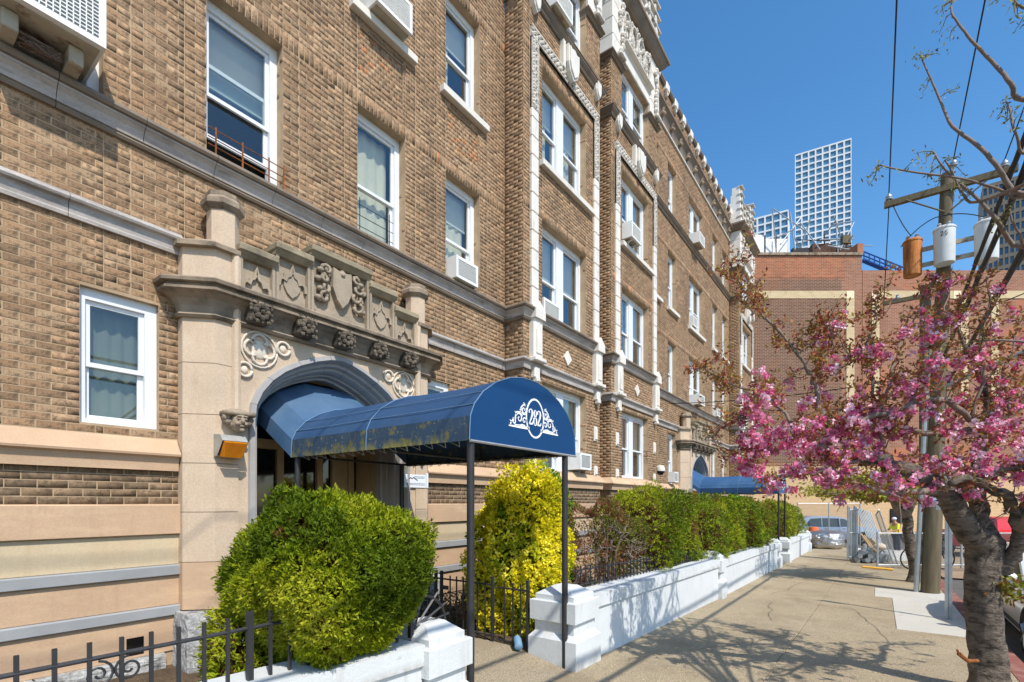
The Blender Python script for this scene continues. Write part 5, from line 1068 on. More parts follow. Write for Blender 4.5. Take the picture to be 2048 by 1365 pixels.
L_([at(2038, 1062, 4.55), Vector((6.0, -1.35, 2.5)), Vector((5.5, -1.5, 2.9)), Vector((4.9, -1.6, 3.3))], .06, .008); L_([at(2038, 1062, 4.55), Vector((6.0, -1.6, 2.7)), Vector((5.9, -2.0, 3.2)), Vector((5.5, -2.4, 3.6))], .05, .008); L_([Vector((5.8, -1.38, 2.7)), Vector((5.1, -1.3, 2.8)), Vector((4.6, -1.25, 3.0))], .03, .006)
L_([at(2040, 1050, 4.55), Vector((6.5, -1.9, 2.5)), Vector((7.3, -2.3, 2.9)), Vector((7.6, -3.0, 3.2))], .055, .01)
L_([fork, Vector((6.3, -.2, 2.6)), Vector((5.9, .35, 3.0)), Vector((5.6, .8, 3.2))], .07, .008) if False else None
for q, r in Lm:
    if r[0] > .06: MB().tube(q, r, 12).ob('limb', M['bark'], tree, smooth=True)
    else: MB().tube(q, r, 7).ob('branch', M['bark2'], tree, smooth=True)
tw = MB(); BP = []; LP = []
def wt(p):                                          # blossoms thick low in the crown, leaves above and at the tips
    d = p - Vector((0, 0, CAMZ)); fw = d.x*CT + d.y*ST; return (p.z - 1.9)
for li, (q, r) in enumerate(Lm):
    n = len(q)
    for i in range(2 if r[0] < .06 else n//3, n):
        if r[i] > .075: continue
        for _ in range(2):
            if rr.random() < .2 or (wt(q[i]) < -.1 and r[i] > .03): continue
            d = Vector((rr.gauss(0, 1), rr.gauss(0, 1), rr.gauss(.15, .7))).normalized(); m = rr.randint(3, 6); p = q[i]; pts = [p]; st = rr.uniform(.045, .085)*(1.25 if r[i] > .015 else .75)
            for k in range(m):
                d = (d + Vector((rr.gauss(0, .32), rr.gauss(0, .32), rr.gauss(.05, .28)))).normalized(); pts.append(pts[-1] + d*st)
            tw.tube(pts, [.0055*(1 - .6*k/m) for k in range(m + 1)], 4, cap=False)
            hgt = wt(pts[-1]); 
            for k in range(1, m + 1):
                pb = .04 if hgt < .02 else .22 if hgt < .2 else .40 if hgt < .8 else .24 if hgt < 1.2 else .07
                if li in (1, 4) : pb *= .6
                if li == 0: pb *= .35
                if rr.random() < pb: BP.append(pts[k] + Vector((rr.gauss(0, .03), rr.gauss(0, .03), -.02)))
                elif hgt > .0 and rr.random() < .75: LP.append(pts[k])
tw.ob('twigs', M['bark2'], tree); bpy.data.objects['twigs']['kind'] = 'stuff'
def big(p): d = p - Vector((0, 0, CAMZ)); return d.x*CT + d.y*ST
BP = [p for p in BP if p.y < 1.1]; BP.sort(key=big); wl_ = wloc(tree)
BPn = [p for p in BP if 1380 < 1024 + FPX*((p.x*ST - p.y*CT)/big(p)) < 2060]; sel = set(id(p) for p in BPn[::max(1, len(BPn)//300)][:300])
pm = [fastmesh('blossom', d[0], d[1], M['petal'], d[2]) for d in pd]
rest = []
for p in BP:
    if id(p) in sel:
        o = bpy.data.objects.new('blossom', rr.choice(pm)); s_ = rr.uniform(.75, 1.25); o.scale = (s_,)*3; o.rotation_euler = (rr.uniform(0, 6), rr.uniform(0, 6), rr.uniform(0, 6)); o.location = p - wl_; place(o, tree)
    else: rest.append(p)
Vs, Fs, Cs = [], [], []; off = 0
for p in rest:
    V, F, C = pd[rr.randrange(8)]; s_ = rr.uniform(.6, 1.05); Vs.append(V*s_ + np.array(p)); Fs.append(F + off); Cs.append(C*rr.uniform(.85, 1.1)); off += len(V)
if rest:
    o = bpy.data.objects.new('small_blossoms', fastmesh('small_blossoms', np.concatenate(Vs), np.concatenate(Fs), M['petal'], np.clip(np.concatenate(Cs), 0, 1))); o['kind'] = 'stuff'; o.location = -wl_; place(o, tree)
LPa = np.array([tuple(p) for p in LP]); o = bpy.data.objects.new('young_leaves', fastmesh('young_leaves', *sprays(LPa, 3, 9, .05, .021)[:2], M['leaf'], sprays(LPa, 3, 9, .05, .021)[2])); o['kind'] = 'stuff'; o.location = -wl_; place(o, tree)
sg = np.array([tuple(at(2010 + a, 1180 + b, 4.62)) for a, b in [(rr.uniform(-25, 40), rr.uniform(-25, 25)) for _ in range(26)]]); V, F, C = sprays(sg, 5, 6, .07, .03, [lin(130, 130, 50), lin(120, 84, 40), lin(150, 150, 60)])
o = bpy.data.objects.new('trunk_shoots', fastmesh('trunk_shoots', V, F, M['leaf'], C)); o.location = -wl_; place(o, tree)
p0 = at(1945, 1318, 4.72)                           # two metal stubs sticking out of the trunk
MB().tube([at(1955, 1322, 4.7), at(1935, 1322, 4.65), at(1918, 1308, 4.62)], [.016, .018, .02], 8).tube([at(1918, 1308, 4.62), at(1914, 1300, 4.61)], .010, 6).ob('rusty_hook', M['rust'], tree)

# yellow-green street tree farther along
b2_ = Vector((16.7, -.74, gz(16.7))); t2 = empty('street_tree', b2_, 'slim street tree with flat yellow green crown behind the utility pole', 'tree')
W2_ = 13.0; fk = at(1815, 1036, W2_)
q, r = limb([b2_ + Vector((0, 0, -.1)), b2_ + Vector((0, 0, .35)), at(1824, 1110, W2_), at(1817, 1070, W2_), fk], .14, .11, rr, .01, 4); r = [.26, .2, .16, .15] + r[4:]
MB().tube(q, r, 14).ob('trunk', M['bark'], t2, smooth=True)
LP = []; tw = MB()
for tgt in ((1760, 1000, 12.7), (1700, 995, 12.4), (1650, 985, 12.2), (1790, 985, 12.2), (1740, 960, 13.2), (1840, 1000, 12.4), (1860, 960, 13.2), (1690, 965, 13.4), (1800, 940, 13.8), (1880, 990, 13), (1720, 985, 12.8)):
    e_ = at(*tgt); md = fk.lerp(e_, .4) + Vector((0, 0, .34)); q, r = limb([fk, md, e_], .075, .01, rr, .03, 5); MB().tube(q, r, 7).ob('limb', M['bark2'], t2, smooth=True)
    for i in range(5, len(q)):
        for _ in range(11): d = Vector((rr.gauss(0, .4), rr.gauss(0, .4), rr.gauss(.08, .09))); tw.tube([q[i], q[i] + d*.6, q[i] + d], [.008, .006, .003], 3, cap=False); LP += [q[i] + d*f for f in (.55, .8, 1)]
tw.ob('twigs', M['bark2'], t2)
LPa = np.array([tuple(p) for p in LP]); V, F, C = sprays(LPa, 9, 7, .09, .05, [lin(176, 172, 62), lin(150, 152, 48), lin(190, 186, 90), lin(160, 140, 60)], .1); o = bpy.data.objects.new('foliage', fastmesh('foliage', V, F, M['leaf'], C)); o['kind'] = 'stuff'; o.location = -wloc(t2); place(o, t2)

# bare locust reaching in from the right
lb = Vector((3.3, -1.75, gz(3))); t3 = empty('locust_tree', lb, 'bare locust branches with small leaf tufts reaching in at upper right', 'tree')
tt = Vector((3.35, -1.7, 3.3)); MB().tube(*limb([lb - Vector((0, 0, .2)), lb + Vector((0, .02, 1.3)), tt], .14, .10, rr, .006), 14).ob('trunk', M['bark'], t3, smooth=True)
LB = [([(2048, 200, 4.6), (2022, 168, 4.6), (1993, 132, 4.7), (1953, 92, 4.75), (1923, 55, 4.8), (1903, 26, 4.85), (1906, -4, 4.9)], .020),
      ([(2048, 390, 4.6), (1993, 330, 4.7), (1953, 289, 4.8), (1905, 253, 4.9), (1883, 209, 5.0), (1861, 157, 5.05), (1841, 113, 5.1)], .021),
      ([(2048, 394, 4.6), (1993, 377, 4.6), (1920, 357, 4.7), (1810, 342, 4.8), (1755, 330, 4.9)], .013),
      ([(2048, 495, 4.6), (1993, 440, 4.6), (1956, 399, 4.7), (1912, 361, 4.8), (1883, 330, 4.8), (1868, 304, 4.85)], .019),
      ([(1960, 404, 4.7), (1925, 385, 4.75), (1912, 362, 4.8), (1890, 320, 4.8)], .012),
      ([(2060, 310, 4.5), (2033, 271, 4.5), (2019, 220, 4.55), (2014, 205, 4.6)], .012), ([(2070, 505, 4.5), (2040, 470, 4.5), (2024, 440, 4.5), (2019, 418, 4.5)], .010), ([(2075, 20, 4.5), (2040, 12, 4.5), (2024, -3, 4.5)], .016), ([(2075, 690, 4.4), (2048, 684, 4.4), (1990, 681, 4.45), (1965, 683, 4.5)], .008)]
LP = []; tw = MB()
for pts, r0 in LB:
    P0 = [at(*p) for p in pts]; q, r = limb([tt.lerp(P0[0], .0), tt.lerp(P0[0], .55) + Vector((0, 0, .12))] + P0, max(r0*1.5, .02), .006, rr, .0015, 4); r = [max(a, .007) for a in r]
    MB().tube(q, r, 8).ob('branch', M['bark2'], t3, smooth=True)
    n = len(q)
    for i in [n - 1, n - 1, n - 2, n - 5, n - 8, n - 12][:5 if r0 > .011 else 3]:
        for _ in range(1):
            d = Vector((rr.gauss(0, 1), rr.gauss(0, 1), rr.gauss(.1, .8))).normalized(); pts_ = [q[i]]
            for k in range(4): d = (d + Vector((rr.gauss(0, .3), rr.gauss(0, .3), -.22))).normalized(); pts_.append(pts_[-1] + d*.042)
            tw.tube(pts_, [.005, .004, .004, .003, .002], 4, cap=False); LP += pts_[1:]
tw.ob('leaf_stalks', mat('green_stalk', lin(112, 104, 60), .8, .1, 5, 0), t3)['kind'] = 'stuff'
LPa = np.array([tuple(p) for p in LP]); V, F, C = sprays(LPa, 8, 3, .045, .015, [lin(140, 146, 78), lin(120, 124, 60), lin(160, 160, 110), lin(110, 96, 60)], -.1); o = bpy.data.objects.new('leaf_tufts', fastmesh('leaf_tufts', V, F, M['leaf'], C)); o['kind'] = 'stuff'; o.location = -wloc(t3); place(o, t3)

# ------------------------------------------------------------------ poles and cables
PX, PY = 14.64, -.91; pz = gz(PX)
pole = empty('utility_pole', (PX, PY, pz), 'tall weathered wooden utility pole with crossarm and a grey conduit at its foot', 'utility pole')
zt = 9.25; lean = Vector((.12, -.30, 0)); pp = lambda z: Vector((PX, PY, 0)) + lean*((z - pz)/(zt - pz)) + Vector((0, 0, z))
MB().tube([pp(pz - .1 + (zt - pz)*i/12) for i in range(13)] + [pp(zt)], [.175 - .06*i/12 for i in range(13)] + [.11], 16).ob('shaft', M['polewood'], pole, smooth='auto')
ca = pp(8.9); MB().box(ca.x - .16, ca.x - .05, ca.y - 1.12, ca.y + 1.12, 8.82, 8.95).ob('crossarm', M['polewood'], pole)
for sy in (-1, 1): MB().tube([(ca.x - .17, ca.y + sy*.72, 8.84), (ca.x - .15, ca.y + sy*.05, 8.35)], .018, 5).ob('arm_brace', M['polewood'], pole)
INS = [(ca.x - .1, ca.y + 1.03, 8.95), (ca.x - .1, ca.y - .92, 8.95), (ca.x + .02, ca.y - .12, 9.35)]
for x, y, z in INS: MB().lathe((x, y, z - .02), [(.02, 0), (.025, .05), (.07, .06), (.075, .09), (.04, .1), (.065, .12), (.06, .15), (.03, .17), (.03, .2)], 12).ob('insulator', M['galv'], pole, smooth='auto')
MB().tube([(ca.x + .02, ca.y - .12, 8.6), (ca.x + .02, ca.y - .12, 9.36)], .018, 6).ob('insulator_pin', M['galv'], pole)
MB().tube([(PX - .06, PY + .25, pz - .02), tuple(pp(4.5) + Vector((-.05, .21, 0)))], .05, 10).tube([(PX + .12, PY + .26, pz), tuple(pp(5.5) + Vector((.1, .2, 0)))], .03, 8).ob('conduit', M['galv'], pole)
ar = pp(4.75); MB().tube([tuple(ar + Vector((0, -.1, -.25))), tuple(ar + Vector((-.35, -.75, -.02))), tuple(ar + Vector((-.9, -2.3, .55)))], .055, 10).ob('lamp_arm', M['galv'], pole, smooth='auto')
for z, y0, y1 in ((7.55, .5, -.65), (7.2, .5, -.65)): c_ = pp(z); MB().box(c_.x - .22, c_.x - .17, c_.y + y1, c_.y + y0, z, z + .09).ob('bracket', M['rustpan'], pole)
def transformer(dy, zc, h, r, m, label, num=None, dx=-.33):
    c_ = pp(zc); x, y = c_.x + dx, c_.y + dy; t = empty('transformer', (x, y, zc - h/2), label, 'transformer', 'transformers hung on the utility pole')
    MB().lathe((x, y, zc), [(r*.93, -h/2), (r*.96, -h/2 + .03), (r, h/2 - .1), (r, h/2 - .03), (r*1.06, h/2 - .03), (r*1.06, h/2), (r*.9, h/2 + .03), (.02, h/2 + .05)], 22).ob('tank', m, t, smooth='auto')
    for a in (-.5, .5): MB().lathe((x + .07, y + a*.16, zc + h/2 + .02), [(.035, 0), (.05, .03), (.035, .05), (.05, .08), (.035, .1), (.045, .13), (.02, .16)], 10).ob('bushing', M['galv'], t, smooth='auto')
    MB().cbox(x + r*.6, c_.x - .1, y - .05, y + .05, zc - h*.3, zc - h*.2, .01).cbox(x + r*.6, c_.x - .1, y - .05, y + .05, zc + h*.2, zc + h*.3, .01).ob('hanger', M['rustpan'], t)
    if num:
        g = digits(num, 0, 0, .09, -.004, .004); Mx = Matrix.Translation((x - r - .006, y + .02, zc + .22)) @ Matrix.Rotation(-PI/2, 4, 'Z'); g.xf(Mx).ob('number', M['inkdark'], t)
M['tankgrey'] = mat('pale_grey_enamel', lin(206, 208, 204), .45, .05, 4, .03, stain=[(lin(150, 140, 124), 3, .6, .85, .5)]); M['tankrust'] = mat('rust_streaked_tank', lin(190, 116, 52), .7, .2, 6, .2, stain=[(lin(104, 58, 30), 2.2, .46, .62, .85, (3,3,.4)), (lin(210, 180, 140), 2.6, .56, .7, .7, (3,3,.4))])
transformer(.56, 7.42, .78, .175, M['tankrust'], 'rust streaked transformer tank, leftmost on the pole', dx=-.25)
transformer(.02, 7.50, .76, .19, M['tankgrey'], 'pale grey transformer tank numbered 25, middle on the pole', '25')
transformer(-.66, 7.40, .80, .20, M['tankgrey'], 'pale grey transformer tank, rightmost on the pole half behind branches', dx=-.30)
p2 = at(1851, 1137, 16.8); q2 = empty('utility_pole', (p2.x, p2.y, gz(p2.x)), 'shorter mossy pole with one low crossarm behind the tall utility pole', 'utility pole')
MB().tube([(p2.x, p2.y, gz(p2.x) - .1), (p2.x, p2.y, 5), (p2.x + .05, p2.y, 9.2)], [.19, .17, .15], 14).ob('shaft', M['polewood'], q2, smooth='auto')
MB().box(p2.x - .2, p2.x - .08, p2.y - .35, p2.y + 1.15, 8.75, 8.88).ob('crossarm', M['polewood'], q2); MB().lathe((p2.x - .14, p2.y + .75, 8.86), [(.06, 0), (.08, .05), (.04, .1), (.05, .16)], 10).ob('insulator', M['galv'], q2)
def cable(pts, r, label, group='cables overhead', name='cable', sag=0, n=20, lash=False):
    P = []
    for (a, b) in zip(pts[:-1], pts[1:]):
        a, b = Vector(a), Vector(b)
        for i in range(n): f = i/n; P.append(a.lerp(b, f) - Vector((0, 0, sag*4*f*(1-f))))
    P.append(Vector(pts[-1])); m = MB().tube(P, r, 6)
    if lash: m.tube([p + Vector((0, r*1.1*math.cos(i*1.3), r*1.1*math.sin(i*1.3))) for i, p in enumerate(P)], r*.3, 4)
    tag(m.ob(name, M['cable'], None, smooth=True, loc=P[0]), label, 'cable', group)
FX = -20
cable([INS[0][:2] + (9.14,), (FX, INS[0][1] - .15, 10.0)], .012, 'thin wire from the left end of the crossarm, farthest left against the sky', sag=.35)
cable([INS[2][:2] + (9.55,), (FX, -1.0, 10.3)], .012, 'thin wire from the insulator on top of the pole, running up between the branches', sag=.35)
cable([INS[1][:2] + (9.14,), (FX, INS[1][1], 10.0)], .012, 'thin wire from the right end of the crossarm', sag=.35)
cable([tuple(pp(6.1) + Vector((-.2, -.25, 0))), (FX, -1.15, 6.9)], .030, 'twisted black service cable, thickest of those left of the tree fork', sag=.35, lash=True, n=60)
cable([tuple(pp(4.95) + Vector((-.2, .0, 0))), (FX, -.92, 5.3)], .030, 'heavy lashed cable bundle, left one of the thick pair rising to the right edge', sag=.25, lash=True, n=60)
cable([tuple(pp(4.55) + Vector((-.2, -.15, 0))), (FX, -1.05, 4.9)], .033, 'heavy lashed cable bundle, right one of the thick pair rising to the right edge', sag=.22, lash=True, n=60)
cable([tuple(pp(5.9) + Vector((0, -.2, 0))), (9, -9, 7.0)], .010, 'thin black drop wire crossing to the right in front of the brick wall')
cable([tuple(pp(4.8) + Vector((0, .2, 0))), (16.7, 5.75, 5.25)], .012, 'black service wire from the pole to the facade above the second entrance', sag=.15)
cable([INS[0][:2] + (9.1,), tuple(pp(8.0) + Vector((-.25, .6, -.05)))], .010, 'short jumper wire from the crossarm down to the rust streaked transformer', sag=.1)
cable([tuple(pp(7.75) + Vector((-.25, .78, 0))), tuple(pp(8.2) + Vector((-.3, .2, 0))), tuple(pp(7.95) + Vector((-.3, -.6, 0)))], .010, 'looping jumper wire over the three transformers', sag=-.08)
cable([INS[0][:2] + (8.85,), (PX + .1, PY + .85, 6.3), (p2.x - .14, p2.y + .75, 9.0)], .010, 'plumb wire dropping left of the rust streaked transformer', sag=.0)
sgx = 11.05; t = empty('sign_post', (sgx, -.92, gz(sgx)), 'galvanised perforated sign post beside the cherry trunk', 'sign post')
m = MB().box(sgx - .005, sgx, -.97, -.875, gz(sgx) - .05, 2.35).box(sgx, sgx + .035, -.97, -.965, gz(sgx) - .05, 2.35).box(sgx, sgx + .035, -.88, -.875, gz(sgx) - .05, 2.35); m.ob('post', M['galv'], t)
h = MB(); [h.box(sgx - .008, sgx - .0055, -.930, -.916, z_, z_ + .012) for z_ in np.arange(gz(sgx) + .02, 2.3, .03)]; h.ob('bolt_holes', M['cable'], t)
MB().cbox(sgx - .04, sgx - .034, -1.10, -.76, 1.78, 2.4, .002).ob('sign_back', M['galv'], t)
# ------------------------------------------------------------------ chain-link fences and the builders' yard
def chain(a, b, z0, z1, label, posts, rail_low=False, diag=.06, group='chain-link fences'):
    a, b = Vector(a), Vector(b); L = (b - a).length; u = (b - a)/L; t = empty('chain_link_fence', (a.x, a.y, z0), label, 'fence', group)
    P = lambda s, z: (a.x + u.x*s, a.y + u.y*s, z)
    for s in posts: MB().tube([P(s*L, z0 - .05), P(s*L, z1 + .05)], .03, 8).ob('post', M['galv'], t, smooth='auto')
    MB().tube([P(0, z1), P(L, z1)], .02, 6).ob('top_rail', M['galv'], t)
    if rail_low: MB().tube([P(0, z0 + .06), P(L, z0 + .06)], .02, 6).ob('bottom_rail', M['galv'], t)
    n = MB(); H = z1 - z0; r = .0035; k = -H
    while k < L:                                    # diagonal wires both ways
        for sg in (1, -1):
            s0, s1 = max(k, 0), min(k + H, L)
            if s1 - s0 > .02:
                za, zb_ = z0 + (s0 - k), z0 + (s1 - k)
                if sg < 0: za, zb_ = z1 - (s0 - k), z1 - (s1 - k)
                n.tube([P(s0, za), P(s1, zb_)], r, 3, cap=False)
        k += diag*1.6
    n.ob('wire_mesh', M['galv'], t)['kind'] = 'stuff'
    return t
g20 = -.24
A_, B_ = at(1755, 1135, 16.4), at(1895, 1135, 16.4)
chain((A_.x, A_.y, 0), (at(2060, 1135, 16.4).x, at(2060, 1135, 16.4).y, 0), gz(19) , 1.0 - .1, 'low chain-link fence with bright posts behind the utility pole', [0, .25, .55, 1], True)
C_, D_ = at(1595, 1090, 27.0), at(1720, 1090, 27.0)
chain((C_.x, C_.y, 0), (D_.x, D_.y, 0), gz(28), 1.86, 'chain-link fence with rusty post in front of the silver car', [0, .5, 1])
def rolled(u, v0, v1, w, label, n=7):               # dismantled fence panels stood on end
    t = empty('fence_panels', at(u, v1, w), label, 'fence panels')
    for k in range(n): p, q = at(u + (k - n/2)*3.2, v1 - (k % 3)*2, w + .05*k), at(u + (k - n/2)*3.2 + 1, v0 + (k % 4)*3, w + .05*k); MB().tube([p, q], .024, 6).ob('upright', M['galv'], t)
    for v in (v0 + 8, (v0 + v1)/2, v1 - 6): MB().tube([at(u - n*1.6, v, w + .1), at(u + n*1.6, v, w + .1)], .02, 5).ob('cross_rail', M['galv'], t)
rolled(1706, 1012, 1120, 18.5, 'bundle of upright galvanised fence frames left of the pipe pile', 7)
t = empty('fence_panels', at(1745, 1110, 18.8), 'leaning galvanised fence panels fanned behind the pipe pile', 'fence panels')
for k in range(9): MB().tube([at(1745 + k*3, 1105, 18.7 + .05*k), at(1714 + k*3.4, 1016 + k, 19.3 + .05*k)], .022, 5).ob('rail', M['galv'], t)
t = empty('fence_panels', at(1790, 1130, 17.2), 'chain-link gate leaf leaning right over the pipes', 'fence panels')
for a, b in (((1796, 1132), (1758, 1020)), ((1788, 1133), (1752, 1030)), ((1796, 1132), (1788, 1133)), ((1758, 1020), (1752, 1030))): MB().tube([at(*a, 17.0), at(*b, 17.3)], .024, 6).ob('frame_tube', M['galv'], t)
m = MB(); [m.tube([at(1796 - 38*f, 1132 - 112*f, 17.05), at(1788 - 36*max(0, f - .06), 1133 - 103*max(0, f - .06), 17.15)], .006, 3) for f in np.linspace(.02, 1, 34)]; m.ob('wire_mesh', M['galv'], t)
rp = random.Random(3); pk = 0
for row, (cnt, v) in enumerate(((7, 1121), (6, 1113), (4, 1106), (3, 1099))):
    for k in range(cnt):
        u = 1716 + k*10.5 + row*5 + rp.uniform(-1.5, 1.5); w_ = 17.9 + rp.uniform(-.25, .25); p = at(u, v, w_); d = Vector((1.0, .03, .02)).normalized()*1.7; r_o = rp.choice((.075, .085, .068))
        if u > 1800: continue
        M_ = Matrix.Translation(p) @ (d.to_track_quat('Z', 'Y').to_matrix().to_4x4())
        o = MB().lathe((0, 0, 0), [(r_o*.8, 0), (r_o, 0), (r_o, 1.6), (r_o*.8, 1.6)], 14).xf(M_).ob('pipe', M['concpipe'] if 'concpipe' in M else M['galv'], None, smooth='auto', loc=p)
        MB().lathe((0, 0, 0.012), [(r_o*.78, 0), (.01, .001)], 12).xf(M_).ob('bore', M['cable'], o)
        tag(o, 'grey pipe lying end-on, %s row of the pile, %s from the left' % (('bottom', 'second lowest', 'third lowest', 'topmost')[row], ('first', 'second', 'third', 'fourth', 'fifth', 'sixth', 'seventh')[k]), 'pipe', 'pipes in the builders pile')
sk = MB(); c_ = at(1760, 1094, 17.6); sk.ball(c_, (.22, .2, .13), 12, 8); tag(sk.ob('cement_bag', mat('pale_sack', lin(204, 188, 168), .9, .1, 5, .3, 20), None, smooth=True, loc=c_), 'pale lumpy sack lying on top of the pipe pile', 'sack')
for k in range(5): a, b = at(1722 + k*6, 1068 + k*3, 18.2 + .05*k), at(1748 + k*5, 1104, 17.9); tag(MB().tube([a, b], .025, 6).ob('timber_pole', mat('raw_timber', lin(196, 164, 120), .8, .15, 5, .1) if k == 0 else bpy.data.materials['raw_timber'], None, loc=a), 'thin timber pole leaning on the pipe pile, %s from the left' % ('first', 'second', 'third', 'fourth', 'fifth')[k], 'pole', 'timber poles on the pipe pile')
for k in range(2): a, b = at(1724 + 20*k, 1135 + 2*k, 15.9 - .25*k), at(1786, 1141, 15.7 - .25*k); tag(MB().tube([a + Vector((0, 0, .02)), b + Vector((0, 0, .02))], .035, 4).ob('plank', mat('yellow_plank', lin(200, 150, 50), .7, .15, 5, .1) if k == 0 else bpy.data.materials['yellow_plank'], None, loc=a), 'yellow plank flat on the sidewalk, %s of two' % ('longer' if k == 0 else 'shorter'), 'plank')
# foil covered bundle and a barrel by the silver car
bm = bmesh.new(); bmesh.ops.create_icosphere(bm, subdivisions=4, radius=1); c_ = at(1650, 1081, 25.0); rf = np.random.default_rng(5); K = rf.normal(0, 5, (14, 3)); ph = rf.uniform(0, 6, 14)
for v in bm.verts:
    d = np.array(v.co); e = (np.abs(d)**3.2).sum()**(-1/3.2); s_ = e*(1 + .05*np.abs(np.sin(K @ d + ph)).sum()/3); v.co = Vector((c_.x + d[0]*s_*.62 + d[0]*.1, c_.y + d[1]*s_*.72, c_.z + d[2]*s_*.42))
me = bpy.data.meshes.new('foil_bundle'); bm.to_mesh(me); bm.free(); me.materials.append(mat('crumpled_foil', lin(190, 188, 184), .22, .1, 6, .9, 9, metal=.9, bdist=.05)); o = bpy.data.objects.new('foil_bundle', me); place(o); tag(o, 'silver foil wrapped bundle on the pavement in front of the silver car', 'bundle')
t = empty('barrel', at(1627, 1080, 26.5), 'orange traffic barrel with white bands at the end of the white wall', 'barrel'); p = at(1627, 1070, 26.5)
M['orange'] = mat('traffic_orange', lin(230, 106, 50), .6, .08, 5, 0)
MB().lathe((p.x, p.y, gz(p.x)), [(.3, 0), (.28, .3), (.26, .6), (.23, .9), (.2, 1.0)], 18).ob('body', M['orange'], t, smooth='auto'); MB().lathe((p.x, p.y, gz(p.x)), [(.285, .3), (.275, .45)], 18).ob('band', M['white'], t); MB().lathe((p.x, p.y, gz(p.x)), [(.26, .65), (.25, .78)], 18).ob('band', M['white'], t)

# ------------------------------------------------------------------ vehicles
M['tyre'] = mat('tyre_rubber', lin(38, 38, 38), .85, .1, 8, .1); M['rim'] = mat('alloy_rim', lin(170, 172, 174), .3, .1, 6, 0, metal=.8); M['carglass'] = mat('car_glass', lin(22, 26, 30), .05, .05, 3, 0, spec=.9); M['redlens'] = mat('tail_lens', lin(170, 24, 22), .2, .05, 4, 0, spec=.6); M['clear'] = mat('head_lens', lin(220, 224, 226), .12, .05, 4, 0, spec=.7); M['trim'] = mat('black_trim', lin(30, 30, 32), .6, .1, 6, .05)
def vehicle(name, label, cat, org, ang, paint, L, Wd, H, prof, glassp, wheels, wr, pickup=False, lights=True):
    """body is a side profile lofted across the width with tumblehome; x forward"""
    t = empty(name, org, label, cat); R = Matrix.Translation(Vector(org)) @ Matrix.Rotation(ang, 4, 'Z'); hw = Wd/2
    half = lambda z: hw*(1 - .10*max(0, (z/H - .35)/.65)**1.3 - .05*max(0, (.3 - z/H)/.3)**2)
    def loft(pts, inset=0, name_=None, m=None, par=t, smooth_='auto'):
        n = len(pts); rows = []
        ws = [-1, -.985, -.9, 0, .9, .985, 1]; sh = [.94, .985, 1, 1.004, 1, .985, .94]; c0 = np.mean(pts, axis=0)
        for w_, s_ in zip(ws, sh):
            rows += [(c0[0] + (x - c0[0])*s_ if abs(w_) > .9 else x, w_*(half(z) - inset), c0[1] + (z - c0[1])*s_ if abs(w_) > .9 else z) for x, z in pts]
        fs = [(i*n + k, (i+1)*n + k, (i+1)*n + (k+1) % n, i*n + (k+1) % n) for i in range(len(ws)-1) for k in range(n)] + [tuple(range(n)), tuple(range(n*(len(ws)-1), n*len(ws)))[::-1]]
        return MB().add(rows, fs).xf(R).ob(name_, m, par, smooth=smooth_)
    body = loft(prof, 0, 'body', paint)
    for sx in (-1, 1):
        for g in glassp:
            MB().add([(x, sx*(half(z) + .004), z) for x, z in g] + [(x, sx*(half(z) - .02), z) for x, z in g], [tuple(range(len(g))), tuple(range(len(g), 2*len(g)))[::-1]]).xf(R).ob('side_window', M['carglass'], t)
        for wx in wheels:
            y = sx*(hw - .09)
            w_ = MB().lathe((wx, y, wr), [(wr*.62, -.1), (wr*.9, -.11), (wr, -.08), (wr, .08), (wr*.9, .11), (wr*.62, .1)], 24, 'y').xf(R).ob('wheel', M['tyre'], t, smooth='auto')
            r_ = MB().lathe((wx, y, wr), [(.05, .11), (wr*.2, .1), (wr*.6, .08), (wr*.62, -.08), (wr*.2, -.1), (.05, -.11)], 20, 'y')
            for k in range(5): a = k*2*PI/5; r_.tube([(wx, y + sx*.1, wr), (wx + wr*.58*math.cos(a), y + sx*.105, wr + wr*.58*math.sin(a))], .03, 5)
            r_.xf(R).ob('rim', M['rim'], w_)
            MB().tube([(wx + (wr + .05)*math.cos(a*PI/12), sx*(hw - .012), wr + (wr + .05)*math.sin(a*PI/12)) for a in range(13)], .028, 6).xf(R).ob('wheel_arch', M['trim'], t)
        mx = glassp[0][0][0] - .22
        MB().ball((mx, sx*(hw + .09), glassp[0][0][1] + .08), (.09, .11, .08), 10, 7).xf(R).ob('mirror', paint, t, smooth=True)
        MB().tube([(-L*.42, sx*(hw - .005), .34), (L*.40, sx*(hw - .005), .34)], .03, 5).xf(R).ob('sill_trim', M['trim'], t)
        for g in glassp[:2]: x = min(q[0] for q in g) + .12; MB().cbox(x, x + .18, sx*(hw - .01) - .02, sx*(hw - .01) + .02, glassp[0][0][1] - .12, glassp[0][0][1] - .09, .006).xf(R).ob('door_handle', paint, t)
        MB().cbox(L/2 - .36, L/2 - .06, sx*(hw - .22) - .17, sx*(hw - .22) + .17, H*.42, H*.50, .03).xf(R).ob('headlight', M['clear'], t); MB().cbox(-L/2 + .01, -L/2 + .14, sx*(hw - .2) - .14, sx*(hw - .2) + .14, H*.48, H*.62, .02).xf(R).ob('tail_light', M['redlens'], t)
    ys = .82*(half(H*.8)); fx = [g for g in glassp]
    f0, f1 = glassp[0][0], glassp[0][-1]; b0, b1 = glassp[-1][1], glassp[-1][-2]
    MB().add([(f0[0] + .16, -half(f0[1])*.9, f0[1] + .02), (f0[0] + .16, half(f0[1])*.9, f0[1] + .02), (f1[0] + .12, half(f1[1])*.86, f1[1] + .02), (f1[0] + .12, -half(f1[1])*.86, f1[1] + .02)], [(0,1,2,3)]).xf(R).ob('windscreen', M['carglass'], t)
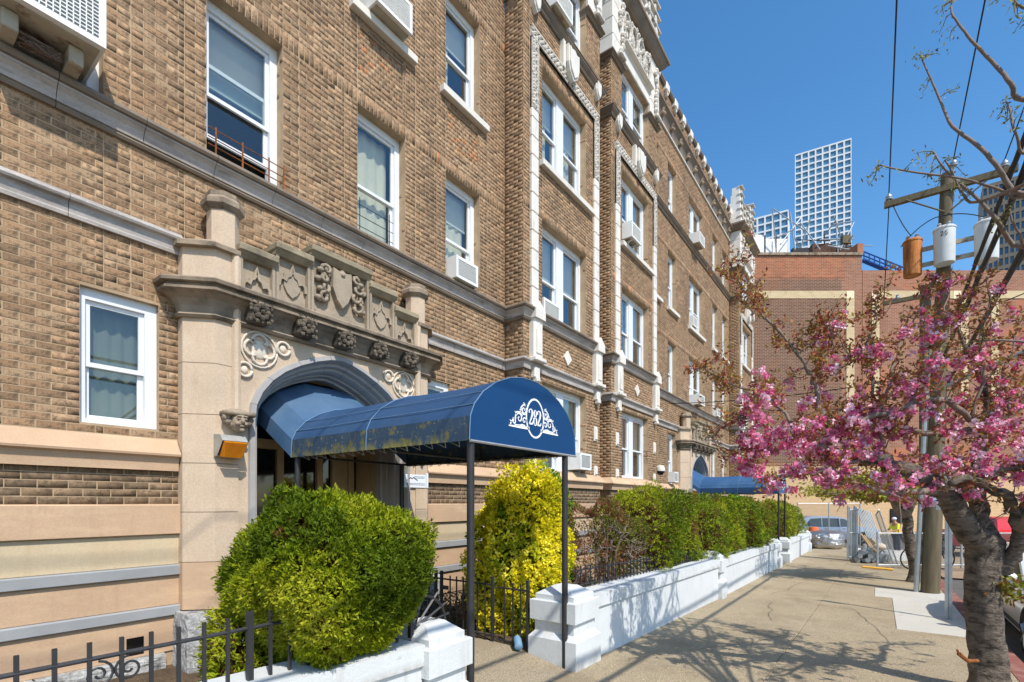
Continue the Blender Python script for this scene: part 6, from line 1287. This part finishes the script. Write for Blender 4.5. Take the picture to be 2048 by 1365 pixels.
    MB().cbox(-L/2 - .03, -L/2 + .1, -hw*.85, hw*.85, .32, .50, .03).xf(R).ob('rear_bumper', M['trim'] if not pickup else M['rim'], t); MB().cbox(L/2 - .1, L/2 + .03, -hw*.85, hw*.85, .28, .48, .03).xf(R).ob('front_bumper', M['trim'], t)
    return t, R
SUVP = [(-2.35, .3), (2.2, .28), (2.38, .45), (2.38, .82), (2.25, .98), (1.2, 1.08), (.45, 1.55), (.1, 1.64), (-1.3, 1.66), (-1.75, 1.6), (-2.25, 1.08), (-2.4, .95), (-2.42, .5)]
SUVG = [[(1.05, 1.08), (.15, 1.06), (.15, 1.52), (.38, 1.50)], [(.1, 1.06), (-.85, 1.06), (-.85, 1.55), (.1, 1.53)], [(-.9, 1.06), (-1.85, 1.1), (-1.5, 1.52), (-.9, 1.55)]]
sv = at(1655, 1090, 28.8); fwd_ang = math.atan2(-CT, ST)
vehicle('parked_car', 'silver grey SUV parked behind the foil bundle and chain-link fence', 'car', (sv.x, sv.y, gz(sv.x) - .08), fwd_ang, mat('silver_paint', lin(150, 160, 172), .3, .03, 3, 0, spec=.6, metal=.4, coat=.6), 4.8, 1.9, 1.66, SUVP, SUVG, (1.45, -1.45), .36)
SEDP = [(-2.2, .26), (2.1, .24), (2.28, .42), (2.26, .68), (2.1, .80), (1.05, .93), (.3, 1.38), (-.1, 1.45), (-.9, 1.44), (-1.35, 1.34), (-1.9, 1.02), (-2.25, .98), (-2.3, .6)]
SEDG = [[(.95, .94), (.05, .94), (.05, 1.36), (.22, 1.34)], [(0, .94), (-.85, .95), (-.85, 1.37), (0, 1.38)], [(-.9, .95), (-1.5, .98), (-1.25, 1.28), (-.9, 1.36)]]
vehicle('parked_car', 'white sedan parked at the kerb, cut off by the right edge', 'car', (10.95, -2.50, gz(11) - .15), PI, mat('white_car_paint', lin(222, 222, 214), .3, .03, 3, 0, spec=.6, coat=.7), 4.5, 1.8, 1.45, SEDP, SEDG, (1.38, -1.32), .32)
TRP = [(-2.7, .5), (2.6, .42), (2.75, .6), (2.75, 1.0), (2.6, 1.12), (1.4, 1.2), (.75, 1.72), (.4, 1.8), (-.5, 1.8), (-.8, 1.72), (-.9, 1.2), (-2.75, 1.18), (-2.78, .7)]
TRG = [[(1.2, 1.22), (.35, 1.2), (.35, 1.68), (.62, 1.66)], [(.3, 1.2), (-.75, 1.22), (-.68, 1.66), (.3, 1.7)]]
tr = at(2004, 1108, 21.5); tt_, R_ = vehicle('pickup_truck', 'red pickup truck seen from behind through the cherry branches', 'truck', (tr.x, tr.y, gz(tr.x) - .12), math.atan2(ST*.9, CT), mat('red_paint', lin(206, 30, 30), .3, .03, 3, 0, spec=.6, coat=.7), 5.5, 2.0, 1.8, TRP, TRG, (1.75, -1.6), .40, pickup=True)
MB().cbox(-2.80, -2.785, -.16, .16, .62, .74, .002).xf(R_).ob('number_plate', M['print'], tt_); MB().cbox(-2.1, -1.2, -.7, -.1, 1.18, 1.5, .08).xf(R_).ob('blue_load', mat('blue_tarp', lin(40, 90, 180), .6, .1, 4, .2), tt_); MB().cbox(-2.2, -1.3, .1, .7, 1.18, 1.42, .08).xf(R_).ob('orange_load', M['orange'], tt_)
# bicycle behind the fence
bw = at(1822, 1120, 15.9); t = empty('bicycle', (bw.x, bw.y, gz(bw.x)), 'black bicycle chained behind the slim street tree', 'bicycle')
d = Vector((ST, -CT, 0)); z0 = gz(bw.x)
for k in (0, 1.05):
    c_ = Vector((bw.x, bw.y, z0 + .35)) + d*k; w_ = MB().tube([c_ + d*(.33*math.cos(a*PI/14)) + Vector((0, 0, .33*math.sin(a*PI/14))) for a in range(29)], .022, 6).ob('wheel', M['tyre'], t, smooth=True)
    s_ = MB(); [s_.tube([c_, c_ + d*(.32*math.cos(a*PI/8)) + Vector((0, 0, .32*math.sin(a*PI/8)))], .003, 3) for a in range(16)]; s_.ob('spokes', M['galv'], w_)
q = lambda s, z: Vector((bw.x, bw.y, z0 + z)) + d*s
f = MB(); [f.tube([q(*a), q(*b)], .016, 6) for a, b in (((0, .35), (.35, .78)), ((0, .35), (.45, .33)), ((.45, .33), (.35, .85)), ((.45, .33), (.9, .75)), ((.35, .78), (.88, .82)), ((.88, .85), (1.05, .35)))]; f.ob('frame', M['trim'], t)
MB().tube([q(.86, .95) + Vector((.1, .2, 0)), q(.88, .95), q(.86, .95) - Vector((.1, .2, 0))], .013, 6).ob('handlebar', M['trim'], t); MB().ball(q(.33, .9), (.12, .07, .03), 8, 5).ob('saddle', M['trim'], t)

# ------------------------------------------------------------------ worker in a yellow safety shirt
wk = at(1793, 1081, 24.0); wz = CAMZ - (1108 - 1006)*24.0/FPX; th_ = empty('person', (wk.x, wk.y, wz), 'worker in yellow safety vest and white cap, back bent over a task beyond the fence', 'person')
right = Vector((ST, -CT, 0)); away = Vector((CT, ST, 0)); Q = lambda r, a, z: Vector((wk.x, wk.y, wz)) + right*r + away*a + Vector((0, 0, z))
def skinned(verts, edges, rads, root, name, m, parent):
    me = bpy.data.meshes.new(name); me.from_pydata([tuple(v) for v in verts], edges, []); o = bpy.data.objects.new(name, me); COL.objects.link(o)
    s_ = o.modifiers.new('skin', 'SKIN'); s_.use_smooth_shade = True; o.modifiers.new('sub', 'SUBSURF').levels = 2; o.modifiers['sub'].render_levels = 2
    for i, r in enumerate(rads): me.skin_vertices[0].data[i].radius = (r, r); me.skin_vertices[0].data[i].use_root = (i == root)
    dg = bpy.context.evaluated_depsgraph_get(); m2 = bpy.data.meshes.new_from_object(o.evaluated_get(dg)); m2.name = name; bpy.data.objects.remove(o); m2.materials.clear(); m2.materials.append(m); m2.polygons.foreach_set('use_smooth', [True]*len(m2.polygons))
    b = bpy.data.objects.new(name, m2); place(b, parent); b.location = -wloc(parent) if parent else (0, 0, 0); return b
J = [Q(0, 0, .92), Q(-.02, .0, 1.15), Q(-.05, .0, 1.40), Q(-.09, .0, 1.52), Q(-.11, .0, 1.64), Q(-.05, -.19, 1.40), Q(-.15, -.26, 1.16), Q(-.36, -.2, 1.08), Q(-.45, -.18, 1.06), Q(-.05, .19, 1.40), Q(-.16, .25, 1.16), Q(-.37, .18, 1.1), Q(-.46, .16, 1.08), Q(.0, -.1, .86), Q(.0, -.12, .48), Q(.03, -.12, .08), Q(-.13, -.13, .04), Q(.0, .1, .86), Q(.02, .13, .48), Q(.06, .13, .08), Q(-.10, .14, .04)]
E_ = [(0,1), (1,2), (2,3), (3,4), (2,5), (5,6), (6,7), (7,8), (2,9), (9,10), (10,11), (11,12), (0,13), (13,14), (14,15), (15,16), (0,17), (17,18), (18,19), (19,20)]
skin_m = mat('skin', lin(176, 128, 100), .6, .05, 5, 0); RD = [.13, .12, .13, .055, .09, .06, .045, .035, .03, .06, .045, .035, .03, .085, .06, .045, .035, .085, .06, .045, .035]
body = skinned(J, E_, RD, 0, 'body', skin_m, th_)
sel_ = [0, 1, 2, 5, 6, 9, 10]; ix = {j: i for i, j in enumerate(sel_)}
skinned([J[j] for j in sel_], [(ix[a], ix[b]) for a, b in E_ if a in ix and b in ix], [.15, .148, .155, .075, .058, .075, .058], 0, 'safety_shirt', mat('safety_yellow', lin(214, 220, 60), .8, .1, 6, .1), th_)
sel_ = [0, 13, 14, 15, 17, 18, 19]; ix = {j: i for i, j in enumerate(sel_)}
skinned([J[j] for j in sel_], [(ix[a], ix[b]) for a, b in E_ if a in ix and b in ix], [.145, .1, .078, .06, .1, .078, .06], 0, 'trousers', mat('navy_cloth', lin(38, 44, 62), .9, .1, 6, .1), th_)
hc = J[4]; MB().ball((hc.x, hc.y, hc.z + .045), (.105, .10, .075), 12, 8).ob('cap', M['white'], th_, smooth=True); g = MB().ball(tuple(hc + right*(-.1) + Vector((0, 0, -.01))), (.02, .02, .025), 6, 4); [g.ball(tuple(hc + right*(-.085) + away*q_ + Vector((0, 0, .015))), .013, 6, 4) for q_ in (-.04, .04)]; [g.ball(tuple(hc + away*q_), (.03, .02, .035), 6, 4) for q_ in (-.09, .09)]; g.ob('face', skin_m, th_, smooth=True)
for s0 in (7, 11):                                  # hands: palm and five fingers
    a, b = J[s0], J[s0 + 1]; dd = (b - a).normalized(); sd_ = dd.cross(Vector((0, 0, 1))).normalized(); h = MB().ball(b, (.045, .04, .022), 8, 5)
    for k, ln in enumerate((.06, .075, .08, .072, .055)): off = sd_*((k - 2)*.018); p_ = b + dd*(.03 if k else .0) + off; h.tube([p_, p_ + dd*ln*.5, p_ + dd*ln*.85 - Vector((0, 0, ln*.3))], [.009, .008, .006], 5)
    h.ob('hand', skin_m, th_, smooth=True)
MB().tube([Q(0, -.155, 1.0), Q(-.03, -.17, 1.35)], .018, 5).tube([Q(0, .155, 1.0), Q(-.03, .17, 1.35)], .018, 5).ob('orange_stripe', M['orange'], th_)

# ------------------------------------------------------------------ big red brick building across the end of the street
def brickmat(name, c1, c2, cm, stain):
    m = mat(name, c1, .9, .12, .15, 0); t = m.node_tree; N = t.nodes; L = t.links; b = N['Principled BSDF']
    tc = N.new('ShaderNodeTexCoord'); bt = N.new('ShaderNodeTexBrick'); bt.inputs['Color1'].default_value = (*c1, 1); bt.inputs['Color2'].default_value = (*c2, 1); bt.inputs['Mortar'].default_value = (*cm, 1)
    bt.inputs['Scale'].default_value = 1; bt.inputs['Brick Width'].default_value = .42; bt.inputs['Row Height'].default_value = .135; bt.inputs['Mortar Size'].default_value = .016; bt.inputs['Bias'].default_value = -.1
    L.new(tc.outputs['UV'], bt.inputs[0]); c = bt.outputs[0]
    for col, sc_, lo, hi, st, sq in stain:
        mp = N.new('ShaderNodeMapping'); mp.inputs['Scale'].default_value = sq; L.new(tc.outputs['UV'], mp.inputs[0]); n = N.new('ShaderNodeTexNoise'); n.inputs['Scale'].default_value = sc_; n.inputs['Detail'].default_value = 8; n.inputs['Roughness'].default_value = .62; L.new(mp.outputs[0], n.inputs[0])
        r = N.new('ShaderNodeMapRange'); r.inputs[1].default_value = lo; r.inputs[2].default_value = hi; r.inputs[3].default_value = 0; r.inputs[4].default_value = st; L.new(n.outputs[0], r.inputs[0]); x = N.new('ShaderNodeMix'); x.data_type = 'RGBA'; x.blend_type = 'MIX'; L.new(r.outputs[0], x.inputs[0]); L.new(c, x.inputs[6]); x.inputs[7].default_value = (*col, 1); c = x.outputs[2]
    L.new(c, b.inputs['Base Color']); bp = N.new('ShaderNodeBump'); bp.inputs['Strength'].default_value = .4; bp.inputs['Distance'].default_value = .02; L.new(bt.outputs['Fac'], bp.inputs['Height']); bp.invert = True; L.new(bp.outputs[0], b.inputs['Normal']); return m
MR = brickmat('red_brick_wall', lin(152, 104, 82), lin(128, 84, 66), lin(168, 142, 120), [(lin(196, 112, 70), .25, .56, .7, .7, (1,1,1)), (lin(120, 82, 64), .35, .55, .75, .5, (1,1,1))])
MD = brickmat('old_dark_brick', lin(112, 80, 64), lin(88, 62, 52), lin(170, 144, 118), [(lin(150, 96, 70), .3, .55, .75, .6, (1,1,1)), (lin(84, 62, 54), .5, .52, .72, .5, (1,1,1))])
MO = brickmat('orange_new_brick', lin(166, 100, 68), lin(136, 80, 56), lin(170, 142, 116), [(lin(120, 80, 62), .3, .5, .7, .6, (1,1,1))])
MT = brickmat('tan_painted_brick', lin(206, 174, 132), lin(196, 164, 124), lin(190, 160, 122), [(lin(176, 142, 104), .4, .55, .8, .5, (1,1,1))])
ML = brickmat('buff_brick_band', lin(204, 184, 146), lin(190, 170, 132), lin(196, 174, 138), [(lin(150, 128, 92), .5, .55, .75, .6, (2,2,.4))])
WR = 46.0; rb = empty('brick_building', at(1750, 1046, WR), 'huge windowless red brick wall with buff bands closing the street', 'building')
def wallrect(u0, u1, v0, v1, w0, depth, name, m, parent):   # a block whose front stands at forward distance w0
    r0, r1 = (u0 - 1024)/FPX*w0, (u1 - 1024)/FPX*w0; z0, z1 = CAMZ - (v1 - 1006)*w0/FPX, CAMZ - (v0 - 1006)*w0/FPX
    P = lambda r, w_, z: (r*ST + w_*CT, -r*CT + w_*ST, z)
    mb = MB().add([P(r0, w0, z0), P(r1, w0, z0), P(r1, w0 + depth, z0), P(r0, w0 + depth, z0), P(r0, w0, z1), P(r1, w0, z1), P(r1, w0 + depth, z1), P(r0, w0 + depth, z1)], [(3,2,1,0), (4,5,6,7), (0,1,5,4), (1,2,6,5), (2,3,7,6), (3,0,4,7)])
    me = mb.mesh(name, m); uv = me.uv_layers.new(name='UVMap')
    for p in me.polygons:
        for li in p.loop_indices:
            c_ = me.vertices[me.loops[li].vertex_index].co; rr_ = c_.x*ST - c_.y*CT; wf = c_.x*CT + c_.y*ST; uv.data[li].uv = (rr_ if abs(p.normal.x*CT + p.normal.y*ST) > .7 else wf, c_.z)
    o = bpy.data.objects.new(name, me); o.location = -wloc(parent) if parent else (0, 0, 0); place(o, parent); return o
wallrect(1380, 1724, 510, 932, WR, 14, 'wall', MR, rb); wallrect(1725, 2420, 541, 932, WR, 14, 'wall', MR, rb); wallrect(1380, 2420, 933, 1110, WR + .02, 14, 'base_wall', MT, rb)
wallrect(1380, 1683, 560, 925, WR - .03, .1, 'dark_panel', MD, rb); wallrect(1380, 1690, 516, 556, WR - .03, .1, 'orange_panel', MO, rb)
for a, b, c_, d_ in ((1380, 1692.5, 582, 597), (1693, 1709, 598, 800), (1744, 1759, 598, 800), (1760, 1906, 582, 597), (1922, 1937, 598, 800), (1983, 1998, 598, 800), (1999, 2300, 582, 597)): wallrect(a, b, c_, d_, WR - .06, .2, 'buff_band', ML, rb)
M['buffstone'] = mat('pale_corner_block', lin(226, 210, 176), .85, .05, 3, .1)
for a in (1693, 1744, 1907, 1983): wallrect(a, a + 15.5, 582, 597.5, WR - .09, .2, 'corner_block', M['buffstone'], rb)
wallrect(1380, 1727, 505, 510, WR - .15, 1, 'coping', M['darkstone'], rb); wallrect(1715, 1727, 487, 505, WR + .2, 2, 'chimney', MO, rb)
wallrect(1782, 1815, 1018, 1046, WR - .1, .2, 'doorway', M['trim'], rb)
# roof scaffolding, tarpaulins and blue stair on top of it
sf = empty('scaffolding', at(1640, 500, WR + 3), 'tangle of rooftop scaffolding poles above the red brick wall', 'scaffolding'); rs = random.Random(8)
for a, b in (((1545, 420), (1552, 500)), ((1580, 425), (1590, 500)), ((1545, 417), (1610, 462)), ((1560, 490), (1605, 432)), ((1600, 445), (1640, 500)), ((1620, 440), (1600, 500)), ((1668, 432), (1690, 500)), ((1650, 470), (1672, 440)), ((1665, 450), (1705, 443)), ((1640, 480), (1708, 478)), ((1640, 490), (1745, 492)), ((1648, 468), (1650, 508)), ((1708, 445), (1680, 500)), ((1684, 505), (1706, 470)), ((1585, 470), (1600, 495)), ((1655, 492), (1700, 500)), ((1700, 478), (1702, 508)), ((1672, 452), (1676, 505)), ((1556, 475), (1590, 458)), ((1590, 480), (1660, 482))):
    MB().tube([at(*a, WR + 2.5 + rs.uniform(0, 2)), at(*b, WR + 2.5 + rs.uniform(0, 2))], rs.choice((.05, .06, .07)), 5).ob('pole', M['galv'] if rs.random() < .6 else M['trim'], sf)
M['darkboard'] = mat('dark_stacked_boards', lin(84,62,50), .9, .4, 1.5, .2)
for u0, u1, v0, v1, mm in ((1586, 1622, 496, 509, M['trim']), (1625, 1665, 488, 509, M['darkboard']), (1664, 1718, 494, 509, M['darkboard']), (1686, 1702, 470, 486, M['polewood'])): wallrect(u0, u1, v0, v1, WR + 3 + rs.uniform(0, .4), .4, 'stacked_board', mm, sf)
M['tarp'] = mat('white_tarpaulin', lin(226, 228, 226), .6, .08, .6, .5, .8, bdist=.3)
tp_ = empty('tarpaulin', at(1540, 505, WR + 5), 'white tarpaulin screen on the roof left of the scaffolding', 'tarpaulin'); wallrect(1480, 1530, 470, 508, WR + 5, .3, 'sheet', M['tarp'], tp_); wallrect(1531, 1575, 478, 508, WR + 5.3, .3, 'sheet', M['tarp'], tp_)
for u in (1505, 1530, 1552): wallrect(u, u + 1.4, 470, 508, WR + 4.9, .08, 'post', M['trim'], tp_)
stq = empty('roof_stair', at(1770, 530, WR + 4), 'blue steel stair and handrail sloping along the roof behind the pole', 'stair'); MBL = mat('blue_steel', lin(36, 84, 156), .5, .1, 4, .05)
for dv in (0, 8, 16): MB().tube([at(1726, 503 + dv, WR + 3), at(1808, 536 + dv, WR + 3)], .07, 6).ob('handrail', MBL, stq)
for k in range(8): MB().tube([at(1728 + k*10.5, 503 + k*4.2, WR + 3), at(1728 + k*10.5, 522 + k*4.2, WR + 3)], .06, 5).ob('baluster', MBL, stq)
MB().tube([at(1726, 521, WR + 3.2), at(1808, 556, WR + 3.2)], .26, 4).ob('stringer', MBL, stq)
# ------------------------------------------------------------------ glass towers
M['towerwhite'] = mat('white_tower_frame', lin(224, 226, 226), .6, .03, .05, 0); M['towerglass'] = mat('blue_tower_glass', lin(86, 128, 154), .08, .35, .02, 0, spec=.9); M['towerdark'] = mat('grey_tower_frame', lin(120, 112, 100), .7, .05, .05, 0)
M['towerglassd'] = mat('dark_tower_glass', lin(52, 74, 92), .08, .35, .03, 0, spec=.9)
def tower(ur, vr, wr_, ul, vl, ncol, pitch, label, fm, gm, name='glass_tower', ztop=None, rows=None, wall=.22, side=14):
    zt = CAMZ - (vr - 1006)*wr_/FPX; wl = (zt - CAMZ)*FPX/(1006 - vl); a, b = at(ul, vl, wl), at(ur, vr, wr_); L = Vector((b.x - a.x, b.y - a.y, 0)); Ln = L.length; u = L/Ln; nrm = Vector((u.y, -u.x, 0))
    if nrm.dot(Vector((a.x, a.y, 0))) > 0: nrm = -nrm
    P = lambda s, o, z: Vector((a.x, a.y, 0)) + u*s + nrm*o + Vector((0, 0, z))
    t = empty(name, (a.x, a.y, -2), label, 'tower'); z0 = -2.0
    def slab_(s0, s1, o0, o1, k0, k1, mb): mb.add([P(s0, o1, k0), P(s1, o1, k0), P(s1, o0, k0), P(s0, o0, k0), P(s0, o1, k1), P(s1, o1, k1), P(s1, o0, k1), P(s0, o0, k1)], [(3,2,1,0), (4,5,6,7), (0,1,5,4), (1,2,6,5), (2,3,7,6), (3,0,4,7)]); return mb
    slab_(0, Ln, -side, -.5, z0, zt - .3, MB()).ob('wall', fm, t)
    cw = Ln/ncol; n = rows or int((zt - 30)/pitch)
    for i in range(ncol + 1): s = i*cw; slab_(max(0, s - cw*wall/2), min(Ln, s + cw*wall/2), -.5, 0, z0, zt, MB()).ob('mullion', fm, t)
    pane = None
    for j in range(n + 1): z = zt - j*pitch; slab_(0, Ln, -.49, -.02, z - pitch*wall, z - .0, MB()).ob('spandrel', fm, t)
    base_ = slab_(cw*wall/2, cw*(1 - wall/2), -.46, -.40, 0, pitch*(1 - wall), MB()); me = base_.mesh('window', gm)
    cnt = 0
    for j in range(n):
        for i in range(ncol):
            if cnt >= 300: break
            o = bpy.data.objects.new('window', me); o.location = u*(i*cw) + Vector((0, 0, zt - (j + 1)*pitch)) - wloc(t); place(o, t); cnt += 1
    return t
tower(1703, 276, 200, 1590, 310, 8, 2.62*1.0, 'tall white gridded glass tower above the red brick wall', M['towerwhite'], M['towerglass'], rows=26)
tower(1577, 419, 190, 1470, 447, 7, 2.9, 'lower white gridded glass block left of the tall tower', M['towerwhite'], M['towerglass'], rows=16)
tower(2075, 340, 150, 1965, 372, 10, 3.3, 'dark stone and glass tower at the right edge behind the cables', M['towerdark'], M['towerglassd'], rows=22, wall=.34)
